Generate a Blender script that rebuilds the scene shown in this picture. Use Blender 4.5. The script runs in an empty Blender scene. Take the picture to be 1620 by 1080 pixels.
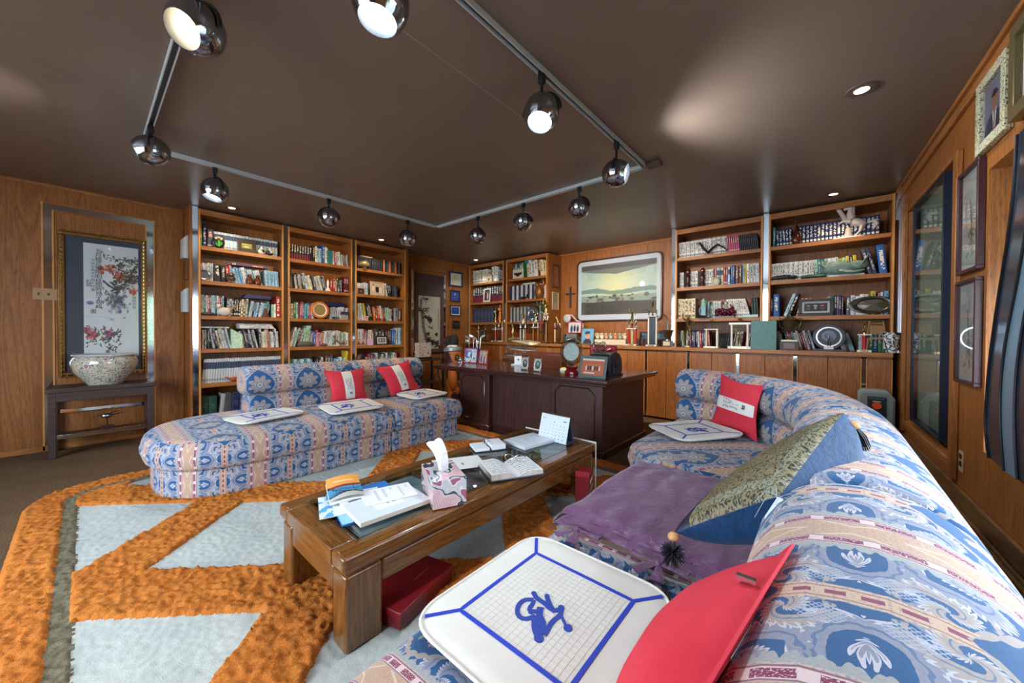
import bpy, math, random
import numpy as np
from mathutils import Vector, Matrix
random.seed(7); RNG = np.random.default_rng(7)
SC = bpy.context.scene; COL = SC.collection
PI = math.pi
# ---------------- camera, world, exposure ----------------
F, CY, H = 580.0, 533.2, 1.2
yaw, pit, rol = [math.radians(a) for a in (40.7, -0.673, 0.311)]
_f = np.array([-math.sin(yaw)*math.cos(pit), math.cos(yaw)*math.cos(pit), math.sin(pit)])
_r = np.array([math.cos(yaw), math.sin(yaw), 0.0]); _u = np.cross(_r, _f)
_r, _u = _r*math.cos(rol)+_u*math.sin(rol), _u*math.cos(rol)-_r*math.sin(rol)
cam = bpy.data.cameras.new('camera'); co = bpy.data.objects.new('camera', cam); COL.objects.link(co)
cam.sensor_width = 36.0; cam.lens = F/1620*36; cam.shift_y = (CY-540)/1620; cam.clip_start = 0.02; cam.clip_end = 100
M = Matrix.Identity(4)
for i in range(3):
    M[i][0], M[i][1], M[i][2] = _r[i], _u[i], -_f[i]
M[2][3] = H
co.matrix_world = M
SC.camera = co
SC.view_settings.view_transform = 'Standard'; SC.view_settings.look = 'None'
SC.view_settings.gamma = 1.0; SC.view_settings.use_curve_mapping = False
SC.view_settings.exposure = 0.55
SC.cycles.max_bounces = 8; SC.cycles.transparent_max_bounces = 12
SC.cycles.glossy_bounces = 4; SC.cycles.transmission_bounces = 6; SC.cycles.diffuse_bounces = 4
SC.cycles.caustics_reflective = False; SC.cycles.caustics_refractive = False
SC.cycles.sample_clamp_indirect = 6.0
w = bpy.data.worlds.new('sky'); SC.world = w; w.use_nodes = True
w.node_tree.nodes['Background'].inputs[0].default_value = (0.74, 0.87, 1.0, 1)
w.node_tree.nodes['Background'].inputs[1].default_value = 9.0
def area(name, loc, rot, sx, sy, power, color):
    l = bpy.data.lights.new(name, 'AREA'); l.shape = 'RECTANGLE'; l.size = sx; l.size_y = sy
    l.energy = power; l.color = color
    l.cycles.is_portal = True          # guides the sky light in through the opening, gives off none itself
    o = bpy.data.objects.new(name, l); COL.objects.link(o); o.location = loc; o.rotation_euler = rot
    return o
# daylight through the window in the right wall and the fill window added behind the camera
area('window_portal', (.98, 1.85, 1.33), (0, math.radians(90), 0), 1.5, 2.55, 1, (1, 1, 1))
area('window_portal', (-2.2, -2.2, 1.4), (math.radians(90), 0, 0), 3.4, 2.1, 1, (1, 1, 1))
def P(px, py, x=None, y=None, z=None):
    """point seen at (px,py) of the 1620x1080 frame on the plane x=, y= or z="""
    d = _f + (px-810)/F*_r - (py-CY)/F*_u
    for i, v in enumerate((x, y, z)):
        if v is not None:
            t = (v-(0, 0, H)[i])/d[i]
            return (float(t*d[0]), float(t*d[1]), float(H+t*d[2]))
# ---------------- object helpers ----------------
def tag(o, label=None, cat=None, group=None, kind=None):
    if label: o['label'] = label
    if cat: o['category'] = cat
    if group: o['group'] = group
    if kind: o['kind'] = kind
    return o
def thing(name, label, cat, loc=(0, 0, 0), rz=0.0, group=None):
    o = bpy.data.objects.new(name, None); COL.objects.link(o); o.empty_display_size = 0.05
    o.location = loc; o.rotation_euler = (0, 0, rz)
    return tag(o, label, cat, group)
class MB:
    def __init__(s): s.v = []; s.f = []; s.uv = []; s.m = []; s.has = False
    def add(s, vs, fs, mi=0, uvs=None, mat=None):
        b = len(s.v)
        if mat is not None: vs = [tuple(mat @ Vector(v)) for v in vs]
        s.v += [tuple(v) for v in vs]
        for k, f in enumerate(fs):
            s.f.append([b+i for i in f]); s.m.append(mi)
            if uvs is not None: s.uv.append(uvs[k]); s.has = True
            else: s.uv.append([(0, 0)]*len(f))
        return s
    def box(s, x0, x1, y0, y1, z0, z1, mi=0, mat=None):
        vs = [(x, y, z) for z in (z0, z1) for y in (y0, y1) for x in (x0, x1)]
        return s.add(vs, [(0, 2, 3, 1), (4, 5, 7, 6), (0, 1, 5, 4), (2, 6, 7, 3), (0, 4, 6, 2), (1, 3, 7, 5)], mi, None, mat)
    def prism(s, poly, a0, a1, axis='z', mi=0, mat=None):
        n = len(poly)
        def p(u, v, a): return {'z': (u, v, a), 'x': (a, u, v), 'y': (u, a, v)}[axis]
        vs = [p(u, v, a0) for u, v in poly]+[p(u, v, a1) for u, v in poly]
        fs = [list(range(n))[::-1], list(range(n, 2*n))]+[(i, (i+1) % n, n+(i+1) % n, n+i) for i in range(n)]
        if axis == 'y': fs = [f[::-1] for f in fs]
        ar = sum(poly[i][0]*poly[(i+1) % n][1]-poly[(i+1) % n][0]*poly[i][1] for i in range(n))
        if ar < 0: fs = [list(f)[::-1] for f in fs]
        return s.add(vs, fs, mi, None, mat)
    def lathe(s, prof, n=20, c=(0, 0, 0), mi=0, mat=None, uvs=False):
        vs = []; fs = []; uv = []
        m = len(prof)
        for k in range(n):
            a = 2*PI*k/n
            for r, z in prof: vs.append((c[0]+r*math.cos(a), c[1]+r*math.sin(a), c[2]+z))
        for k in range(n):
            k2 = (k+1) % n
            for j in range(m-1):
                if prof[j][0] < 1e-6 and prof[j+1][0] < 1e-6: continue
                fs.append((k*m+j, k2*m+j, k2*m+j+1, k*m+j+1))
                uv.append([(k/n, j/(m-1)), ((k+1)/n, j/(m-1)), ((k+1)/n, (j+1)/(m-1)), (k/n, (j+1)/(m-1))])
        return s.add(vs, fs, mi, uv if uvs else None, mat)
    def cyl(s, r, z0, z1, n=16, c=(0, 0, 0), mi=0, mat=None, r2=None):
        return s.lathe([(0, z0), (r, z0), (r if r2 is None else r2, z1), (0, z1)], n, c, mi, mat)
    def ball(s, r, c=(0, 0, 0), n=14, m=8, mi=0, mat=None, sc=(1, 1, 1)):
        T = Matrix.Translation(c) @ Matrix.Diagonal((*sc, 1))
        if mat is not None: T = mat @ T
        return s.lathe([(r*math.sin(PI*j/m), -r*math.cos(PI*j/m)) for j in range(m+1)], n, (0, 0, 0), mi, T)
    def tube(s, pts, r, n=8, mi=0, closed=False, mat=None, flat=1.0):
        pts = [Vector(p) for p in pts]; N = len(pts); vs = []; fs = []
        rr = r if isinstance(r, (list, tuple)) else [r]*N
        up = None
        for i in range(N):
            a = pts[(i-1) % N] if (closed or i > 0) else pts[0]
            b = pts[(i+1) % N] if (closed or i < N-1) else pts[-1]
            t = (b-a).normalized() if (b-a).length > 1e-9 else Vector((0, 0, 1))
            if up is None: up = Vector((0, 0, 1)) if abs(t.z) < .9 else Vector((1, 0, 0))
            q = t.cross(up)
            if q.length < 1e-6: q = t.cross(Vector((0, 1, 0)))
            q.normalize(); up = q.cross(t).normalized()
            for k in range(n):
                an = 2*PI*k/n
                vs.append(pts[i]+q*math.cos(an)*rr[i]+up*math.sin(an)*rr[i]*flat)
        for i in range(N if closed else N-1):
            i2 = (i+1) % N
            for k in range(n):
                k2 = (k+1) % n
                fs.append((i*n+k, i*n+k2, i2*n+k2, i2*n+k))
        if not closed:
            fs.append(list(range(n))[::-1]); fs.append([(N-1)*n+k for k in range(n)])
        return s.add(vs, fs, mi, None, mat)
    def mesh(s, name, mats, ang=35):
        me = bpy.data.meshes.new(name)
        me.from_pydata(s.v, [], s.f)
        if s.has:
            ul = me.uv_layers.new(name='UVMap')
            ul.data.foreach_set('uv', [c for f in s.uv for p in f for c in p])
        for m in mats: me.materials.append(m)
        if len(mats) > 1: me.polygons.foreach_set('material_index', s.m)
        me.update()
        if ang:
            me.shade_smooth(); me.set_sharp_from_angle(angle=math.radians(ang))
        return me
def obj(name, mb, mats, parent=None, bevel=0, ang=35, world=True, segs=2):
    """link mb as one mesh object; with world=True its vertices are world coordinates even under an unrotated parent"""
    if not isinstance(mats, (list, tuple)): mats = [mats]
    if parent is not None and world:
        T = parent.matrix_basis.inverted()
        mb.v = [tuple(T @ Vector(v)) for v in mb.v]
    me = mb.mesh(name, mats, ang)
    o = bpy.data.objects.new(name, me); COL.objects.link(o)
    if parent is not None: o.parent = parent
    if bevel:
        b = o.modifiers.new('bevel', 'BEVEL'); b.width = bevel; b.segments = segs; b.limit_method = 'ANGLE'; b.angle_limit = math.radians(40)
    return o
def struct(name, mb, mats, parent=None, bevel=0, ang=35):
    o = obj(name, mb, mats, parent, bevel, ang)
    if parent is None: o['kind'] = 'structure'
    return o
def copy_tree(o, parent=None):
    c = o.copy(); COL.objects.link(c); c.parent = parent
    for ch in o.children: copy_tree(ch, c)
    return c
def dup(o, label, loc=None, rz=None, group=None):
    c = copy_tree(o); c['label'] = label
    if loc is not None: c.location = loc
    if rz is not None: c.rotation_euler = (0, 0, rz)
    if group: c['group'] = group
    return c
def bx(*a, mi=0): return MB().box(*a, mi=mi)
# ---------------- node language ----------------
def lin(c):
    if isinstance(c, str): c = tuple(int(c[i:i+2], 16) for i in (0, 2, 4))
    return tuple((v/255/12.92 if v/255 <= .04045 else ((v/255+.055)/1.055)**2.4) for v in c)
class N:
    def __init__(s, nt, so): s.nt, s.so = nt, so
    def _m(s, op, a, b=None, c=None):
        n = s.nt.nodes.new('ShaderNodeMath'); n.operation = op
        for i, v in enumerate((a, b, c)):
            if v is None: continue
            if isinstance(v, N): s.nt.links.new(v.so, n.inputs[i])
            else: n.inputs[i].default_value = v
        return N(s.nt, n.outputs[0])
    def __add__(s, o): return s._m('ADD', s, o)
    __radd__ = __add__
    def __sub__(s, o): return s._m('SUBTRACT', s, o)
    def __rsub__(s, o): return s._m('SUBTRACT', o, s)
    def __mul__(s, o): return s._m('MULTIPLY', s, o)
    __rmul__ = __mul__
    def __truediv__(s, o): return s._m('DIVIDE', s, o)
    def __lt__(s, o): return s._m('LESS_THAN', s, o)
    def __gt__(s, o): return s._m('GREATER_THAN', s, o)
    def op(s, o, b=None, c=None): return s._m(o, s, b, c)
    def abs(s): return s.op('ABSOLUTE')
    def sin(s): return s.op('SINE')
    def fr(s): return s.op('FRACT')
    def fl(s): return s.op('FLOOR')
    def mod(s, o): return s.op('FLOORED_MODULO', o)
    def max(s, o): return s.op('MAXIMUM', o)
    def min(s, o): return s.op('MINIMUM', o)
    def sm(s, a, b):
        n = s.nt.nodes.new('ShaderNodeMapRange'); n.interpolation_type = 'SMOOTHSTEP'
        s.nt.links.new(s.so, n.inputs[0]); n.inputs[1].default_value = a; n.inputs[2].default_value = b
        return N(s.nt, n.outputs[0])
class Mat:
    def __init__(s, name, rough=.5, metal=0, spec=.5, **kw):
        s.m = bpy.data.materials.new(name); s.m.use_nodes = True; s.nt = s.m.node_tree
        s.b = s.nt.nodes['Principled BSDF']; s.set('Roughness', rough); s.set('Metallic', metal); s.set('Specular IOR Level', spec)
        for k, v in kw.items(): s.set(k.replace('_', ' '), v)
    def set(s, k, v):
        i = s.b.inputs[k]
        if isinstance(v, N): s.nt.links.new(v.so, i)
        elif isinstance(v, tuple): i.default_value = (*v[:3], 1) if len(i.default_value) == 4 else v
        else: i.default_value = v
        return s
    def node(s, t, out=0, ins=None, **kw):
        n = s.nt.nodes.new(t)
        for k, v in kw.items(): setattr(n, k, v)
        for k, v in (ins or {}).items():
            if isinstance(v, N): s.nt.links.new(v.so, n.inputs[k])
            else: n.inputs[k].default_value = v
        return N(s.nt, n.outputs[out])
    def coord(s, which='Object'):
        v = s.node('ShaderNodeTexCoord', which)
        n = s.nt.nodes.new('ShaderNodeSeparateXYZ'); s.nt.links.new(v.so, n.inputs[0])
        return v, N(s.nt, n.outputs[0]), N(s.nt, n.outputs[1]), N(s.nt, n.outputs[2])
    def pos(s):
        v = s.node('ShaderNodeNewGeometry', 'Position')
        n = s.nt.nodes.new('ShaderNodeSeparateXYZ'); s.nt.links.new(v.so, n.inputs[0])
        return v, N(s.nt, n.outputs[0]), N(s.nt, n.outputs[1]), N(s.nt, n.outputs[2])
    def vec(s, x, y, z=0.0): return s.node('ShaderNodeCombineXYZ', 0, {0: x, 1: y, 2: z})
    def noise(s, vec, scale, detail=3, rough=.5, dist=0.0):
        return s.node('ShaderNodeTexNoise', 0, {'Vector': vec, 'Scale': scale, 'Detail': detail, 'Roughness': rough, 'Distortion': dist})
    def white(s, vec): return s.node('ShaderNodeTexWhiteNoise', 0, {'Vector': vec})
    def vor(s, vec, scale, out='Distance', feature='F1', rnd=1.0):
        return s.node('ShaderNodeTexVoronoi', out, {'Vector': vec, 'Scale': scale, 'Randomness': rnd}, feature=feature)
    def mix(s, fac, a, b):
        n = s.nt.nodes.new('ShaderNodeMix'); n.data_type = 'RGBA'
        for i, v in ((0, fac), (6, a), (7, b)):
            if isinstance(v, N): s.nt.links.new(v.so, n.inputs[i])
            elif i == 0: n.inputs[0].default_value = v
            else: n.inputs[i].default_value = (*(lin(v) if isinstance(v, str) else v), 1)
        return N(s.nt, n.outputs[2])
    def bump(s, h, strength=.3, dist=.01):
        n = s.nt.nodes.new('ShaderNodeBump'); n.inputs['Strength'].default_value = strength; n.inputs['Distance'].default_value = dist
        s.nt.links.new(h.so, n.inputs['Height']); s.nt.links.new(n.outputs[0], s.b.inputs['Normal'])
        return s
_mc = {}
def plain(hexc, rough=.5, metal=0, spec=.5, name=None, **kw):
    k = (hexc, rough, metal, spec, tuple(kw.items()))
    if k not in _mc:
        m = Mat(name or 'paint', rough, metal, spec, **kw); m.set('Base Color', lin(hexc))
        v = m.pos()[0]
        n = m.noise(v, 60, 2)
        m.set('Roughness', n*0.12+(rough-.06 if rough > .1 else rough*.5))
        _mc[k] = m.m
    return _mc[k]
def wood(name, c1, c2, axis='z', rough=.35, scale=1.0, coat=0.0, c3=None):
    m = Mat(name, rough, 0, .4)
    v, x, y, z = m.pos()
    k = 9.0*scale
    s = {'x': (.07, 1, 1), 'y': (1, .07, 1), 'z': (1, 1, .07)}[axis]
    vv = m.vec(x*s[0], y*s[1], z*s[2])
    big = m.noise(vv, k*.55, 2, .5, .8)
    ring = (big*k*1.7).fr()
    ring = (ring-.5).abs()*2
    fine = m.noise(m.vec(x*s[0]*.5, y*s[1]*.5, z*s[2]*.5), 160*scale, 3, .7)
    fac = ring*.45+fine*.75-.1
    col = m.mix(fac.op('MULTIPLY', 1.0), c1, c2)
    if c3:
        pores = (m.noise(m.vec(x*s[0]*.6, y*s[1]*.6, z*s[2]*.6), 320*scale, 1) < .4)
        col = m.mix(pores*.5, col, c3)
    m.set('Base Color', col); m.set('Coat Weight', coat); m.set('Coat Roughness', .15)
    m.bump(fine, .12, .002)
    return m.m
OAKZ = wood('oak_panelling', 'AC6E34', '78431D', 'z', .42, c3='5E3416')
OAKX = wood('oak_board_x', 'B87A40', '7E4A24', 'x', .4, c3='5E3416')
OAKY = wood('oak_board_y', 'B87A40', '7E4A24', 'y', .4, c3='5E3416')
EDGEZ = wood('oak_edge', 'DCA45A', 'B4722E', 'z', .4)
DESKX = wood('mahogany_top', '4A2A26', '2C1614', 'x', .22, coat=.5)
DESKZ = wood('mahogany_panel', '50322C', '341C1A', 'z', .4)
TABY = wood('walnut_y', '8A5A2A', '55300F', 'y', .25, coat=.6, c3='3A200C')
TABX = wood('walnut_x', '8A5A2A', '55300F', 'x', .25, coat=.6, c3='3A200C')
TABZ = wood('walnut_z', '8A5A2A', '55300F', 'z', .25, coat=.6, c3='3A200C')
DARKW = wood('dark_stained_wood', '4A3732', '2E211F', 'y', .45)
SKIRT = wood('oak_skirting', '8E6840', '5C3E22', 'y', .4, c3='4A3018')
MIRROR = plain('C8D0D8', .05, 1.0, name='mirror_glass')
CHROME = plain('9AA2AC', .12, 1.0, name='smoked_chrome')
SILVER = plain('C9CCD0', .22, 1.0, name='silver_metal')
GOLD = plain('B09A68', .28, 1.0, name='gold_metal')
BRONZE = plain('86765A', .3, .9, name='bronze_metal')
BLACK = plain('15161A', .35, name='black_plastic')
WHITE = plain('E4E4E0', .5, name='white_paint')
def glassmat(name, tint='FFFFFF', rough=.02, alpha=.0):
    m = Mat(name, rough, 0, .5); m.set('Base Color', lin(tint)); m.set('Transmission Weight', 1.0); m.set('IOR', 1.45)
    # thin sheet: straight-through transparency with a clear reflecting film
    nt = m.nt; out = nt.nodes['Material Output']
    tr = nt.nodes.new('ShaderNodeBsdfTransparent'); tr.inputs[0].default_value = (*lin(tint), 1)
    gl = nt.nodes.new('ShaderNodeBsdfGlossy'); gl.inputs['Roughness'].default_value = rough
    fr0 = nt.nodes.new('ShaderNodeFresnel'); fr0.inputs[0].default_value = 1.5
    ge = nt.nodes.new('ShaderNodeNewGeometry'); fr = nt.nodes.new('ShaderNodeMath'); fr.operation = 'MULTIPLY'; iv = nt.nodes.new('ShaderNodeMath'); iv.operation = 'SUBTRACT'; iv.inputs[0].default_value = 1.0
    nt.links.new(ge.outputs['Backfacing'], iv.inputs[1]); nt.links.new(fr0.outputs[0], fr.inputs[0]); nt.links.new(iv.outputs[0], fr.inputs[1])
    mx = nt.nodes.new('ShaderNodeMixShader')
    if alpha:
        ad = nt.nodes.new('ShaderNodeMath'); ad.operation = 'ADD'; ad.inputs[1].default_value = alpha; nt.links.new(fr.outputs[0], ad.inputs[0])
        nt.links.new(ad.outputs[0], mx.inputs[0])
    else: nt.links.new(fr.outputs[0], mx.inputs[0])
    nt.links.new(tr.outputs[0], mx.inputs[1]); nt.links.new(gl.outputs[0], mx.inputs[2]); nt.links.new(mx.outputs[0], out.inputs[0])
    return m.m
GLASS = glassmat('clear_glass')
GLASSG = glassmat('greenish_glass', 'F0F8F6', .02, .04)
CRYSTAL = glassmat('crystal', 'EEF4F6', .06, .26)
_pm = None
def printmat(rough=.45, coat=0.0):
    m = Mat('printed_surface', rough); a = m.node('ShaderNodeAttribute', 'Color', attribute_name='Col')
    m.set('Base Color', a); m.set('Coat Weight', coat); m.set('Coat Roughness', .04)
    v = m.pos()[0]; m.set('Roughness', m.noise(v, 80)*.1+(rough-.05))
    return m.m
PRINT = printmat(.5); PRINTG = printmat(.4, 1.0)
def srgb2lin(a): return np.where(a <= .04045, a/12.92, ((np.clip(a, 0, 1)+.055)/1.055)**2.4)
def picture(name, o, ex, ey, w, h, fn, res, parent=None, mat=None):
    """flat print: grid from corner o along unit ex (w) and ey (h); fn(u,v)->rgb 0..255, colour on the corners"""
    nx = max(2, int(w*res)); ny = max(2, int(h*res))
    o = np.array(o, float); ex = np.array(ex, float); ey = np.array(ey, float)
    U, V = np.meshgrid(np.linspace(0, 1, nx+1), np.linspace(0, 1, ny+1))
    pts = o+U[..., None]*w*ex+V[..., None]*h*ey
    idx = np.arange((nx+1)*(ny+1)).reshape(ny+1, nx+1)
    q = np.stack([idx[:-1, :-1], idx[:-1, 1:], idx[1:, 1:], idx[1:, :-1]], -1).reshape(-1, 4)
    pts = pts.reshape(-1, 3)
    if parent is not None:
        T = np.array(parent.matrix_basis.inverted()); pts = pts@T[:3, :3].T+T[:3, 3]
    me = npmesh(name, pts, q)
    col = np.asarray(fn(U, V), float).reshape(-1, 3)/255
    ca = me.color_attributes.new('Col', 'FLOAT_COLOR', 'POINT')
    buf = np.ones((len(pts), 4), np.float32); buf[:, :3] = srgb2lin(col); ca.data.foreach_set('color', buf.ravel())
    me.materials.append(mat or PRINT)
    ob = bpy.data.objects.new(name, me); COL.objects.link(ob)
    if parent is not None: ob.parent = parent
    return ob
def npmesh(name, v, q, smooth=True):
    me = bpy.data.meshes.new(name); v = np.asarray(v, np.float32); q = np.asarray(q, np.int32)
    me.vertices.add(len(v)); me.vertices.foreach_set('co', v.ravel())
    me.loops.add(q.size); me.loops.foreach_set('vertex_index', q.ravel())
    me.polygons.add(len(q)); me.polygons.foreach_set('loop_start', np.arange(0, q.size, q.shape[1], dtype=np.int32))
    me.update(calc_edges=True)
    if smooth: me.shade_smooth()
    return me
# small raster kit for prints: layers painted by masks on U,V
class Pt:
    def __init__(s, U, V, bg, asp=1.0):
        s.U, s.V, s.asp = U, V, asp; s.c = np.zeros(U.shape+(3,)); s.c[:] = bg
    def m(s, mask, col, a=1.0):
        k = (np.clip(mask, 0, 1)*a)[..., None]; s.c = s.c*(1-k)+np.array(col, float)*k; return s
    def ell(s, x, y, rx, ry, col, a=1.0, soft=.1, rot=0):
        dx = (s.U-x)*s.asp; dy = s.V-y
        if rot: dx, dy = dx*math.cos(rot)+dy*math.sin(rot), -dx*math.sin(rot)+dy*math.cos(rot)
        d = np.sqrt((dx/rx)**2+(dy/ry)**2); return s.m((1-d)/soft, col, a)
    def rect(s, x0, x1, y0, y1, col, a=1.0):
        return s.m(((s.U > x0) & (s.U < x1) & (s.V > y0) & (s.V < y1)).astype(float), col, a)
    def line(s, pts, w, col, a=1.0):
        for (x0, y0), (x1, y1) in zip(pts[:-1], pts[1:]):
            ax, bx_ = x0*s.asp, x1*s.asp; X = s.U*s.asp
            dx, dy = bx_-ax, y1-y0; L = dx*dx+dy*dy+1e-12
            t = np.clip(((X-ax)*dx+(s.V-y0)*dy)/L, 0, 1)
            d = np.hypot(X-ax-t*dx, s.V-y0-t*dy); s.m((w-d)/(w*.4)+.0, col, a)
        return s
def fbm(U, V, s=4, oct=4, seed=0):
    r = np.random.default_rng(seed); out = 0; amp = 1
    for o in range(oct):
        n = int(s*2**o)+2; g = r.random((n+1, n+1))
        x = np.clip(U, 0, 1)*(n-1); y = np.clip(V, 0, 1)*(n-1); xi = x.astype(int); yi = y.astype(int); fx = x-xi; fy = y-yi
        fx = fx*fx*(3-2*fx); fy = fy*fy*(3-2*fy)
        out = out+amp*((g[yi, xi]*(1-fx)+g[yi, xi+1]*fx)*(1-fy)+(g[yi+1, xi]*(1-fx)+g[yi+1, xi+1]*fx)*fy-.5); amp *= .5
    return out
# ---------------- room shell ----------------
XL, YB, YF, ZC = -5.88, 5.76, -2.1, 2.645
def RX(y): return 0.554+0.0417*(5.02-y)
cm = Mat('brown_ceiling_paint', .38, 0, .5)
v = cm.pos()[0]
cn = cm.noise(v, 1.2, 4, .6)
cm.set('Base Color', cm.mix(cn, '6C5A50', '807062')); cm.set('Roughness', cm.noise(v, 8, 3)*.15+.3)
cm.bump(cm.noise(v, 45, 3), .15, .002)
fm = Mat('brown_shag_carpet', .95, 0, .1)
v, x, y, z = fm.pos()
n1 = fm.noise(v, 90, 4, .75); n2 = fm.noise(v, 3, 2)
fm.set('Base Color', fm.mix(n1*1.4+n2*.3-.35, '35281E', '9A7C5E')); fm.bump(n1, 1.0, .02)
t = .12
struct('floor', bx(XL-t, 1.2, YF-t, YB+t, -.12, 0), fm.m)
struct('ceiling', bx(XL-t, 1.2, YF-t, YB+t, ZC, ZC+.12), cm.m)
wl = struct('wall_left', bx(XL-t, XL, YF-t, YB+t, 0, ZC), OAKZ)
# vertical panelling sheets of the left wall, laid 4 mm proud with open joints
for k, (a, b) in enumerate([(-2.1, -1.475), (-1.47, -.86), (-.855, .77), (3.68, 4.30), (4.305, 4.92), (4.925, 5.36)]):
    struct('panel', bx(XL, XL+.006, a, b, .0, ZC-.03), OAKZ, wl)
struct('wall_back', bx(XL-t, 1.2, YB, YB+t, 0, ZC), OAKZ)
wb = bpy.data.objects['wall_back']
for k in range(4):
    struct('panel', bx(-3.752+k*.532, -3.752+(k+1)*.532-.004, YB-.006, YB, 1.0, ZC-.03), OAKZ, wb)
# wall behind the camera with a window opening added for fill light
mb = MB(); mb.box(XL, -3.9, YF-t, YF, 0, ZC); mb.box(-.5, 1.2, YF-t, YF, 0, ZC)
mb.box(-3.9, -.5, YF-t, YF, 0, .35); mb.box(-3.9, -.5, YF-t, YF, 2.45, ZC)
struct('wall_front', mb, OAKZ)
w2 = struct('fill_window', bx(-3.9, -3.84, YF-.08, YF-.03, .35, 2.45).box(-.56, -.5, YF-.08, YF-.03, .35, 2.45).box(-3.84, -.56, YF-.08, YF-.03, .35, .41).box(-3.84, -.56, YF-.08, YF-.03, 2.39, 2.45).box(-2.23, -2.17, YF-.08, YF-.03, .41, 2.39), WHITE)
struct('pane', bx(-3.84, -2.23, YF-.058, YF-.052, .41, 2.39), GLASS, w2); struct('pane', bx(-2.17, -.56, YF-.058, YF-.052, .41, 2.39), GLASS, w2)
# right wall, slightly out of square, with the alcove and the wide window opening
def rw(mb, y0, y1, d0, d1, z0, z1):
    """block on the right wall: y0..y1 along it, d = distance into the room (negative = inside the wall)"""
    vs = [(RX(y)-d, y, z) for z in (z0, z1) for y in (y0, y1) for d in (d1, d0)]
    return mb.add(vs, [(0, 2, 3, 1), (4, 5, 7, 6), (0, 1, 5, 4), (2, 6, 7, 3), (0, 4, 6, 2), (1, 3, 7, 5)])
WY0, WY1, WZ0, WZ1 = .60, 3.10, .585, 2.07      # window opening
AY0, AY1, AZ0, AZ1 = 3.56, 4.95, .36, 2.36       # alcove
mb = MB()
rw(mb, YF, WY0, -.30, 0, 0, ZC); rw(mb, WY0, WY1, -.30, 0, 0, WZ0); rw(mb, WY0, WY1, -.30, 0, WZ1, ZC)
rw(mb, WY1, AY0, -.30, 0, 0, ZC); rw(mb, AY0, AY1, -.30, -.07, 0, ZC); rw(mb, AY0, AY1, -.07, 0, 0, AZ0); rw(mb, AY0, AY1, -.07, 0, AZ1, ZC)
rw(mb, AY1, YB, -.30, 0, 0, ZC)
wr = struct('wall_right', mb, OAKZ)
mb = MB(); rw(mb, YF, YB, 0, .022, ZC-.09, ZC-.03); rw(mb, YF, YB, 0, .04, ZC-.03, ZC); struct('trim_1', mb, OAKY, None, .004)
mb = MB(); rw(mb, YF, 5.2, 0, .045, 0, .16); rw(mb, YF, 5.2, 0, .03, .16, .175); struct('baseboard_right', mb, SKIRT, None, .004)
mb = MB(); rw(mb, YF, 5.2, 0, .02, .18, .285); struct('trim_2', mb, SKIRT, None, .006)
struct('baseboard_left', bx(XL, XL+.016, YF, .78, 0, .055), OAKY, None, .003)
struct('trim_3', bx(XL, XL+.02, YF, YB, ZC-.03, ZC), OAKY); struct('trim_4', bx(XL, .5, YB-.02, YB, ZC-.03, ZC), OAKX)
# mouldings round the alcove
for nm, a in (('trim_5', (AY0-.07, AY0, -.0, .03, AZ0-.05, AZ1-.02)), ('trim_6', (AY1, AY1+.05, 0, .03, AZ0-.05, AZ1+.05)), ('trim_7', (AY0, AY1, -.05, .015, AZ1-.03, AZ1)), ('trim_8', (AY0, AY1, -.05, .02, AZ0, AZ0+.05))):
    mb = MB(); rw(mb, *a); struct(nm, mb, OAKZ if nm in ('trim_5', 'trim_6') else OAKY, None, .006)
# window jambs, sill, glazing
jm = plain('D8D2C4', .5, name='sill_paint')
mb = MB(); rw(mb, WY0, WY1, -.26, -.02, WZ0-.02, WZ0+.012); struct('trim_9', mb, jm)
w1 = MB(); rw(w1, WY0, WY0+.05, -.28, -.23, WZ0, WZ1); rw(w1, WY1-.05, WY1, -.28, -.23, WZ0, WZ1)
rw(w1, WY0, WY1, -.28, -.23, WZ0, WZ0+.05); rw(w1, WY0, WY1, -.28, -.23, WZ1-.05, WZ1); rw(w1, 1.80, 1.85, -.28, -.23, WZ0, WZ1)
w1 = struct('window_1', w1, WHITE, None, .004)
for a, b in ((WY0+.05, 1.80), (1.85, WY1-.05)):
    mb = MB(); rw(mb, a, b, -.258, -.252, WZ0+.05, WZ1-.05); struct('pane', mb, GLASS, w1)
# outside: hedge, ground paled to bounce neutral light, seen only in reflections
gm = Mat('terrace', .9); gv = gm.pos()[0]; gm.set('Base Color', gm.mix(gm.noise(gv, 20, 4), '8A867E', 'A8A298'))
struct('ground', bx(1.3, 9, -9, 9, -.3, -.12), gm.m)
struct('garden_ground', bx(-9, 1.3, -9, YF-.3, -.3, -.12), gm.m)
hm = Mat('hedge_leaves', .8); gv = hm.pos()[0]; hm.set('Base Color', hm.mix(hm.vor(gv, 14), '24401C', '86A860')); hm.bump(hm.noise(gv, 12, 4), 1, .1)
tag(obj('hedge', bx(4.6, 5.6, -4, 1.6, -.12, 2.3), hm.m), 'clipped green hedge beyond the lawn outside the window', 'hedge')
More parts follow.
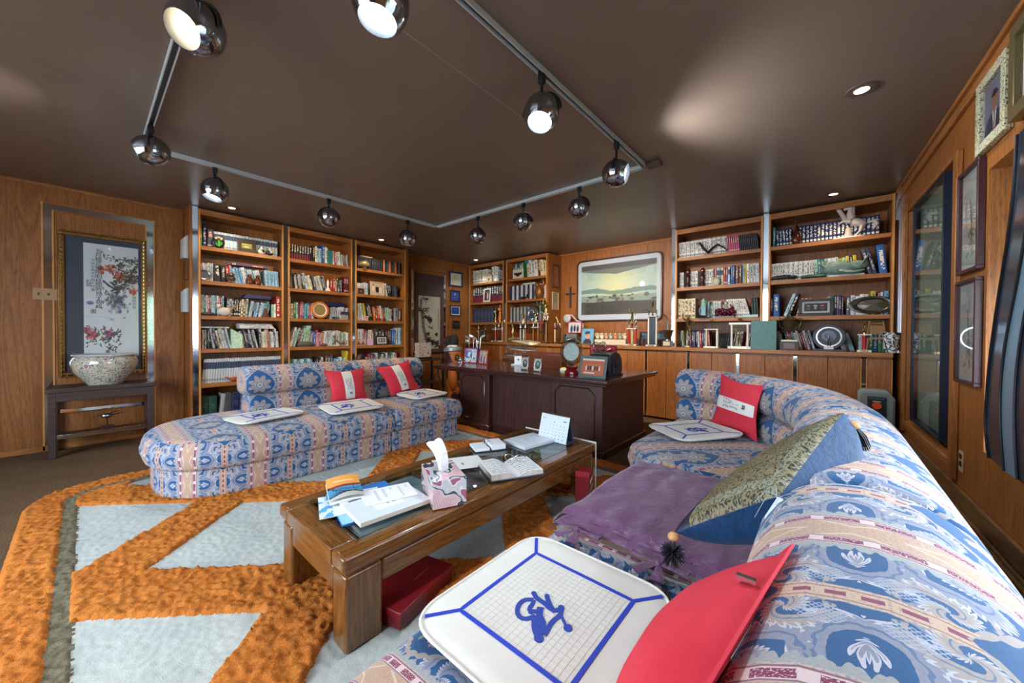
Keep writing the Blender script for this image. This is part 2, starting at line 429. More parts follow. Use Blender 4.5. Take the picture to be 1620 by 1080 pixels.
# ---------------- curved steel ribbons in the window bay ----------------
def ribbon(name, pts_l, pts_r, xf, xb, mat, label):
    t0 = thing(name, label, 'screen', (xf, (pts_l[0][0]+pts_r[0][0])/2, WZ0+.013))
    n = 28
    def ev(pp, z):
        for (a, za), (b, zb) in zip(pp[:-1], pp[1:]):
            if za <= z <= zb: return a+(b-a)*(z-za)/(zb-za)
        return pp[-1][0]
    def smth(pp):
        zs = np.linspace(WZ0+.013, WZ1-.004, n); a = np.array([ev(pp, z) for z in zs])
        for _ in range(3): a[1:-1] = (a[:-2]+2*a[1:-1]+a[2:])/4
        return zs, a
    zs, L = smth(pts_l); _, R = smth(pts_r)
    mb = MB()
    for i in range(n-1):
        vs = [(xx, yy, zz) for zz, l, r in ((zs[i], L[i], R[i]), (zs[i+1], L[i+1], R[i+1])) for yy in (l, r) for xx in (xf, xb)]
        mb.add(vs, [(0, 2, 6, 4), (1, 5, 7, 3), (0, 4, 5, 1), (2, 3, 7, 6)]+([(0, 1, 3, 2)] if i == 0 else [])+([(4, 6, 7, 5)] if i == n-2 else []))
    obj('sheet', mb, mat, t0)
    mb = MB(); mb.tube([(xf-.004, l, z) for z, l in zip(zs, L)], .005, 6); obj('edge_strip', mb, BLACK, t0)
STEELD = plain('6E7A90', .18, .85, name='dark_blue_steel'); STEELL = plain('86A8BC', .3, .5, name='pale_blue_steel')
def yz(pp, x): return sorted([(P(a, b, x=x)[1], P(a, b, x=x)[2]) for a, b in pp], key=lambda q: q[1])
e1 = yz([(1567, 737), (1560, 700), (1561, 640), (1568, 560), (1581, 470), (1596, 380), (1606, 300)], .612)
e2 = yz([(1594, 748), (1588, 690), (1587, 620), (1594, 550), (1608, 480), (1618, 430), (1635, 330)], .612)
e3 = yz([(1611, 752), (1606, 700), (1605, 640), (1611, 560), (1625, 480), (1640, 420), (1660, 330)], .612)
def ext(e): return [(e[0][0], WZ0+.0)]+[q for q in e if WZ0 < q[1] < WZ1]+[(e[-1][0]-.02, WZ1)]
e4 = [(y-.35, z) for y, z in e3]
ribbon('steel_ribbon', ext(e1), ext(e2), .612, .618, STEELD, 'dark curved steel ribbon nearest the oak window jamb')
ribbon('steel_ribbon', ext(e2), ext(e3), .606, .612, STEELL, 'pale blue curved steel ribbon between the two dark ones in the window bay')
ribbon('steel_ribbon', ext(e3), ext(e4), .614, .620, STEELD, 'wide dark steel ribbon cut off by the frame edge')
bl = thing('vertical_blind', 'narrow dark blue vertical blind slats behind the curved steel in the window bay', 'blind', (.83, 2.8, WZ1-.05))
obj('head_rail', bx(.80, .86, 2.3, 3.04, WZ1-.045, WZ1-.005), STEELD, bl)
for k in range(14):
    y0 = 2.34+k*.05
    obj('slat', bx(.82, .826, y0, y0+.04, 1.55, WZ1-.045), STEELD, bl)
# ---------------- bookcases ----------------
SHL = [2.195, 1.795, 1.385, .99, .58, .12]; SHR = [2.235, 1.83, 1.41]
def bookcase(label, T, W, D, zb, shelves, group=None, side_l=True, mirror=.055, zt=2.62):
    """T maps local (x along the front, y depth, z) to the room; front at y=0; mirror strip stands left of it"""
    mT = T
    loc = mT @ Vector((W/2, D/2, zb)); rz = mT.to_euler().z
    t0 = thing('bookcase', label, 'bookcase', loc, 0, group)
    def pt(nm, m, mat, bevel=.002):
        m.v = [tuple(mT @ Vector(v)) for v in m.v]; return obj(nm, m, mat, t0, bevel)
    A = abs(rz) > .5
    along = OAKY if A else OAKX
    s = .022
    pt('side_panel', bx(0, s, 0, D, zb, zt), OAKZ); pt('side_panel', bx(W-s, W, 0, D, zb, zt), OAKZ)
    pt('edge_strip', bx(-.001, .016, -.008, 0, zb, zt), EDGEZ, 0); pt('edge_strip', bx(W-.016, W+.001, -.008, 0, zb, zt), EDGEZ, 0)
    pt('back_panel', bx(s, W-s, D-.012, D, zb, zt), OAKZ, 0)
    pt('top_rail', bx(.016, W-.016, -.006, .02, 2.555, zt), along); pt('top_board', bx(s, W-s, .02, D-.012, 2.56, 2.582), along, 0)
    for z in shelves:
        pt('shelf', bx(s, W-s, .0, D-.013, z-.045, z), along)
    if mirror:
        pt('mirror_strip', bx(-mirror+.002, -.002, .004, .012, zb, zt+.02), MIRROR, 0)
        pt('strip_backing', bx(-mirror, 0, .012, .03, zb, zt+.02), OAKZ, 0)
    return t0
def TR(x, y, rz): return Matrix.Translation((x, y, 0)) @ Matrix.Rotation(rz, 4, 'Z')
FXL = -5.53
CASES = {}
for i, (nm, y0, y1) in enumerate((('leftmost', .855, 1.728), ('second', 1.786, 2.662), ('third', 2.716, 3.60))):
    T = TR(FXL, y0, PI/2); CASES['L%d' % (i+1)] = (T, y1-y0, .34, nm+' left-wall bookcase', SHL)
    bookcase('tall oak bookcase on the left wall, '+('next to the plain panel' if i == 0 else 'middle one of three' if i == 1 else 'nearest the corner alcove'), T, y1-y0, .34, 0, SHL, 'bookcases along the left wall')
tag(obj('end_panel', bx(XL+.007, FXL, .777, .799, 0, 2.645), OAKZ), 'plain oak end panel closing the left-wall bookcases', 'panel')
tag(obj('mirror_post', bx(FXL-.012, FXL-.004, 3.606, 3.65, 0, 2.64).box(XL+.007, FXL-.02, 3.61, 3.645, 0, 2.64), [OAKZ, MIRROR]), 'narrow post at the corner end of the left-wall bookcases', 'panel')
SX = ((-5.80, -4.83), (-4.755, -3.79))
for i, (x0, x1) in enumerate(SX):
    T = TR(x0, 5.35, 0); CASES['S%d' % (i+1)] = (T, x1-x0, .39, ('corner' if i == 0 else 'inner')+' back-wall bookcase', SHR+[1.02])
    bookcase('oak bookcase on the back counter, '+('tight in the room corner' if i == 0 else 'beside the wooden cross'), T, x1-x0, .39, 1.021, SHR, 'bookcases in the back corner')
tag(obj('end_panel', bx(-3.786, -3.757, 5.345, YB-.007, 1.021, 2.62), OAKZ), 'oak end panel of the corner bookcases, plaques on it', 'panel')
RXs = ((-1.595, -.60), (-.54, .50))
for i, (x0, x1) in enumerate(RXs):
    T = TR(x0, 5.30, 0); CASES['R%d' % (i+1)] = (T, x1-x0, .44, ('fourth' if i == 0 else 'rightmost')+' back-wall bookcase', SHR+[1.02])
    bookcase('oak bookcase right of the big painting'+(', its left unit' if i == 0 else ', unit touching the right wall'), T, x1-x0, .44, 1.021, SHR, 'bookcases right of the painting')
tag(obj('corner_mirror', bx(.505, RX(5.3)-.002, 5.285, 5.293, 1.021, 2.64), MIRROR), 'tall mirror strip in the right back corner', 'mirror')
# counter and base cabinets along the back wall
tag(obj('counter_top', bx(XL+.008, RX(5.2)-.05, 5.19, YB-.007, .972, 1.02), OAKX, None, .004), 'long oak counter top along the back wall', 'counter')
cx = [.29-.564*k for k in range(0, 11)]
names = ['behind the grey heater', 'right of the curved sofa crest', 'behind the middle of the curved sofa', 'behind the red cushion', 'right of the desk end', 'behind the desk end', 'behind the black drum case', 'behind the glass plate award', 'behind the wooden letter box', 'behind the paper trays', 'behind the golf bags']
edges = [RX(5.2)-.055]+cx
for k in range(11):
    x1 = edges[k]-(.022 if k else 0); x0 = edges[k+1]+.022
    t0 = thing('base_cabinet', 'oak base cabinet '+names[k], 'cabinet', ((x0+x1)/2, 5.45, 0), 0, 'base cabinets under the back counter')
    obj('carcass', bx(x0, x1, 5.252, YB-.008, .06, .971), OAKZ, t0)
    obj('plinth', bx(x0, x1, 5.28, YB-.008, 0, .06), BLACK, t0, 0)
    m_ = (x0+x1)/2
    if k == 0: obj('door', bx(x0+.004, x1-.004, 5.234, 5.252, .03, .955), OAKZ, t0, .003)
    else:
        obj('door', bx(x0+.003, m_-.002, 5.234, 5.252, .03, .955), OAKZ, t0, .003)
        obj('door', bx(m_+.002, x1-.003, 5.234, 5.252, .03, .955), OAKZ, t0, .003)
    obj('edge_strip', bx(x0-.004, x0+.003, 5.228, 5.252, .03, .955), EDGEZ, t0); obj('edge_strip', bx(x1-.003, x1+.004, 5.228, 5.252, .03, .955), EDGEZ, t0)
    obj('mirror_strip', bx(x0-.040, x0-.005, 5.250, 5.254, .03, .955), MIRROR, t0)
# ---------------- books ----------------
PAL = dict(white='E2E4E0', cream='DCCFAE', grey='9A9EA2', black='1B1C20', navy='1E2B55', blue='2460A8', teal='1E7C82', green='3E7A4A', maroon='5E1A26', red='B02A32', orange='C8662A', yellow='D8BE3A', brown='6A4630', pink='B0506E', purple='5E4478', tan='C8A878')
PAL['pale blue'] = 'A6CAD8'; PAL['dark green'] = '1C4438'; PAL['light grey'] = 'C6CACC'; PAL['dark grey'] = '44484E'; PAL['olive'] = '7C8A4A'; PAL['sky blue'] = '6AA6D0'; PAL['pale green'] = 'A8CDB4'
def bookmat(name, attr):
    m = Mat(name, .5, 0, .4)
    if attr:
        n = m.nt.nodes.new('ShaderNodeAttribute'); n.attribute_name = 'Col'; base, st = N(m.nt, n.outputs['Color']), N(m.nt, n.outputs['Alpha'])
        n = m.nt.nodes.new('ShaderNodeAttribute'); n.attribute_name = 'rnd'; rnd = N(m.nt, n.outputs['Fac'])
    else:
        n = m.nt.nodes.new('ShaderNodeObjectInfo'); base, st, rnd = N(m.nt, n.outputs['Color']), N(m.nt, n.outputs['Alpha']), N(m.nt, n.outputs['Random'])
    v, u, w, _ = m.coord('UV')
    sp = (u > -.5)                       # spine faces carry 0..1 coordinates, the boards -1
    lum = m.node('ShaderNodeRGBToBW', 0, {'Color': base})
    ink = m.mix((lum > .22), 'E8E2CC', '22252C')
    cen = ((u-.5).abs() < .24)
    def glyph(nv, nu, off): return (m.white(m.vec((w*nv+rnd*37.0).fl(), (u*nu+off).fl(), rnd*91.0)) > .42)
    k0 = cen*glyph(34.0, 4.0, .0)*(w > (rnd*.3+.12))*(w < (rnd*.15+.8))
    lab = ((w-.72).abs() < .14)
    k2a = lab*1.0; k2 = lab*cen*glyph(40.0, 5.0, 3.)+((w-.15).abs() < .012)+((w-.10).abs() < .012)
    k4 = ((w*5.5+.2).fr() < .07)*1.0+((w-.62).abs() < .09)*cen*glyph(44.0, 5.0, 7.)
    k6a = (w < .42)*1.0; k6 = cen*(w > .5)*glyph(26.0, 3.0, 5.)
    k8 = ((u-.5).abs() < .3)*glyph(22.0, 2.0, 1.)*(w > .3)*(w < .9)+((w-.13).abs() < .05)*((u-.5).abs() < .35)
    s2 = (st > .15)*(st < .35); s4 = (st > .35)*(st < .55); s6 = (st > .55)*(st < .75); s8 = (st > .75)*1.0; s0 = (st < .15)*1.0
    col = base
    col = m.mix(sp*s2*k2a, col, m.mix((lum > .22), '8A2A30', '46536E'))
    col = m.mix(sp*s6*k6a, col, m.mix((lum > .22), '6A1E2C', '2E4A66'))
    mark = s0*k0+s2*k2+s6*k6+s8*k8
    col = m.mix((sp*mark).min(1.0)*.85, col, ink)
    col = m.mix((sp*s4*k4).min(1.0)*.8, col, m.mix((lum > .22), '50565E', 'BFA768'))
    m.set('Base Color', col)
    return m.m
BOOKM = bookmat('book_cloth', False); BOOKA = bookmat('book_cloth_joined', True)
pg = Mat('page_edges', .8); v, x, y, z = pg.coord('Object'); pg.set('Base Color', pg.mix(pg.white(pg.vec((x*60.0).fl(), 0.0, 0.0))*.5, 'E6E0D0', 'B8AE98'))
PAGES = pg.m
def book_geo():
    """unit book: thickness x 0..1, depth y 0..1 (spine at 0), height z 0..1"""
    V = []; Fc = []; UV = []; MI = []
    def add(x0, x1, y0, y1, z0, z1, mi, spine=False):
        b = len(V); V.extend([(x, y, z) for z in (z0, z1) for y in (y0, y1) for x in (x0, x1)])
        for f in [(0, 2, 3, 1), (4, 5, 7, 6), (0, 1, 5, 4), (2, 6, 7, 3), (0, 4, 6, 2), (1, 3, 7, 5)]:
            Fc.append([b+i for i in f]); MI.append(mi)
            UV.append([(0, 0), (1, 0), (1, 1), (0, 1)] if spine and f == (0, 1, 5, 4) else [(-1, -1)]*4)
    add(0, .09, .03, 1, 0, 1, 0); add(.91, 1, .03, 1, 0, 1, 0)
    # slightly rounded spine
    b = len(V); prof = [(0, .03), (.12, .008), (.5, 0), (.88, .008), (1, .03)]
    for z in (0, 1): V.extend([(x, y, z) for x, y in prof])
    for i in range(4):
        Fc.append([b+i, b+i+1, b+5+i+1, b+5+i]); MI.append(0); u0, u1 = prof[i][0], prof[i+1][0]; UV.append([(u0, 0), (u1, 0), (u1, 1), (u0, 1)])
    Fc.append([b+5, b+6, b+7, b+8, b+9]); MI.append(0); UV.append([(-1, -1)]*5)
    Fc.append([b+4, b+3, b+2, b+1, b]); MI.append(0); UV.append([(-1, -1)]*5)
    add(.09, .91, .03, .97, .015, .975, 1)
    return V, Fc, UV, MI
BG = book_geo()
def book_mesh():
    m = MB(); m.v = list(BG[0]); m.f = [list(f) for f in BG[1]]; m.uv = BG[2]; m.m = BG[3]; m.has = True
    return m.mesh('book', [BOOKM, PAGES], 0)
BME = book_mesh()
BOOKS = []   # (matrix, (t,d,h), colour name, style, label, group, width in the picture)
ORD = 'first second third fourth fifth sixth seventh eighth ninth tenth eleventh twelfth thirteenth fourteenth fifteenth sixteenth seventeenth eighteenth nineteenth'.split()
def ordn(n):
    if n < 19: return ORD[n]
    t_, u = divmod(n+1, 10)
    tens = {2: 'twenty', 3: 'thirty', 4: 'forty', 5: 'fifty'}[t_]
    return (tens[:-1]+'ieth') if u == 0 else tens+'-'+ORD[u-1]
SHN = ['top', 'second', 'third', 'fourth', 'fifth', 'bottom']
def row(case, si, segs, y0=.05):
    T, W, D, cname, SH = CASES[case]; z0 = SH[si]+.001; inner = W-.044; cnt = 0
    sname = SHN[si] if case[0] == 'L' else (SHN[si] if si < 3 else 'counter')
    for sg in segs:
        n, a, b, h0, h1, cols, style = sg[:7]; lean = sg[7] if len(sg) > 7 else 0; what = sg[8] if len(sg) > 8 else 'book'
        xa = .022+a*inner; step = (b-a)*inner/n; ca = math.cos(math.radians(lean))
        cols = cols.split('|') if isinstance(cols, str) else cols
        same = (h1-h0) < .012
        for k in range(n):
            t_ = step*.95*ca; h = random.uniform(h0, h1); d = min(D-.09, (.17 if same else random.uniform(.14, .2)))
            h *= 1.0
            c = cols[k % len(cols)] if same else random.choice(cols)
            x = xa+k*step; yy = y0+(0 if same else random.uniform(-.012, .02))
            s_ = math.radians(lean)
            if lean >= 0:   # top leans to the right: pivot on the lower right edge
                m = Matrix.Translation((x+step*.95, yy, z0)) @ Matrix.Rotation(s_, 4, 'Y') @ Matrix.Translation((-t_, 0, 0))
            else:
                m = Matrix.Translation((x, yy, z0)) @ Matrix.Rotation(s_, 4, 'Y')
            lab = '%s %s, %s from the left on the %s shelf, %s' % (c, what, ordn(cnt), sname, cname)
            BOOKS.append((T @ m, (t_, d, h), c, style, lab, '%ss on the %s shelf, %s' % (what, sname, cname)))
            cnt += 1
def flat(case, si, a, b, zoff, thick, depth, col, label, style=.1, y0=.05, n=1, cat='book', group=None):
    """books lying flat on top of a row or on the shelf, spine to the front"""
    T, W, D, cname, SH = CASES[case]; inner = W-.044
    for k in range(n):
        m = Matrix.Translation((.022+a*inner, y0+.008*k, SH[si]+.001+zoff+thick*(k+1))) @ Matrix.Rotation(PI/2, 4, 'Y')
        BOOKS.append((T @ m, (thick*.96, depth, (b-a)*inner-.01*k), col, style, label if n == 1 else label+[', lowest', ', second from below', ', third from below', ', topmost'][k], group or 'books lying flat on '+cname))
EN = 'set volume'
row('L1', 0, [(1, 0, .025, .32, .32, 'green', .1), (1, .03, .075, .28, .28, 'navy', .1), (1, .085, .15, .22, .22, 'dark grey', .3), (21, .155, .965, .20, .205, 'pale blue|light grey', .2, 0, EN)])
row('L1', 1, [(7, 0, .15, .19, .22, 'white|light grey', .1), (1, .165, .24, .21, .21, 'black', .1, -3), (1, .245, .30, .2, .2, 'black', .1, -3), (2, .305, .38, .2, .22, 'light grey|red', .1, -4), (14, .385, .76, .18, .215, 'pale blue|white|light grey|sky blue', .1, -12), (8, .80, .985, .2, .205, 'pale blue|sky blue', .1, -3)])
flat('L1', 1, .33, .83, .225, .028, .17, 'purple', 'long purple book lying across the row below the owl shelf', .3)
row('L1', 2, [(13, 0, .27, .24, .245, 'pale blue|light grey|teal|white|pink|dark grey', .1), (9, .29, .56, .21, .24, 'black|cream|dark grey|light grey', .9, 4), (12, .57, .83, .18, .21, 'white|pale blue|sky blue|teal|navy', .1, 10), (2, .88, .94, .17, .19, 'white|pale green', .1), (1, .945, 1., .28, .28, 'red', .9)])
row('L1', 3, [(6, 0, .10, .21, .24, 'white|pale blue|dark grey', .1), (2, .11, .17, .23, .25, 'grey|black', .1, -8), (9, .18, .36, .22, .25, 'white|cream|pale blue|light grey|black', .1, -12), (8, .50, .70, .21, .24, 'white|navy|dark grey|light grey', .1, -12), (12, .715, .98, .2, .25, 'white|light grey|pink|cream|dark grey', .1, -3)])
flat('L1', 3, .46, .92, .245, .016, .19, 'white', 'white magazine in the pile lying on the leftmost bookcase row', .05, n=4, cat='magazine')
flat('L1', 3, 0, .33, .245, .02, .19, 'light grey', 'grey magazines lying over the row at the left end', .05)
row('L1', 4, [(32, .01, .985, .285, .29, 'light grey', .2, 4, EN)])
row('L1', 5, [(2, .0, .19, .30, .31, 'dark green', .5, 0, 'binder'), (1, .2, .25, .32, .32, 'grey', .5, 6, 'binder'), (3, .26, .55, .31, .32, 'dark grey|navy', .5, 2, 'binder'), (4, .56, .98, .28, .31, 'brown|black|dark green', .5, 0, 'binder')])
row('L2', 0, [(9, 0, .36, .20, .205, 'black', .7, 0, EN), (4, .37, .52, .2, .25, 'black|white|pale blue', .1), (1, .53, .57, .27, .27, 'blue', .1), (2, .575, .63, .22, .24, 'white', .1), (2, .635, .71, .2, .21, 'teal', .5), (5, .72, .86, .19, .22, 'white|pink|sky blue|light grey', .1, -4), (5, .87, .99, .17, .2, 'white|brown|light grey', .1, -4)])
row('L2', 1, [(5, .10, .22, .19, .24, 'white|brown|pale blue', .1, -8), (11, .23, .62, .19, .23, 'pale blue|cream|navy|white|dark grey', .1, -13), (3, .66, .8, .17, .2, 'cream|pale green|red', .1, 0), (2, .8, .88, .18, .2, 'light grey|white', .1), (2, .91, .995, .24, .25, 'maroon', .3)])
row('L2', 2, [(1, 0, .03, .29, .29, 'white', .9), (1, .035, .075, .2, .2, 'cream', .9), (2, .08, .15, .22, .24, 'green|pale green', .1), (9, .16, .41, .2, .235, 'white|pale blue|sky blue|pink|blue|teal', .1, 3), (8, .66, .98, .17, .19, 'light grey|grey|white', .1, 4)])
row('L2', 3, [(6, .0, .18, .24, .28, 'white|black|pink|pale green|light grey', .1, 17), (2, .2, .27, .3, .3, 'pale green', .1, 14), (10, .29, .58, .19, .235, 'pale blue|white|pink|tan|blue|light grey', .1, 5), (9, .59, .86, .2, .23, 'white|pale blue|light grey|cream', .1, 2), (4, .87, .99, .18, .22, 'pale green|white|pink', .1)])
row('L2', 4, [(14, .0, .37, .23, .24, 'pale blue|teal|sky blue|white', .1), (5, .38, .55, .22, .26, 'white|pale blue|black|navy', .1, 5), (3, .57, .7, .26, .28, 'dark grey|brown|tan', .1, 4), (8, .71, .93, .2, .24, 'white|sky blue|light grey', .1, 5), (1, .955, .99, .33, .33, 'yellow', .1)])
row('L3', 0, [(7, .0, .32, .19, .2, 'black', .5, 0, EN), (5, .33, .57, .19, .195, 'black', .5, 0, EN), (1, .575, .6, .21, .21, 'orange', .1), (8, .61, .95, .19, .2, 'black|dark grey|orange', .5, 0, EN)])
row('L3', 1, [(6, .0, .25, .17, .2, 'light grey|pale blue|white', .1), (3, .64, .76, .2, .22, 'white|light grey|black', .1, -8), (3, .78, .9, .18, .2, 'black|dark grey', .5, -4)])
row('L3', 2, [(6, .0, .17, .26, .28, 'light grey|white', .1, -9), (5, .19, .36, .25, .28, 'black|dark green|yellow', .1, -9), (10, .38, .8, .19, .25, 'blue|orange|white|pale green|maroon|sky blue|navy', .1, -5), (2, .82, .97, .22, .23, 'grey|brown', .1)])
row('L3', 3, [(3, .0, .17, .25, .26, 'light grey|white', .1), (5, .18, .37, .24, .25, 'red|navy|cream|white', .1), (3, .39, .6, .25, .26, 'dark grey|black', .1), (3, .62, .74, .24, .25, 'maroon|black', .1), (2, .76, .84, .25, .25, 'blue', .1), (4, .85, .99, .26, .29, 'pale blue|white|sky blue', .1)])
row('L3', 4, [(6, .0, .26, .18, .22, 'navy|maroon|white|cream', .1, -5), (12, .28, .9, .24, .29, 'white|green|pink|light grey|black|purple|dark green', .1, -3)])
row('S1', 0, [(9, .02, .5, .27, .28, 'white|cream', .9, 0, EN), (3, .6, .78, .3, .32, 'white', .1), (3, .79, .95, .26, .31, 'navy|yellow|light grey', .1)])
row('S1', 1, [(13, .03, .98, .31, .32, 'dark grey|black', .7, 0, EN)])
row('S1', 2, [(12, .03, .68, .29, .3, 'navy|dark grey', .5, 0, EN)])
row('S2', 0, [(5, .1, .4, .22, .3, 'green|red|teal|maroon', .1), (7, .48, .98, .26, .35, 'white|cream|maroon|light grey', .1, -5)])
row('S2', 1, [(16, .03, .97, .27, .275, 'navy|light grey', .5, 0, EN)])
row('S2', 2, [(12, .04, .6, .28, .285, 'grey|dark grey', .5, 0, EN)])
row('R1', 0, [(22, .01, .62, .215, .22, 'white|light grey', .9, -2, EN), (6, .625, .77, .205, .21, 'pink', .2, -5, EN), (10, .775, .98, .20, .205, 'black', .5, -6, EN)])
row('R1', 1, [(2, .02, .075, .21, .21, 'light grey', .9, 0, EN), (4, .14, .26, .21, .215, 'light grey|white', .9, 0, EN), (5, .32, .46, .215, .22, 'light grey|white', .9, 0, EN), (7, .47, .66, .22, .225, 'pink|pale green|sky blue|cream|red|purple|pale blue', .2, 0), (2, .67, .71, .24, .24, 'blue', .1), (2, .72, .79, .22, .24, 'brown', .1), (2, .8, .84, .24, .24, 'sky blue|yellow', .1), (4, .85, .99, .23, .245, 'white|light grey', .1, -2)])
row('R1', 2, [(5, .0, .235, .265, .27, 'cream', .9, 0, EN), (4, .37, .46, .19, .22, 'teal|pale blue|dark grey', .1), (6, .46, .56, .21, .215, 'white|light grey', .9), (3, .57, .65, .2, .21, 'maroon|pale green', .1), (9, .68, .9, .235, .24, 'white', .9, -15, EN), (3, .91, .99, .23, .24, 'black|dark green', .5, -4)])
row('R1', 3, [(4, .0, .08, .21, .23, 'pale green|olive|dark grey', .1, -4), (5, .09, .22, .20, .24, 'purple|light grey|navy|maroon', .1), (7, .23, .41, .21, .23, 'blue|navy|red|pink|white|purple', .1, -4), (6, .5, .66, .18, .19, 'black', .5, 8), (4, .68, .78, .2, .22, 'white|dark grey|light grey', .1, 8), (4, .82, .92, .22, .24, 'maroon|pink|cream', .1, 8)], .12)
row('R2', 0, [(1, .01, .04, .235, .235, 'teal', .1), (5, .05, .2, .2, .205, 'navy', .9, -3, EN), (21, .22, .92, .205, .21, 'navy', .9, 0, EN)])
row('R2', 1, [(18, .0, .40, .205, .21, 'white|light grey', .9, 0, EN), (12, .41, .76, .2, .22, 'white|pale green|yellow|teal|black|light grey', .1, -4), (2, .84, .91, .27, .28, 'dark grey|navy', .1, -13), (1, .925, .985, .3, .3, 'blue', .1, -6)])
row('R2', 2, [(1, 0, .02, .22, .22, 'black', .1), (1, .025, .085, .265, .265, 'blue', .1), (2, .12, .19, .27, .27, 'pale blue|black', .1, 19), (6, .24, .35, .2, .21, 'tan|pink', .9, 14), (8, .50, .65, .21, .225, 'teal|purple|black|pale green|pink|red|yellow|purple', .1), (5, .67, .85, .2, .22, 'dark grey|light grey|white', .1), (1, .86, .9, .245, .245, 'yellow', .1), (2, .91, .955, .23, .24, 'maroon|light grey', .1), (1, .96, .995, .24, .24, 'sky blue', .1)])
row('R2', 3, [(5, .03, .13, .20, .23, 'light grey|olive|dark grey|pale green', .1, -8), (11, .17, .42, .20, .24, 'white|dark green|pale blue|maroon|light grey|pink', .1, -14), (10, .55, .75, .20, .24, 'light grey|dark grey|white|pale blue', .1, -16), (3, .78, .83, .17, .18, 'white|light grey|dark green', .1, 0), (4, .86, .99, .18, .25, 'blue|green|navy', .1)], .14)
for s_, a, b, zo, th, c, l in (('L2', .62, .0, 0, 0, 0, 0),):
    pass
def lum_area(bk):
    c = bk[0] @ Vector((0, 0, 0)); w_ = Vector((0, 0, H))-c; dd = w_.length
    return bk[1][0]*bk[1][2]/dd**2*max(.2, abs((bk[0].to_3x3() @ Vector((0, 1, 0))).dot(w_.normalized())))
order = sorted(range(len(BOOKS)), key=lambda i: -lum_area(BOOKS[i]))
single = set(order[:296]); rest = [i for i in range(len(BOOKS)) if i not in single]
seen_lab = {}
for i in sorted(single):
    m, s_, c, st, lab, grp = BOOKS[i]
    o = bpy.data.objects.new('book', BME); COL.objects.link(o)
    o.matrix_world = m @ Matrix.Diagonal((*s_, 1)); r_ = random.uniform(.88, 1.06)
    o.color = (*[min(1, v*r_) for v in lin(PAL[c])], st)
    tag(o, lab, 'book', grp)
# every further book, joined
V = []; Q = []; UVs = []; CC = []; RR = []; MI = []
mb = MB(); cols = []; rr = []
for i in rest:
    m, s_, c, st, lab, grp = BOOKS[i]; r_ = random.uniform(.88, 1.06); k = random.random()
    mb.has = True; b = len(mb.v); T = m @ Matrix.Diagonal((*s_, 1))
    mb.v += [tuple(T @ Vector(v)) for v in BG[0]]
    for f, uv, mi in zip(BG[1], BG[2], BG[3]): mb.f.append([b+j for j in f]); mb.uv.append(uv); mb.m.append(mi)
    cols += [(*[min(1, v*r_) for v in lin(PAL[c])], st)]*len(BG[0]); rr += [k]*len(BG[0])
me = mb.mesh('books', [BOOKA, PAGES], 0)
a = me.color_attributes.new('Col', 'FLOAT_COLOR', 'POINT'); a.data.foreach_set('color', np.array(cols, np.float32).ravel())
a = me.attributes.new('rnd', 'FLOAT', 'POINT'); a.data.foreach_set('value', np.array(rr, np.float32))
o = bpy.data.objects.new('books', me); COL.objects.link(o)
tag(o, 'the smaller remaining books filling the bookcase shelves', 'books', None, 'stuff')
print('books', len(BOOKS), 'joined', len(rest))
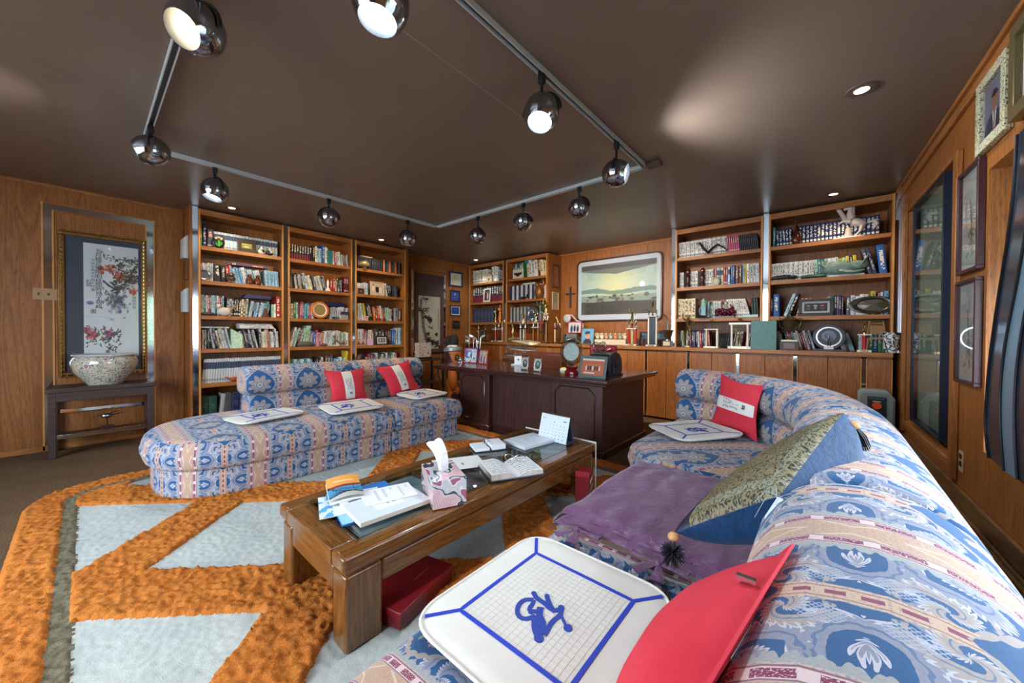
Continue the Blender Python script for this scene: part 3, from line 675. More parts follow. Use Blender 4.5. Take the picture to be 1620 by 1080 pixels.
# ---------------- damask sofa fabric (u along the stripe repeat, v along the stripe; metres) ----------------
def fabric():
    m = Mat('striped_damask', .85, 0, .2)
    v3, u, v, _ = m.coord('UV')
    p, q = .42, .50
    a = (((u/p)+.5).fr()-.5).abs()            # 0 = wide band, .5 = narrow stripe
    x = (a*-1.0+.5)*p; y = ((v/q).fr()-.5)*q  # ornament coordinates about the stripe axis, mirrored left-right
    ya = y.abs(); ss = v/q; tau = 2*PI
    wob = m.noise(m.vec(x*30.0, ya*30.0), 1.0, 2, .5)-.5
    leafc = m.mix(m.noise(m.vec(x*160.0, ya*160.0), 1.0, 3, .7), '6E768E', '9A9CAA')
    tan = m.mix(m.noise(m.vec(x*150.0, ya*150.0), 1.0, 2, .7), '8A8688', 'B2A59C')
    dk = m.mix(m.noise(v3, 300, 2), '1E4A76', '2C5E90')
    col = dk
    # acanthus scrolls curling between the medallions
    def scroll(col, cx, cy, R, pitch, turn, c):
        dx = x-cx; dy = ya-cy
        r = (dx*dx+dy*dy).op('SQRT'); th = dx.op('ARCTAN2', dy)
        ph = (r/pitch+th*(turn/tau)+wob*.5)
        f = ph.fr(); edge = (th*13.0+r*160.0).sin().abs()*.20
        inside = (r < (th*9.0).sin().abs()*.012+R)
        lf = (f < edge+.46)*inside
        col = m.mix(lf, col, c)
        col = m.mix(((f-edge-.46).abs() < .06)*inside, col, 'BDBBC4')
        return m.mix(((f-.22).abs() < .035)*inside*.8, col, '4C6A92')
    col = scroll(col, .080, .262, .088, .070, 3.0, leafc)
    col = scroll(col, .130, .125, .070, .060, -3.0, leafc)
    col = scroll(col, .040, .170, .045, .040, 2.0, tan)
    lat = (((x*420.0+ya*420.0).sin().abs() < .45).max((x*420.0-ya*420.0).sin().abs() < .45))*((((x-.05)*(x-.05)*1.6+(ya-.21)*(ya-.21)).op('SQRT')) < .026)
    col = m.mix(lat*.9, col, 'A2AABC')
    # blue medallion with a feathery flower
    ed = x-((ya/.165).min(1.0).op('POWER', 1.7)*-.125+.125)+wob*.012
    med = (ed < 0.0)*(ya < .165)
    col = m.mix(med, col, dk)
    col = m.mix(((ed-.002).abs() < (ya*120.0).sin().abs()*.006+.004)*(ya < .17), col, tan)
    r = (x*x+y*y).op('SQRT'); th = x.op('ARCTAN2', y)
    pet = (r < (th*4.0).sin().abs()*.040+.050+(th*24.0).sin().abs()*.006)
    col = m.mix(pet, col, tan)
    col = m.mix(pet*((th*12.0).sin().abs() < .22)*(r > .026)*.9, col, '34587E')
    pet2 = (r < (th*3.0+.6).sin().abs()*.020+.024)
    col = m.mix(pet2, col, 'B4AAA4'); col = m.mix((pet2*((r-.030).abs() < .004)+(r < .008)).min(1.0)*.8, col, '3A5C84')
    # pale scalloped flank
    fl = (a < (ss*tau*10).sin().abs()*.026+(ss*tau*23).sin().abs()*.010+.158)
    col = m.mix(fl, col, m.mix(m.noise(m.vec(a*60.0, ya*60.0), 2.0, 2), '858E98', 'AEADA8'))
    # wide band
    pale = 'BEAAA2'
    col = m.mix((a < .145), col, pale)
    fil = m.noise(m.vec(a*50.0, ya*90.0), 2.5, 2, .6)
    col = m.mix((a < .145)*(fil > .56)*.6, col, '6C7488')
    col = m.mix((a < .078), col, m.mix((fil > .55)*.6, 'BC9C84', '94807A'))
    dia = (a*39.0+ya*33.0).sin()
    col = m.mix((a < .07)*((dia+.2).abs() < .25)*.5, col, 'E0CDB8')
    rd = ((a-.105).abs() < .017)*((v*17.0+(v*6.0).sin()*.4).fr() < .72)
    col = m.mix(((a-.105).abs() < .030)*.8, col, 'DCC4C6')
    col = m.mix(rd*(m.noise(m.vec(a*70.0, ya*110.0), 3, 2) < .58), col, '7C2C50')
    col = m.mix(((a-.132).abs() < .004)*.8, col, '6C2440')
    col = m.mix(((a-.08).abs() < .0035)*.8, col, '5C4A58')
    # narrow stripe
    ns = (a > .455)*(med*-1.0+1.0)
    col = m.mix(ns, col, m.mix((fil > .58)*.6, 'C6AA94', '8C7A7C'))
    col = m.mix(ns*(a > .489)*((v*28.0).fr() < .6), col, '86405C')
    col = m.mix(ns*((a-.47).abs() < .003)*.7, col, '6A5060')
    m.set('Base Color', col); m.set('Sheen Weight', .15)
    h = m.noise(v3, 700, 2)*.6+m.noise(v3, 9, 2)*2.0
    m.bump(h, .25, .006)
    return m.m
FAB = fabric()
DARKSEAM = plain('39404E', .9, name='seam_cord')
def resample(pts, step, closed=True):
    P_ = [np.array(p, float) for p in pts]
    if closed: P_ = P_+[P_[0]]
    out = []; 
    for a, b in zip(P_[:-1], P_[1:]):
        n = max(1, int(round(np.linalg.norm(b-a)/step)))
        for k in range(n): out.append(a+(b-a)*k/n)
    if not closed: out.append(P_[-1])
    return np.array(out)
def roundpoly(pts, r, seg=6):
    out = []; n = len(pts)
    for i in range(n):
        p0, p1, p2 = [np.array(pts[(i+k) % n], float) for k in (-1, 0, 1)]
        rr = r[i] if isinstance(r, (list, tuple)) else r
        a = (p0-p1); b = (p2-p1); la, lb = np.linalg.norm(a), np.linalg.norm(b); a /= la; b /= lb
        ang = math.acos(np.clip(a@b, -1, 1)); t_ = min(rr/math.tan(ang/2), la*.49, lb*.49)
        q0, q2 = p1+a*t_, p1+b*t_
        for k in range(seg+1):
            f = k/seg; out.append((1-f)**2*q0+2*f*(1-f)*p1+f*f*q2)
    res = [out[0]]
    for p in out[1:]:
        if np.linalg.norm(p-res[-1]) > 1e-4: res.append(p)
    return res
def cushion(name, outline, z0, z1, r, rb, crown, parent, du=(0, 1), s_ref=None, mat=None, bulge=.012, wr=0.0, step=.04):
    """upholstered block: outline counter-clockwise; du = direction along which the stripes repeat"""
    O = resample(outline, step); n = len(O)
    nx = np.roll(O, -1, 0)-np.roll(O, 1, 0); nrm = np.stack([nx[:, 1], -nx[:, 0]], 1); nrm /= np.linalg.norm(nrm, axis=1)[:, None]
    for _ in range(2): nrm = (np.roll(nrm, 1, 0)+2*nrm+np.roll(nrm, -1, 0)); nrm /= np.linalg.norm(nrm, axis=1)[:, None]
    seg = np.linalg.norm(np.roll(O, -1, 0)-O, axis=1); S = np.concatenate([[0], np.cumsum(seg)])
    du = np.array(du, float); du /= np.linalg.norm(du); dv = np.array([du[1], -du[0]])
    i0 = 0
    if s_ref is not None: i0 = int(np.argmin(np.linalg.norm(O-np.array(s_ref), axis=1)))
    s_off = O[i0]@du-S[i0]; v_edge = O[i0]@dv
    sgn = 1.0
    t1 = O[(i0+1) % n]-O[i0]
    if t1@du < 0: sgn = -1.0; s_off = O[i0]@du+S[i0]
    rings = []; arc = .39; last = None
    prof = []
    for k in range(4): a = -PI/2+PI/2*k/3; prof.append((-rb+rb*math.cos(a), z0+rb+rb*math.sin(a)))
    hm = z1-z0
    for f in (.35, .5, .65): prof.append((bulge*math.sin(PI*f), z0+rb+(hm-rb-r)*f))
    for k in range(6): a = PI/2*k/5; prof.append((-r+r*math.cos(a), z1-r+r*math.sin(a)))
    vs = []; vv = []
    for d, z in prof:
        if last: arc += math.hypot(d-last[0], z-last[1])
        last = (d, z)
        p = O+nrm*d; vs += [(x, y, z) for x, y in p]; vv.append(arc)
    nr = len(prof); top_arc = arc
    base = O+nrm*prof[-1][0]; c = base.mean(0)
    K = 9
    rngw = np.random.default_rng(5)
    for k in range(1, K+1):
        f = 1-k/K
        p = c+(base-c)*f
        cr = crown*(1-f**2.2)
        vs += [(x, y, z1+cr+wr*math.sin(x*23+y*7)*math.sin(y*19+1)*(1-f)) for x, y in p]
    m = MB(); m.has = True; fs = []; uv = []
    tot = nr+K
    def UVp(i, j, jj):
        x, y, z = vs[i*n+j % n]
        if i <= nr-3: return (sgn*S[jj]+s_off, vv[i])
        w = (x*du[0]+y*du[1]); d = (x*dv[0]+y*dv[1])-v_edge
        return (w, top_arc+abs(d)-r*.3)
    for i in range(tot-1):
        for j in range(n):
            j2 = (j+1) % n; fs.append((i*n+j, i*n+j2, (i+1)*n+j2, (i+1)*n+j))
            if i < nr-3: uv.append([(sgn*S[j]+s_off, vv[i]), (sgn*S[j+1]+s_off, vv[i]), (sgn*S[j+1]+s_off, vv[i+1]), (sgn*S[j]+s_off, vv[i+1])])
            else:
                w = []
                for ii, jj in ((i, j), (i, j2), (i+1, j2), (i+1, j)):
                    x, y, z = vs[ii*n+jj]; w.append((x*du[0]+y*du[1], top_arc+abs((x*dv[0]+y*dv[1])-v_edge)-(r*.5 if ii < nr-1 else 0)))
                uv.append(w)
    fs.append(list(range(n))[::-1]); uv.append([(0, 0)]*n)
    m.add(vs, fs, 0, uv)
    return obj(name, m, mat or FAB, parent, ang=60)
ROLL_UP = [(.02, .615), (-.025, .645), (-.05, .70), (-.045, .76), (-.01, .82), (.05, .86), (.13, .875), (.21, .865), (.28, .825), (.325, .765), (.335, .69), (.32, .62), (.2, .60), (.1, .60)]
ROLL_LO = [(.03, .40), (-.02, .42), (-.045, .47), (-.045, .53), (-.02, .585), (.03, .61), (.12, .62), (.25, .61), (.31, .57), (.325, .40), (.325, .05), (.30, .03), (.1, .03), (.05, .05), (.03, .2)]
def sweep(name, path, prof, parent, u0=0.0, mat=None, side=1, v0=.13):
    Pp = resample(path, .035, False)
    for _ in range(6): Pp[1:-1] = (Pp[:-2]+2*Pp[1:-1]+Pp[2:])/4
    t_ = np.gradient(Pp, axis=0); t_ /= np.linalg.norm(t_, axis=1)[:, None]
    nr = np.stack([-t_[:, 1], t_[:, 0]], 1)*side
    S = np.concatenate([[0], np.cumsum(np.linalg.norm(np.diff(Pp, axis=0), axis=1))])+u0
    pr = []
    for i in range(len(prof)):
        a = np.array(prof[i]); b = np.array(prof[(i+1) % len(prof)])
        pr += [a, (a+b)/2]
    pr = np.array(pr); k = len(pr)
    pr = (np.roll(pr, 1, 0)+4*pr+np.roll(pr, -1, 0))/6
    arc = np.concatenate([[0], np.cumsum(np.linalg.norm(np.roll(pr, -1, 0)-pr, axis=1))])
    c = pr.mean(0); N_ = len(Pp)
    stations = [(0, -0.0, .0), (0, .0, .55), (0, .004, .8)]
    m = MB(); m.has = True; vs = []; us = []
    def ring(i, back, sc):
        q = c+(pr-c)*sc
        for d, z in q:
            x, y = Pp[i]+nr[i]*d+t_[i]*back; vs.append((x, y, z))
        us.append(S[i]+back)
    ring(0, .0, .02); ring(0, -.004, .6); ring(0, .0, .90); ring(0, .012, .975)
    for i in range(1, N_-1): ring(i, 0, 1)
    ring(N_-1, -.012, .975); ring(N_-1, 0, .90); ring(N_-1, .004, .6); ring(N_-1, 0, .02)
    R_ = len(us); us[0] -= .2; us[1] -= .1; us[-1] += .2; us[-2] += .1
    fs = []; uv = []
    for i in range(R_-1):
        for j in range(k):
            j2 = (j+1) % k; f = (i*k+j, (i+1)*k+j, (i+1)*k+j2, i*k+j2)
            w = [(us[i], arc[j]+v0), (us[i+1], arc[j]+v0), (us[i+1], arc[j+1]+v0), (us[i], arc[j+1]+v0)]
            if side > 0: f = f[::-1]; w = w[::-1]
            fs.append(f); uv.append(w)
    m.add(vs, fs, 0, uv)
    return obj(name, m, mat or FAB, parent, ang=70)
# left sofa: rounded chaise unit + armless unit
XS = -3.17
def chaise_outline(inset=0.0):
    o = [(XS-inset, 1.935), (-4.06, 1.935)]      # runs counter-clockwise seen from above
    pts = [(-4.42, 1.90), (-4.42, 1.1)]
    arcp = []
    for k in range(19):
        a = PI+PI*.5*2*k/18*.5+0.0
        arcp.append(a)
    el = []
    cx_, cy_, rx_, ry_ = -3.80, 1.02, .63-inset, .76-inset
    for k in range(25):
        a = PI+PI*k/24          # from the back (left) round the end to the front
        ex_ = 2.6
        ca, sa = math.cos(a), math.sin(a)
        el.append((cx_+rx_*math.copysign(abs(ca)**(2/ex_), ca), cy_+ry_*math.copysign(abs(sa)**(2/ex_), sa)))
    return [(XS-inset, 1.935-.0), (-4.43+inset, 1.935)]+el
t1 = thing('sofa', 'damask chaise sofa unit with a rounded end, on the orange rug', 'sofa', (-3.8, 1.1, 0), 0, 'left sofa units')
cushion('base', chaise_outline(.05), .02, .235, .03, .02, 0, t1, (0, 1), (XS-.05, 1.5), bulge=.0)
cushion('seat_cushion', chaise_outline(0), .225, .435, .085, .05, .028, t1, (0, 1), (XS, 1.5), bulge=.01)
sweep('lower_backrest', [(-4.02, .98), (-4.02, 1.925)], ROLL_LO, t1, .98, side=1)
sweep('backrest_roll', [(-4.02, .95), (-4.02, 1.93)], ROLL_UP, t1, .95, side=1)
t2 = thing('sofa', 'armless damask sofa unit nearest the desk, its own seat and back roll', 'sofa', (-3.7, 2.4, 0), 0, 'left sofa units')
cushion('base', roundpoly([(XS-.05, 1.945), (XS-.05, 2.80), (-4.4, 2.80), (-4.4, 1.945)], .04), .02, .235, .03, .02, 0, t2, (0, 1), (XS-.05, 2.4), bulge=0)
cushion('seat_cushion', roundpoly([(XS, 1.943), (XS, 2.84), (-4.0, 2.84), (-4.0, 1.943)], .07), .225, .435, .085, .05, .02, t2, (0, 1), (XS, 2.4))
sweep('lower_backrest', [(-4.02, 1.94), (-4.02, 2.85)], ROLL_LO, t2, 1.94, side=1)
sweep('backrest_roll', [(-4.02, 1.94), (-4.02, 2.87)], ROLL_UP, t2, 1.94, side=1)
# right sofa: near unit, middle unit, corner unit
XR = -.835
def unit(label, y0, y1):
    t = thing('sofa', label, 'sofa', (-.4, (y0+y1)/2, 0), 0, 'right sofa units')
    cushion('base', roundpoly([(.2, y0+.005), (.2, y1-.005), (XR+.05, y1-.005), (XR+.05, y0+.005)], .04), .02, .225, .03, .02, 0, t, (0, 1), (XR+.05, (y0+y1)/2), bulge=0)
    cushion('seat_cushion', roundpoly([(-.04, y0), (-.04, y1), (XR, y1), (XR, y0)], .06), .22, .43, .075, .05, .02, t, (0, 1), (XR, (y0+y1)/2))
    sweep('lower_backrest', [(-.07, y0+.004), (-.07, y1-.004)], ROLL_LO, t, y0, side=-1)
    sweep('backrest_roll', [(-.07, y0+.003), (-.07, y1-.003)], ROLL_UP, t, y0, side=-1)
    return t
unit('near damask sofa unit with the large white seat pad on it', -.05, 1.12)
unit('damask sofa unit covered by the purple quilted mat', 1.125, 2.26)
t = thing('sofa', 'curved corner unit of the damask sofa in front of the oak cabinets', 'sofa', (-.5, 2.9, 0), 0, 'right sofa units')
co_ = roundpoly([(.0, 2.265), (.02, 3.0), (-.35, 3.60), (-1.06, 3.62), (-1.08, 2.56), (-.86, 2.27)], [.05, .3, .3, .08, .07, .1])
cb_ = roundpoly([(.2, 2.27), (.15, 3.1), (-.25, 3.8), (-1.02, 3.85), (-1.03, 2.61), (-.80, 2.275)], [.05, .3, .3, .08, .07, .1])
cushion('base', cb_, .02, .225, .03, .02, 0, t, (.75, -.66), (-1.05, 2.9), bulge=0)
cushion('seat_cushion', co_, .22, .43, .075, .05, .02, t, (.62, -.78), (-1.07, 2.9))
bp = [(-.07, 2.265), (-.08, 2.45), (-.12, 2.72), (-.22, 3.0), (-.38, 3.24), (-.58, 3.42), (-.8, 3.52), (-1.05, 3.56)]
sweep('lower_backrest', bp[:-1]+[(-1.04, 3.56)], ROLL_LO, t, 2.27, side=-1)
sweep('backrest_roll', bp, ROLL_UP, t, 2.27, side=-1)
# ---------------- rug ----------------
def rug():
    x0, x1, y0, y1 = -4.35, -.55, -.28, 3.12
    st = .0085
    X, Y = np.meshgrid(np.arange(x0, x1+st, st), np.arange(y0, y1+st, st)); ny, nx = X.shape
    def sd(xa, xb, ya, yb, r):
        cx_, cy_ = (xa+xb)/2, (ya+yb)/2
        dx = np.abs(X-cx_)-((xb-xa)/2-r); dy = np.abs(Y-cy_)-((yb-ya)/2-r)
        return np.hypot(np.maximum(dx, 0), np.maximum(dy, 0))+np.minimum(np.maximum(dx, dy), 0)-r
    o = sd(x0, x1, y0, y1, .42); i1 = sd(x0+.17, x1-.17, y0+.17, y1-.15, .26); i2 = sd(x0+.25, x1-.25, y0+.235, y1-.21, .18)
    jit = (RNG.random(X.shape)-.5)*.010
    dmin = np.full(X.shape, 9.0)
    for k in range(-1, 6):
        for mm in range(-1, 6):
            if (k+mm) % 2 == 0:
                dmin = np.minimum(dmin, np.abs(X-(-3.28+.75*k))+np.abs(Y-(-.03+.73*mm))-.525)
    reg = np.where(i2+jit < 0, np.where(dmin+jit*1.2 < 0, 2, 0), np.where(i1+jit < 0, 1, 0))
    reg[o > 0] = -1
    def sm(a, n):
        for _ in range(n): a = (a+np.roll(a, 1, 0)+np.roll(a, -1, 0)+np.roll(a, 1, 1)+np.roll(a, -1, 1))/5
        return a
    nz = sm(RNG.random(X.shape), 1); nz2 = sm(RNG.random(X.shape), 14); nz2 = (nz2-nz2.mean())/nz2.std()
    nzn = (nz-nz.mean())/nz.std()
    edge = np.clip(-dmin/.03, 0, 1)
    Z = np.where(reg == 0, .034+nzn*.0042+nz2*.0016, np.where(reg == 1, .026+nzn*.003, .020+nzn*.0010))
    Z = Z*np.clip(-o/.03+.25, .25, 1)
    Z = np.maximum(Z, .004)
    XX = X+np.where(reg == 0, (RNG.random(X.shape)-.5)*.007, (RNG.random(X.shape)-.5)*.003)
    vid = np.stack([XX, Y+(RNG.random(X.shape)-.5)*.003, Z], -1).reshape(-1, 3)
    idx = np.arange(nx*ny).reshape(ny, nx)
    q = np.stack([idx[:-1, :-1], idx[:-1, 1:], idx[1:, 1:], idx[1:, :-1]], -1).reshape(-1, 4)
    cs = np.stack([reg[:-1, :-1], reg[:-1, 1:], reg[1:, 1:], reg[1:, :-1]]); rq = np.where((cs < 0).all(0), -1, np.where((cs == 0).any(0), 0, np.where((cs == 1).any(0), 1, 2))).reshape(-1)
    t = thing('rug', 'orange, white and olive geometric shag rug under the coffee table', 'rug', (-2.4, 1.4, 0))
    def mk(nm, code, m):
        qq = q[rq == code]; u_, inv = np.unique(qq, return_inverse=True)
        me = npmesh(nm, vid[u_]-np.array([-2.4, 1.4, 0]), inv.reshape(-1, 4)); me.materials.append(m)
        o_ = bpy.data.objects.new(nm, me); COL.objects.link(o_); o_.parent = t; o_['kind'] = 'stuff'
        return o_
    mo = Mat('orange_pile', .9, 0, .1); v = mo.pos()[0]; n1 = mo.noise(v, 130, 3, .75); n2 = mo.noise(v, 4, 3)
    mo.set('Base Color', mo.mix(n1*1.3+n2*.6-.5, 'A04C1A', 'E49444')); mo.bump(mo.noise(v, 170, 3, .8), .8, .006)
    mw = Mat('white_pile', .9, 0, .1); v = mw.pos()[0]; mw.set('Base Color', mw.mix(mw.noise(v, 4, 4), 'A2AAA8', 'C8CCC6')); mw.bump(mw.noise(v, 200, 3, .8), .6, .004)
    mv = Mat('olive_pile', .9, 0, .1); v = mv.pos()[0]; mv.set('Base Color', mv.mix(mv.noise(v, 60, 3, .7), '4C4638', '90876E')); mv.bump(mv.noise(v, 150, 3, .8), .8, .006)
    mk('orange_pile', 0, mo.m); mk('olive_pile', 1, mv.m); mk('white_pile', 2, mw.m)
rug()
# ---------------- pillows ----------------
def pillow(c, th, tb, n=26, pinch=.05, pw=.5, flange=0.0, nb=None):
    """c = 4 corners (u0v0,u1v0,u1v1,u0v1); th, tb bulge to the front/back; returns MB with UV 0..1, front = material 0, back = 1"""
    c = [Vector(p) for p in c]; nrm = (c[1]-c[0]).cross(c[3]-c[0]).normalized(); nb = Vector(nb).normalized() if nb else nrm
    ctr = sum(c, Vector())/4
    m = MB(); vs = []; fs = []; uv = []
    for side in (0, 1):
        for j in range(n+1):
            for i in range(n+1):
                u, v = i/n, j/n
                p = c[0]*(1-u)*(1-v)+c[1]*u*(1-v)+c[2]*u*v+c[3]*(1-u)*v
                k = pinch*(math.sin(PI*u)*(abs(v-.5)*2)**6+math.sin(PI*v)*(abs(u-.5)*2)**6)
                p = p+(ctr-p)*k
                uu = min(1, max(0, (u-flange)/(1-2*flange))); ww = min(1, max(0, (v-flange)/(1-2*flange)))
                b = max(0.0, math.sin(PI*uu)*math.sin(PI*ww))**pw
                b += .02*math.sin(u*17+v*5)*math.sin(v*13)*b
                p = p+(nrm*(th*b+.002) if side == 0 else nb*(-tb*b-.002)); vs.append(p)
    W = n+1
    for side in (0, 1):
        o = side*W*W
        for j in range(n):
            for i in range(n):
                f = [o+j*W+i, o+j*W+i+1, o+(j+1)*W+i+1, o+(j+1)*W+i]; w = [(i/n, j/n), ((i+1)/n, j/n), ((i+1)/n, (j+1)/n), (i/n, (j+1)/n)]
                if side: f = f[::-1]; w = w[::-1]
                m.add([], [], side); m.f.append(f); m.uv.append(w); m.m.append(side)
    m.v = [tuple(v) for v in vs]; m.has = True
    rim = [i for i in range(W)]+[j*W+n for j in range(1, W)]+[n*W+i for i in range(n-1, -1, -1)]+[j*W for j in range(n-1, 0, -1)]
    for a, b in zip(rim, rim[1:]+rim[:1]): m.f.append([a, W*W+a, W*W+b, b]); m.uv.append([(0, 0)]*4); m.m.append(1)
    return m
rm = Mat('red_cotton', .75, 0, .2); v = rm.pos()[0]; rm.set('Base Color', rm.mix(rm.noise(v, 6, 2), 'C42438', 'DC4450')); rm.bump(rm.noise(v, 14, 3, .6)+rm.noise(v, 600, 1)*.15, .35, .01)
RED = rm.m
def wcloth(name='white_waffle_cotton'):
    m = Mat(name, .85, 0, .15); v = m.pos()[0]; m.set('Base Color', m.mix(m.noise(v, 9, 4), 'D6D2C8', 'E8E6E0')); m.bump(m.noise(v, 12, 3)+m.noise(v, 500, 1)*.1, .25, .008); return m.m
WCL = wcloth()
BLUEP = plain('1238B8', .6, name='blue_braid'); INK = plain('23262E', .6, name='ink_print')
EMB = [([(-.04, -.012), (-.062, -.027), (-.059, -.057), (-.044, -.081), (-.02, -.086), (-.006, -.07), (-.003, -.054)], .0062),
 ([(-.039, -.013), (-.028, -.033), (-.035, -.05), (-.02, -.053), (-.01, -.042)], .0058), ([(-.055, .008), (-.034, -.005), (-.01, 0), (.016, -.014), (.032, -.007), (.032, .013)], .0066),
 ([(-.022, .024), (.006, -.002), (.029, -.011)], .0066), ([(.033, .014), (.047, -.011), (.039, -.04), (.046, -.066), (.05, -.088)], .0062),
 ([(-.01, -.022), (.006, -.052), (.026, -.057), (.034, -.077), (.046, -.09)], .009), ([(-.003, -.057), (.009, -.071), (.015, -.083), (.032, -.095), (.045, -.103)], .0085),
 ([(.049, -.011), (.066, -.025), (.076, -.031)], .0035)]
def strip(m, pts, w, surf, closed=False, th=.0018, n=0):
    """flat braid following surf(x,y)->z along pts"""
    Q = resample(pts, .012, closed); 
    if not closed:
        for _ in range(2): Q[1:-1] = (Q[:-2]+2*Q[1:-1]+Q[2:])/4
    t_ = (np.roll(Q, -1, 0)-np.roll(Q, 1, 0)) if closed else np.gradient(Q, axis=0)
    t_ /= np.linalg.norm(t_, axis=1)[:, None]+1e-9; nr = np.stack([-t_[:, 1], t_[:, 0]], 1)
    vs = []
    for p, d in zip(Q, nr):
        for k in (-1, 1):
            x, y = p+d*w*k; z = surf(x, y); vs += [(x, y, z+.0006), (x, y, z+th)]
    fs = []; L = len(Q)
    for i in range(L if closed else L-1):
        a = i*4; b = ((i+1) % L)*4
        fs += [(a+1, b+1, b+3, a+3), (a, a+1, a+3, a+2)] if i == 0 and not closed else [(a+1, b+1, b+3, a+3)]
        fs += [(a, b, b+1, a+1), (a+2, a+3, b+3, b+2)]
    fs = [tuple(reversed(f)) for f in fs]
    m.add(vs, fs)
def seat_pad(label, c, rz, sx=.48, sy=.50, warp=0.0, tilt=(0, 0), inner=.14, z=.470, nose=0.0):
    t = thing('seat_pad', label, 'seat pad', (c[0], c[1], z), rz, 'white seat pads with blue braid')
    t.rotation_euler = (tilt[0], tilt[1], rz)
    ol = roundpoly([(-sx/2, -sy/2), (sx/2, -sy/2), (sx/2, sy/2), (-sx/2, sy/2)], .10, 8)
    def surf(x, y): return .010+.004*math.cos(x*5)*math.cos(y*5)+warp*((x/(sx/2))**2*.6+(y/(sy/2))*abs(y/(sy/2))*.5)-nose*max(0, (x-.1))**2
    O = resample(ol, .02); n = len(O); vs = []; fs = []
    K = 14
    for k in range(K+1):
        f = 1-k/K
        for x, y in O: vs.append((x*f, y*f, surf(x*f, y*f)-(.006*(f > .999))))
    for k in range(K): fs += [(k*n+j, k*n+(j+1) % n, (k+1)*n+(j+1) % n, (k+1)*n+j) for j in range(n)]
    b0 = len(vs); vs += [(x*.99, y*.99, surf(x, y)-.014) for x, y in O]
    fs += [(b0+j, b0+(j+1) % n, (j+1) % n, j) for j in range(n)]+[tuple(b0+j for j in range(n))[::-1]]
    m = MB(); m.add(vs, fs); obj('pad', m, WCL, t, world=False, ang=50)
    m = MB(); m.tube([(x, y, surf(x, y)-.004) for x, y in O], .0042, 6, closed=True); obj('piping', m, WCL, t, world=False, ang=60)
    q = [(-inner, -inner), (inner, -inner), (inner, inner), (-inner, inner)]
    m = MB(); strip(m, q, .0055, surf, True)
    for x, y in q: strip(m, [(x, y), (x+math.copysign(sx/2-.032-inner, x), y+math.copysign(sy/2-.032-inner, y))], .0055, surf)
    obj('blue_braid', m, BLUEP, t, world=False, ang=50)
    m = MB(); ca, sa = math.cos(-rz*0), math.sin(0)
    for pts, w in EMB:
        strip(m, pts, w, surf, th=.0024)
    for (x, y), r in (((.081, -.032), .011), ((-.055, .008), .007), ((-.022, .024), .006), ((.032, .013), .0085), ((.045, -.103), .012), ((.015, -.075), .010), ((-.02, -.05), .008), ((.036, -.085), .010)):
        m.prism([(x+r*math.cos(k*PI/7), y+r*math.sin(k*PI/7)) for k in range(14)], surf(x, y), surf(x, y)+.0026)
    obj('emblem', m, plain('1A3C9E', .6, name='blue_embroidery'), t, world=False, ang=50)
    # quilted centre square of fine waffle cord lines
    m = MB()
    for k in range(1, 20):
        a = -inner+k*inner/10
        strip(m, [(a, -inner+.006), (a, inner-.006)], .0006, surf, th=.0009); strip(m, [(-inner+.006, a), (inner-.006, a)], .0006, surf, th=.0009)
    o = obj('waffle_cords', m, WCL, t, world=False, ang=0); o['kind'] = 'stuff'
    return t
seat_pad('large white seat pad with blue braid and emblem, nearest on the right sofa', (-.555, .80), 0.0, .50, .54, .0, inner=.165, z=.462)
seat_pad('white seat pad jutting off the corner unit below a red cushion', (-.76, 2.98), math.radians(48), .50, .50, .006, (math.radians(-2), math.radians(-3)), .145, .472)
seat_pad('white seat pad at the rounded end of the chaise, nothing behind it', (-3.66, 1.00), math.radians(10), .40, .50, .004, (0, 0), .13, .475)
seat_pad('white seat pad in front of the first red cushion, drooping over the seam', (-3.50, 1.68), math.radians(-4), .44, .50, .006, (0, math.radians(3)), .14, .475)
seat_pad('white seat pad nearest the desk on the armless sofa unit', (-3.58, 2.56), math.radians(4), .42, .48, .006, (0, math.radians(2)), .14, .478)
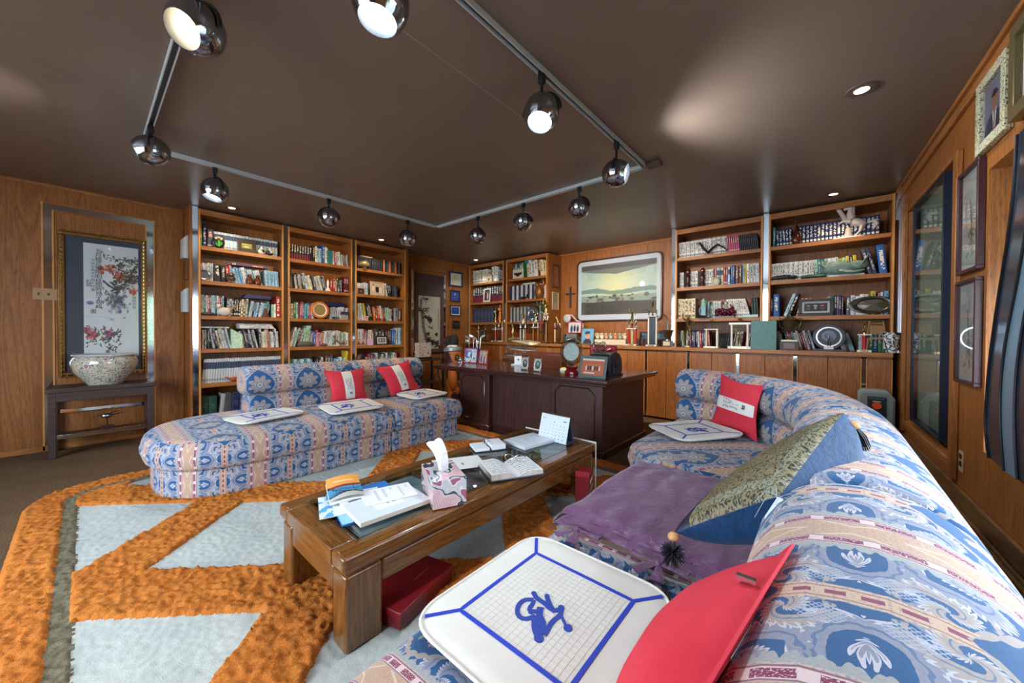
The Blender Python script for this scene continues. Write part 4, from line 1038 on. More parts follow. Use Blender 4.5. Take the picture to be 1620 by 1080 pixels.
def red_cushion(label, c, th=.05, tb=.05, vert=True, band=(.39, .61), zipper=False, pc=.15):
    ctr = sum((Vector(p) for p in c), Vector())/4
    t = thing('cushion', label, 'cushion', tuple(ctr), 0, 'red cushions with a white band')
    m = pillow(c, th, tb, flange=.045, pinch=pc); obj('cover', m, [RED, RED], t, ang=60)
    # white band sewn over the front: same surface lifted 2 mm
    m2 = pillow(c, th+.0025, tb, flange=.045, pinch=pc, n=32)
    keep = [k for k in range(32*32) if band[0] <= (m2.uv[k][0][0 if vert else 1]+m2.uv[k][2][0 if vert else 1])/2 <= band[1] and .05 < (m2.uv[k][0][1 if vert else 0]+m2.uv[k][2][1 if vert else 0])/2 < .95]
    mm = MB(); mm.v = m2.v; mm.f = [m2.f[k] for k in keep]; mm.uv = [m2.uv[k] for k in keep]; mm.m = [0]*len(keep); mm.has = True
    used = sorted({i for f in mm.f for i in f}); mp = {a: b for b, a in enumerate(used)}
    mm.v = [mm.v[i] for i in used]; mm.f = [[mp[i] for i in f] for f in mm.f]
    obj('white_band', mm, WCL, t, ang=60)
    cc = [Vector(p) for p in c]; nrm = (cc[1]-cc[0]).cross(cc[3]-cc[0]).normalized()
    ex = (cc[1]-cc[0]).normalized(); ey = (cc[3]-cc[0]).normalized()
    mg = MB(); W_ = (cc[1]-cc[0]).length; bw = .10*W_
    o3 = ctr+nrm*(th+.004)
    if not vert: ex, ey = ey, -ex
    rr = random.Random(3)
    def seg_(p, q, w):
        d = Vector((q[0]-p[0], q[1]-p[1])); L = d.length
        if L < 1e-5: return
        nn = Vector((-d.y, d.x))/L*w
        mg.add([o3+ex*(a[0])+ey*(a[1])+nrm*.001 for a in ((p[0]-nn.x, p[1]-nn.y), (q[0]-nn.x, q[1]-nn.y), (q[0]+nn.x, q[1]+nn.y), (p[0]+nn.x, p[1]+nn.y))], [(0, 1, 2, 3)])
    s_ = W_*.16
    for col in (-1, 0, 1):
        for k in range(7):
            x = col*s_*.35+rr.uniform(-.1, .1)*s_; y = (3-k)*s_*.3
            seg_((x-s_*.12, y+rr.uniform(-.1, .1)*s_), (x+s_*.14, y+rr.uniform(-.1, .1)*s_), .0012); seg_((x, y-s_*.14), (x+rr.uniform(-.1, .1)*s_, y+s_*.12), .0012)
    for yy in (-1.55, -1.75): seg_((-s_*.2, yy*s_), (s_*.2, yy*s_), .0035); 
    seg_((-s_*.18, -1.85*s_), (-s_*.18, -1.45*s_), .003)
    obj('print', mg, INK, t, ang=0)['kind'] = 'stuff'
    if zipper:
        z = MB(); p0 = cc[2]*.72+cc[3]*.28+Vector((-.03, 0, -.01))
        z.box(-.012, .012, -.004, .004, -.003, .003, mat=Matrix.Translation(p0)); obj('zip_pull', z, SILVER, t)
    return t
red_cushion('red cushion with upright white band, farther from the desk on the left sofa', [(-3.80, 1.62, .465), (-3.78, 2.0, .465), (-3.93, 2.03, .80), (-3.95, 1.60, .80)], .05, .04)
red_cushion('red cushion tilted to one side, nearer the desk on the left sofa', [(-3.80, 2.29, .455), (-3.80, 2.68, .51), (-3.92, 2.60, .86), (-3.94, 2.17, .80)], .05, .04)
red_cushion('red cushion standing sideways against the curved corner back', [(-.71, 3.30, .47), (-.36, 3.02, .455), (-.335, 3.10, .84), (-.66, 3.42, .875)], .05, .04, vert=False, band=(.36, .60))
red_cushion('red cushion seen edge-on in the foreground, leaning on the near back roll', [(-.30, .56, .50), (-.215, .985, .53), (-.037, .735, .865), (-.10, .32, .84)], .03, .06, zipper=True, pc=.03)
# purple quilted mat with bow ties
pm = Mat('purple_satin', .38, 0, .5); v = pm.pos()[0]; pm.set('Base Color', pm.mix(pm.noise(v, 5, 3), '461A42', '642E62')); pm.set('Sheen Weight', .3)
pm.bump(pm.noise(v, 14, 5, .6, 2.5), .6, .012)
PUR = pm.m
t = thing('quilted_mat', 'purple satin quilted mat with knotted ties over the middle sofa seat', 'mat', (-.45, 1.65, .46))
def quilt(name, x0, x1, y0, y1, z, th):
    nx_, ny_ = 60, 66; vs = []; fs = []
    for side in (0, 1):
        for j in range(ny_+1):
            for i in range(nx_+1):
                u, w_ = i/nx_, j/ny_; x = x0+(x1-x0)*u; y = y0+(y1-y0)*w_
                x += .012*math.sin(w_*9)*(1-u)+.02*math.sin(w_*3)*(1-u); y += .012*math.sin(u*8)*(1-w_)
                e = min(1, min(u, 1-u, w_, 1-w_)*18)**.5
                q_ = (abs(math.sin(u*PI*6))*abs(math.sin(w_*PI*7)))**.4
                wrk = .0025*math.sin(u*40+math.sin(w_*11)*2)*math.sin(w_*6+u*3)
                droop = -max(0, .06-u)*.9*(u < .06)
                zz = z+(th*(.86+.14*q_)*e+wrk*1.3 if side == 0 else -.006*e)+droop
                vs.append((x, y, zz))
    W = nx_+1
    for side in (0, 1):
        o = side*W*(ny_+1)
        for j in range(ny_):
            for i in range(nx_):
                f = [o+j*W+i, o+j*W+i+1, o+(j+1)*W+i+1, o+(j+1)*W+i]; fs.append(f if side == 0 else f[::-1])
    m = MB(); m.add(vs, fs)
    S2 = W*(ny_+1)
    rim = [i for i in range(W)]+[j*W+nx_ for j in range(1, ny_+1)]+[ny_*W+i for i in range(nx_-1, -1, -1)]+[j*W for j in range(ny_-1, 0, -1)]
    m.f += [[a, S2+a, S2+b, b] for a, b in zip(rim, rim[1:]+rim[:1])]; m.uv += [[(0, 0)]*4]*len(rim); m.m += [0]*len(rim)
    return obj(name, m, PUR, t, ang=70)
quilt('upper_layer', -.86, -.10, 1.26, 2.06, .468, .022)
quilt('lower_layer', -.85, -.10, 1.215, 2.05, .458, .010)
for kx, ky in ((-.70, 1.19), (-.40, 1.185), (-.20, 1.185)):
    m = MB(); m.ball(.014, (kx, ky, .468), sc=(1.2, .8, .8))
    m.tube([(kx, ky, .468), (kx-.03, ky-.025, .462), (kx-.055, ky-.06, .457)], [.006, .016, .026], 8, flat=.15)
    m.tube([(kx, ky, .468), (kx+.012, ky-.03, .462), (kx+.02, ky-.075, .457)], [.006, .014, .022], 8, flat=.15)
    m.tube([(kx-.09, ky+.012, .466), (kx, ky, .47), (kx+.09, ky+.005, .466)], [.014, .007, .014], 8, flat=.35)
    obj('tie', m, PUR, t, ang=60)
# large bolster cushion: gold brocade face, blue velvet body, bead-and-tassel corners
gb = Mat('gold_black_brocade', .5, 0, .4); _, u, v, _z = gb.coord('UV')
vec_ = gb.vec(u*1.0, v*1.0)
n1 = gb.noise(vec_, 26, 4, .6, 1.8); n2 = gb.vor(vec_, 18)
pat = ((n1*26.0).sin()+(n2*16.0).sin() > -.25)
col = gb.mix(pat, '171712', '7A7150')
col = gb.mix(((v-.10).abs() < .035)*1.0, col, gb.mix(pat, '3C3D34', '86866E')); col = gb.mix(((u-.93).abs() < .035)*1.0, col, gb.mix(pat, '3C3D34', '86866E'))
col = gb.mix((u < .16)*1.0, col, '1C1830')
gb.set('Base Color', col); gb.bump(n1, .4, .004)
bv = Mat('blue_crushed_velvet', .62, 0, .25); pv = bv.pos(); bv.set('Base Color', bv.mix(bv.noise(bv.vec(pv[1]*90.0, pv[3]*30.0, pv[2]*30.0), 1.2, 3, .7), '08182C', '1A4C7C')); bv.set('Sheen Weight', .08)
bv.bump(bv.noise(pv[0], 40, 4, .7), .5, .01)
A_, B_, C_, D_ = [Vector((0, 0, H))+(Vector(q)-Vector((0, 0, H)))*.77 for q in ((-.395, 1.335, .505), (-.10, 1.355, .715), (.050, 1.85, .905), (-.235, 1.86, .615))]
ctr = (A_+B_+C_+D_)/4
t = thing('cushion', 'big blue velvet cushion with gold brocade face and black tassels, propped on purple mat', 'cushion', tuple(ctr))
obj('cover', pillow([A_, B_, C_, D_], .045, .17, 40, .02, .34, nb=(-.80, -.12, .42)), [gb.m, bv.m], t, ang=60)
def tassel(p, d, L, pom=False):
    d = Vector(d).normalized(); p = Vector(p)
    m = MB(); m.ball(.015, tuple(p), sc=(1, 1, .8)); o = obj('bead', m, plain('C8945E', .5, name='knotted_cord'), t)
    m = MB()
    if pom:
        for k in range(240):
            a = Vector((random.gauss(0, 1), random.gauss(0, 1), random.gauss(0, 1))).normalized(); c_ = p+d*.04
            m.tube([c_, c_+a*.02, c_+a*random.uniform(.028, .036)+Vector((0, 0, -.004))], [.0022, .0014, .0006], 3)
    else:
        q = d.orthogonal().normalized(); r_ = d.cross(q)
        for k in range(60):
            a = k*2.399; rr = .016*math.sqrt(k/60); e = q*math.cos(a)*rr+r_*math.sin(a)*rr
            m.tube([p+d*.012+e*.5, p+d*L*.5+e*1.2, p+d*L+e*1.3], [.0022, .0020, .0012], 4)
    o = obj('tassel', m, plain('10151E', .7, name='black_silk'), t); o['kind'] = 'stuff'
tassel(A_+Vector((.0, -.01, -.005)), (.1, -.5, -.7), .1, True)
tassel(B_+Vector((.020, -.075, -.03)), (0.02, -.05, -1), .13)
tassel(C_+Vector((.02, .0, -.03)), (0.3, .5, -1), .08)
m = MB()
m.tube([tuple(B_+Vector(q)) for q in ((0, -.01, 0), (-.012, -.04, -.04), (-.016, -.055, -.12), (-.02, -.06, -.19))], [.006, .015, .015, .004], 8, flat=.12); obj('care_label', m, plain('C8D2DC', .6, name='label_ribbon'), t)
m = MB()
for k in range(7):
    a = k*.9; m.tube([tuple(B_+Vector(q)) for q in ((0, 0, 0), (.03*math.cos(a), -.025, .005+.02*math.sin(a)), (.01+.06*math.cos(a), -.055, -.025+.04*math.sin(a)))], .0006, 4)
o = obj('loose_threads', m, plain('A8B4C0', .8, name='thread'), t); o['kind'] = 'stuff'
# ---------------- coffee table ----------------
X0, X1, Y0, Y1 = -1.965, -1.30, .595, 2.47; ZT = .385
t = thing('coffee_table', 'long walnut coffee table with inset glass panels on the rug', 'table', ((X0+X1)/2, (Y0+Y1)/2, .02))
def fr(nm, a, m, b=.012): obj(nm, bx(*a), m, t, b, segs=3)
w_ = .105
fr('top_rail', (X0, X0+w_, Y0, Y1, ZT-.062, ZT), TABY); fr('top_rail', (X1-w_, X1, Y0, Y1, ZT-.062, ZT), TABY)
fr('top_rail', (X0+w_, X1-w_, Y0, Y0+w_, ZT-.062, ZT-.0005), TABX, .004); fr('top_rail', (X0+w_, X1-w_, Y1-w_, Y1, ZT-.062, ZT-.0005), TABX, .004)
fr('panel', (X0+w_, X1-w_, Y0+w_, Y1-w_, ZT-.040, ZT-.026), plain('2A2420', .6), 0)
for yy in (.595+w_+.56, .595+w_+1.12): fr('divider', (X0+w_, X1-w_, yy-.012, yy+.012, ZT-.026, ZT-.004), TABX, .002)
obj('glass', bx(X0+w_-.018, X1-w_+.03, Y0+w_-.02, Y1-w_+.03, ZT+.0005, ZT+.0065), GLASSG, t, .001)
ins = .012; lw, ld = .125, .15
for sx in (0, 1):
    for sy in (0, 1):
        xa = X0+ins if sx == 0 else X1-ins-lw*.85; ya = Y0+ins if sy == 0 else Y1-ins-ld
        fr('leg', (xa, xa+lw*.85, ya, ya+ld, .02, ZT-.078), TABZ, .012)
fr('recess_band', (X0+.03, X1-.03, Y0+.03, Y1-.03, ZT-.08, ZT-.06), TABY, .0)
fr('apron', (X0+ins+.004, X0+ins+.045, Y0+ins+ld, Y1-ins-ld, ZT-.165, ZT-.078), TABY, .008); fr('apron', (X1-ins-.045, X1-ins-.004, Y0+ins+ld, Y1-ins-ld, ZT-.165, ZT-.078), TABY, .008)
fr('apron', (X0+ins+lw*.85, X1-ins-lw*.85, Y0+ins+.004, Y0+ins+.045, ZT-.165, ZT-.078), TABX, .006); fr('apron', (X0+ins+lw*.85, X1-ins-lw*.85, Y1-ins-.045, Y1-ins-.004, ZT-.165, ZT-.078), TABX, .006)
fr('end_guard', (X0, X1+.004, Y1+.0005, Y1+.006, ZT-.01, ZT+.006), WHITE, .001); fr('end_guard', (X1+.0005, X1+.006, Y1-.004, Y1+.006, .03, ZT+.004), WHITE, .001)
# ---------------- things on the table ----------------
ZG = ZT+.007
def rectT(c, rz): return Matrix.Translation(c) @ Matrix.Rotation(rz, 4, 'Z')
def paper_stack(name, label, cat, c, rz, w, d, th, cover, mat=None, under=None, group=None, res=300):
    t = thing(name, label, cat, c, rz, group)
    obj('pages', MB().box(-w/2, w/2, -d/2, d/2, 0, th), PAGES if under is None else under, t, .0008, world=False)
    picture('cover', (-w/2, -d/2, th+.0006), (1, 0, 0), (0, 1, 0), w, d, cover, res, None, mat or PRINT).parent = t
    return t
def doc(seed, bg=(232, 234, 236), ink=(90, 96, 110), lines=16, hd=None):
    def f(U, V):
        p = Pt(U, V, bg); r = random.Random(seed)
        for k in range(lines):
            y = .88-k*.78/lines; x0 = .1; 
            while x0 < .86:
                L = r.uniform(.03, .11); p.rect(x0, min(.9, x0+L), y, y+.32*.78/lines, ink, .55); x0 += L+.02
                if r.random() < .12: break
        if hd: p.rect(.1, .5, .9, .95, hd)
        return p.c
    return f
paper_stack('folder', 'bright blue folder lying lowest in the paper pile on the table end', 'folder', (-1.66, .87, ZG), -.22, .36, .29, .006, lambda U, V: Pt(U, V, (52, 128, 205)).rect(.0, 1, .0, .16, (150, 205, 235)).c+0*U[..., None], under=plain('2C7AC8', .4))
def newsf(U, V):
    p = Pt(U, V, (214, 222, 230))
    for k, (a, b, c) in enumerate(((.1, .3, (40, 40, 48)), (.33, .42, (90, 90, 96)), (.5, .62, (36, 40, 60)), (.68, .9, (200, 190, 60)))): p.rect(.06, .12, a, b, c)
    p.rect(.3, .75, .3, .7, (236, 238, 242)); p.rect(.5, .62, .55, .6, (150, 156, 170)); p.rect(.45, .62, .48, .51, (150, 156, 170))
    return p.c
paper_stack('magazine', 'white magazine with small printed ads in the paper pile on the table', 'magazine', (-1.545, .905, ZG+.0075), -.10, .25, .33, .018, newsf)
paper_stack('envelope', 'white envelope lying on top of the magazine beside the orange booklet', 'envelope', (-1.60, .95, ZG+.027), -.30, .17, .24, .002, doc(3, (238, 240, 244), (170, 176, 190), 5), under=WHITE)
paper_stack('brochure', 'pale blue picture brochure sticking out of the paper pile', 'brochure', (-1.69, .81, ZG+.0075), -.35, .23, .27, .004, lambda U, V: Pt(U, V, (222, 230, 238)).m((fbm(U, V, 6, 4, 2) > 0)*(V < .2), (90, 170, 215)).c, under=WHITE)
# curled orange/blue booklet
t = thing('booklet', 'curled booklet with orange and blue cover, open edge to the camera', 'booklet', (-1.665, .80, ZG+.0285), .0)
def bookletf(U, V):
    p = Pt(U, V, (232, 160, 80), 1.0)
    p.rect(0, 1, 0, .66, (30, 34, 44)); p.m((V < .60+.05*np.sin(U*5))*(V > .20+.10*np.sin(U*4))*1.0, (70, 160, 205)); r = random.Random(4)
    for k in range(14): p.line([(r.uniform(.05, .9), r.uniform(.2, .6)), (r.uniform(.05, .95), r.uniform(.2, .6))], .012, (24, 34, 60))
    p.rect(.08, .92, .58, .66, (150, 50, 40)); p.line([(.2, .8), (.8, .82)], .02, (250, 220, 180))
    p.m((V < .18+.08*np.sin(U*4))*1.0, (206, 210, 206)); p.m((np.abs(V-.2-.09*np.sin(U*4)) < .03)*1.0, (24, 26, 32)); return p.c
nu, nv = 60, 60; U, V = np.meshgrid(np.linspace(0, 1, nu+1), np.linspace(0, 1, nv+1))
def rowz(u, v): return .012+.040*np.clip(v-.45, 0, 1)**1.5*1.6+.010*np.sin(u*3)
A = np.array((-.06, -.085)); ex = np.array((.30, .95)); ex = ex/np.linalg.norm(ex); ey = np.array((-ex[1], ex[0]))
for sidez, nm in ((0, 'cover'), (1, 'pages')):
    pts = np.stack([A[0]+(U*ex[0]*.15)+V*ey[0]*.21+.03, A[1]+U*ex[1]*.15+V*ey[1]*.21, rowz(U, V)*(1 if sidez == 0 else .55)-.0 - (0 if sidez == 0 else .004)], -1).reshape(-1, 3)
    idx = np.arange((nu+1)*(nv+1)).reshape(nv+1, nu+1); q = np.stack([idx[:-1, :-1], idx[:-1, 1:], idx[1:, 1:], idx[1:, :-1]], -1).reshape(-1, 4)
    me = npmesh(nm, pts, q)
    if sidez == 0:
        ca = me.color_attributes.new('Col', 'FLOAT_COLOR', 'POINT'); buf = np.ones((len(pts), 4), np.float32); buf[:, :3] = srgb2lin(bookletf(1-U, V).reshape(-1, 3)/255); ca.data.foreach_set('color', buf.ravel()); me.materials.append(PRINTG)
    else: me.materials.append(WHITE)
    o = bpy.data.objects.new(nm, me); COL.objects.link(o); o.parent = t
    if sidez: 
        sd = o.modifiers.new('thick', 'SOLIDIFY'); sd.thickness = .010
# prints lying under the glass
t = thing('photo_print', 'faded photo prints lying under the table glass', 'photo', (-1.64, 1.3, ZT-.0255)); 
picture('print', (X0+.12, Y0+.13, ZT-.0248), (0, 1, 0), (1, 0, 0), .52, .42, lambda U, V: (lambda n: np.stack([150+n*90, 160+n*90, 172+n*80], -1))(fbm(U, V, 3, 5, 3)), 90, t)
picture('print', (X0+.12, Y0+.70, ZT-.0248), (0, 1, 0), (1, 0, 0), .50, .42, lambda U, V: (lambda n: np.stack([110+n*120, 92+n*110, 98+n*110], -1))(fbm(U, V, 5, 5, 4)), 90, t)
picture('print', (X0+.12, Y0+1.25, ZT-.0248), (0, 1, 0), (1, 0, 0), .48, .42, lambda U, V: Pt(U, V, (70, 74, 70)).rect(.04, .96, .04, .06, (220, 220, 210)).m(fbm(U, V, 6, 4, 7) > .1, (120, 130, 100)).c, 90, t)
# tissue box with tissue
tc = (-1.435, 1.15, ZG); tr = math.radians(-24)
t = thing('tissue_box', 'cube tissue box with pink, grey and white wavy shapes, tissue pulled out', 'tissue box', tc, tr)
def tissf(seed):
    def f(U, V):
        n = fbm(U, V, 2.0, 2, seed)*2.2+.8*np.sin(U*3+V*4+seed); p = Pt(U, V, (226, 190, 192))
        p.m((n > -.2)*1.0, (70, 76, 90)); p.m((n > .25)*1.0, (206, 206, 210)); p.m((n > .75)*1.0, (170, 104, 124)); p.m((n > 1.3)*1.0, (212, 146, 140))
        for lv in (-.2, .25, .75, 1.3): p.m((np.abs(n-lv) < .05)*1.0, (240, 236, 232))
        p.m((np.sin(U*90+V*20) > .9)*(n < -.6), (140, 70, 90), .6); return p.c
    return f
s = .128; hh = .128
obj('carton', MB().box(-s+.0005, s-.0005, -s*.62+.0005, s*.62-.0005, 0, hh-.0005), plain('D8A8A8', .4), t, world=False)
for o_, e1, e2, wd, hg, sd in (((-s, -s*.62, 0), (1, 0, 0), (0, 0, 1), 2*s, hh, 1), ((s, -s*.62, 0), (0, 1, 0), (0, 0, 1), s*1.24, hh, 3), ((-s, -s*.62, hh), (1, 0, 0), (0, 1, 0), 2*s, s*1.24, 5), ((-s, s*.62, 0), (0, -1, 0), (0, 0, 1), s*1.24, hh, 6), ((s, s*.62, 0), (-1, 0, 0), (0, 0, 1), 2*s, hh, 8)):
    picture('printed_side', o_, e1, e2, wd, hg, tissf(sd), 420, None, PRINTG).parent = t
m = MB(); vs = []; fs = []
nT = 22
for j in range(nT+1):
    f = j/nT
    for i in range(nT+1):
        g = i/nT*2-1
        wdt = .024+.072*f**.8; x = g*wdt+.012*math.sin(f*5); y = .018*math.sin(g*4+f*3)*(1+f)-.03*f*f; z = hh-.004+.15*f-.045*(abs(g)**1.6)*f*f+.012*math.cos(g*7)*f
        vs.append((x, y, z))
for j in range(nT): fs += [(j*(nT+1)+i, j*(nT+1)+i+1, (j+1)*(nT+1)+i+1, (j+1)*(nT+1)+i) for i in range(nT)]
m.add(vs, fs); o = obj('tissue', m, plain('EEF2F6', .8), t, world=False, ang=80); sd = o.modifiers.new('thick', 'SOLIDIFY'); sd.thickness = .0012
# open bible-like book with glasses
def open_book(label, c, rz, w, d, th, cover, seed, name='open_book', lift=.0):
    t = thing(name, label, 'book', c, rz)
    m = MB(); m.box(-w-.008, w+.008, -d/2-.008, d/2+.008, 0, .006); obj('cover', m, cover, t, .002, world=False)
    for sg in (-1, 1):
        nx_, ny_ = 40, 56; U, V = np.meshgrid(np.linspace(0, 1, nx_+1), np.linspace(0, 1, ny_+1))
        zz = .006+th*(np.sin(np.clip(U*3.0, 0, PI/2))*(1-.25*U))*(1 if sg < 0 else .8); X = sg*U*w; Y = (V-.5)*d
        pts = np.stack([X, Y, zz], -1).reshape(-1, 3); idx = np.arange((nx_+1)*(ny_+1)).reshape(ny_+1, nx_+1); q = np.stack([idx[:-1, :-1], idx[:-1, 1:], idx[1:, 1:], idx[1:, :-1]], -1).reshape(-1, 4)
        if sg < 0: q = q[:, ::-1]
        me = npmesh('page_print', pts, q); r = np.random.default_rng(seed)
        rows_ = (V*46).astype(int); tx = (r.random(4000)[(rows_*37+(U*26).astype(int)) % 4000] > .25)*((V*46) % 1 < .45)*(U > .1)*(U < .93)*(np.abs(U-.52) > .02)*(V > .05)*(V < .95)
        col = np.ones(U.shape+(3,))*np.array((228, 230, 230)); col[tx > 0] = (150, 152, 160)
        ca = me.color_attributes.new('Col', 'FLOAT_COLOR', 'POINT'); buf = np.ones((len(pts), 4), np.float32); buf[:, :3] = srgb2lin(col.reshape(-1, 3)/255); ca.data.foreach_set('color', buf.ravel()); me.materials.append(PRINT)
        o = bpy.data.objects.new('page_print', me); COL.objects.link(o); o.parent = t
        m = MB(); poly = [(sg*u*w, .006+th*(math.sin(min(u*3.0, PI/2))*(1-.25*u))*(1 if sg < 0 else .8)-.001) for u in np.linspace(0, 1, 20)]; poly = [(0, .0055)]+poly+[(sg*w, .0055)]
        m.prism(poly, -d/2+.0015, d/2-.0015, 'y'); obj('page_block', m, PAGES, t, world=False)
    return t
open_book('thick open book with dense print and dark blue cover, glasses on it', (-1.40, 1.62, ZG), math.radians(62), .155, .24, .040, plain('2A3A56', .35), 5)
g = thing('eyeglasses', 'thin-rimmed eyeglasses resting open on the thick book', 'glasses', (-1.42, 1.68, ZG+.040), math.radians(30))
m = MB()
for sx in (-1, 1): m.tube([(sx*.034+.026*math.cos(a*PI/10), .0, .018+.019*math.sin(a*PI/10)) for a in range(20)], .0013, 6, closed=True)
m.tube([(-.009, 0, .022), (0, .003, .027), (.009, 0, .022)], .0013, 6); obj('rims', m, SILVER, g, world=False)
for sx in (-1, 1): obj('temple', MB().tube([(sx*.060, 0, .024), (sx*.066, .01, .025), (sx*.068, .10, .022), (sx*.066, .135, .004)], .0014, 6), BLACK, g, world=False)
for sx in (-1, 1): obj('lens', MB().prism([(sx*.034+.025*math.cos(a*PI/10), .018+.018*math.sin(a*PI/10)) for a in range(20)], -.0005, .0005, 'y'), GLASS, g, world=False)
# ring planner
t = thing('ring_planner', 'open two-ring desk planner with white pages behind the book', 'planner', (-1.80, 1.835, ZG), math.radians(62))
obj('base', MB().box(-.115, .115, -.085, .085, 0, .006), BLACK, t, .001, world=False)
obj('left_pages', MB().box(-.108, -.008, -.078, .078, .006, .022), plain('E2E6EA', .7), t, .001, world=False); obj('right_pages', MB().box(.008, .108, -.078, .078, .006, .038), plain('E2E6EA', .7), t, .001, world=False)
for yy in (-.03, .03): obj('ring', MB().tube([(.022*math.cos(a*PI/12), yy, .026+.030*math.sin(a*PI/12)) for a in range(24)], .0016, 6, closed=True), SILVER, t, world=False)
paper_stack('manuscript', 'thick stack of white printed sheets before the calendar', 'papers', (-1.665, 2.14, ZG), math.radians(-8), .235, .31, .020, doc(9, (226, 232, 240), (140, 150, 170), 22), under=plain('DCE2EA', .7))
paper_stack('leaflet', 'single pale leaflet lying flat behind the tissue box', 'leaflet', (-1.72, 1.50, ZG), math.radians(-28), .21, .30, .001, lambda U, V: Pt(U, V, (222, 224, 218)).rect(.5, .7, .55, .58, (110, 112, 116)).c, under=WHITE)
# tent calendar
t = thing('desk_calendar', 'white spiral tent calendar standing at the far table end', 'calendar', (-1.55, 2.315, ZG), math.radians(-4))
W2, HC, DC = .132, .195, .052
T1 = Matrix.Translation((0, -DC, 0)) @ Matrix.Rotation(-math.atan2(DC, HC), 4, 'X'); T2 = Matrix.Translation((0, DC, 0)) @ Matrix.Rotation(math.atan2(DC, HC), 4, 'X')
obj('front_card', MB().box(-W2, W2, 0, .003, 0, HC, mat=T1), WHITE, t, world=False); obj('back_card', MB().box(-W2, W2, -.003, 0, 0, HC, mat=T2), plain('44506A', .5), t, world=False)
obj('foot_card', MB().box(-W2, W2, -DC, DC, 0, .002), plain('44506A', .5), t, world=False)
def calf(U, V):
    p = Pt(U, V, (216, 226, 238)); r = random.Random(2)
    p.rect(.06, .2, .86, .885, (140, 146, 160)); p.rect(.80, .93, .84, .87, (60, 66, 84)); p.ell(.5, .77, .018, .024, (40, 44, 60))
    for a in range(7):
        for b in range(5): p.rect(.08+a*.13, .105+a*.13, .12+b*.13, .145+b*.13, (92, 98, 116))
    return p.c
n_ = Vector((0, -1, 0)); 
o = picture('month_sheet', (-W2+.002, -.0012, .002), (1, 0, 0), (0, 0, 1), 2*W2-.004, HC-.012, calf, 500); o.parent = t; o.matrix_local = T1
m = MB()
for k in range(24): x = -W2+.01+k*(2*W2-.02)/23; m.tube([(x, .008*math.cos(a), HC*.985+.008*math.sin(a)) for a in np.linspace(0, 2*PI, 9)[:-1]], .0011, 5, closed=True)
o = obj('wire_spiral', m, SILVER, t, world=False); o['kind'] = 'stuff'
# red boxes under the table
t = thing('gift_box', 'flat dark red box lying on the rug under the near table end', 'box', (-1.42, .93, .03), math.radians(14))
obj('box_body', MB().box(-.13, .13, -.17, .17, 0, .05), plain('6A1018', .4), t, .003, world=False); obj('lid', MB().box(-.134, .134, -.174, .174, .046, .072), plain('7C141C', .35), t, .003, world=False)
obj('stamp', MB().box(.04, .05, .0, .10, .0722, .0726), plain('A03A3C', .4), t, world=False)
t = thing('paper_bag', 'small upright dark red carton with white print by the far table leg', 'carton', (-1.215, 2.16, .03), math.radians(20))
obj('carton', MB().box(-.045, .045, -.09, .09, 0, .25), plain('7A1420', .35), t, .002, world=False)
obj('printed_label', MB().box(.0452, .0458, -.06, .05, .19, .215).box(.0452, .0458, -.05, .06, .15, .158).box(.0452, .0458, -.05, .03, .135, .142), WHITE, t, world=False)
obj('flap', MB().box(-.045, .045, -.088, -.085, .25, .28), plain('9A2430', .4), t, world=False)
# ---------------- desk ----------------
t = thing('desk', 'large dark mahogany executive desk with moulded panels', 'desk', (-2.75, 3.75, 0))
obj('top', bx(-4.05, -1.50, 3.06, 4.38, .725, .77), DESKX, t, .012, segs=3); obj('top_moulding', bx(-4.03, -1.52, 3.08, 4.36, .705, .726), DESKX, t, .006)
obj('pedestal', bx(-3.62, -3.09, 3.17, 4.2, .0, .706), DESKZ, t, .004); obj('pedestal', bx(-2.18, -1.60, 3.17, 4.2, 0, .706), DESKZ, t, .004)
obj('modesty_panel', bx(-3.09, -2.18, 3.24, 3.27, .0, .706), DESKZ, t, .001)
obj('plinth', bx(-3.65, -3.07, 3.145, 4.22, .0, .085), DESKX, t, .01); obj('plinth', bx(-2.20, -1.575, 3.145, 4.22, 0, .085), DESKX, t, .01); obj('plinth', bx(-3.07, -2.20, 3.215, 3.25, 0, .085), DESKX, t, .01)
def octm(x0, x1, z0, z1, y, c=.06):
    return [(x0+c, y, z0), (x1-c, y, z0), (x1, y, z0+c), (x1, y, z1-c), (x1-c, y, z1), (x0+c, y, z1), (x0, y, z1-c), (x0, y, z0+c)]
for a, b in ((-3.57, -3.16), (-2.13, -1.68)):
    obj('panel_moulding', MB().tube(octm(a, b, .13, .665, 3.166), .009, 6, closed=True, flat=.8), DESKX, t)
# ---------------- bench under the flower painting ----------------
t = thing('console_bench', 'low dark wooden console with a rail shelf below the flower painting', 'console', (-5.65, .11, 0))
bx0, bx1, by0, by1 = -5.835, -5.44, -.235, .475
obj('top', bx(bx0, bx1+.01, by0-.01, by1+.01, .615, .655), DARKW, t, .004)
obj('apron', bx(bx1-.03, bx1, by0+.05, by1-.05, .53, .615), DARKW, t, .003); obj('apron', bx(bx0, bx0+.03, by0+.05, by1-.05, .53, .615), DARKW, t, .003)
for a in (by0, by1-.05):
    for b in (bx0, bx1-.055): obj('leg', bx(b, b+.055, a, a+.05, 0, .615), DARKW, t, .003)
obj('lower_shelf', bx(bx0+.06, bx1-.06, by0+.05, by1-.05, .165, .185), DARKW, t, .002)
obj('chrome_bar', bx(bx1-.03, bx1-.012, by0+.05, by1-.05, .175, .215), MIRROR, t, .002); obj('chrome_bar', bx(bx0+.005, bx0+.02, by0+.06, by1-.05, .37, .405), MIRROR, t, .002)
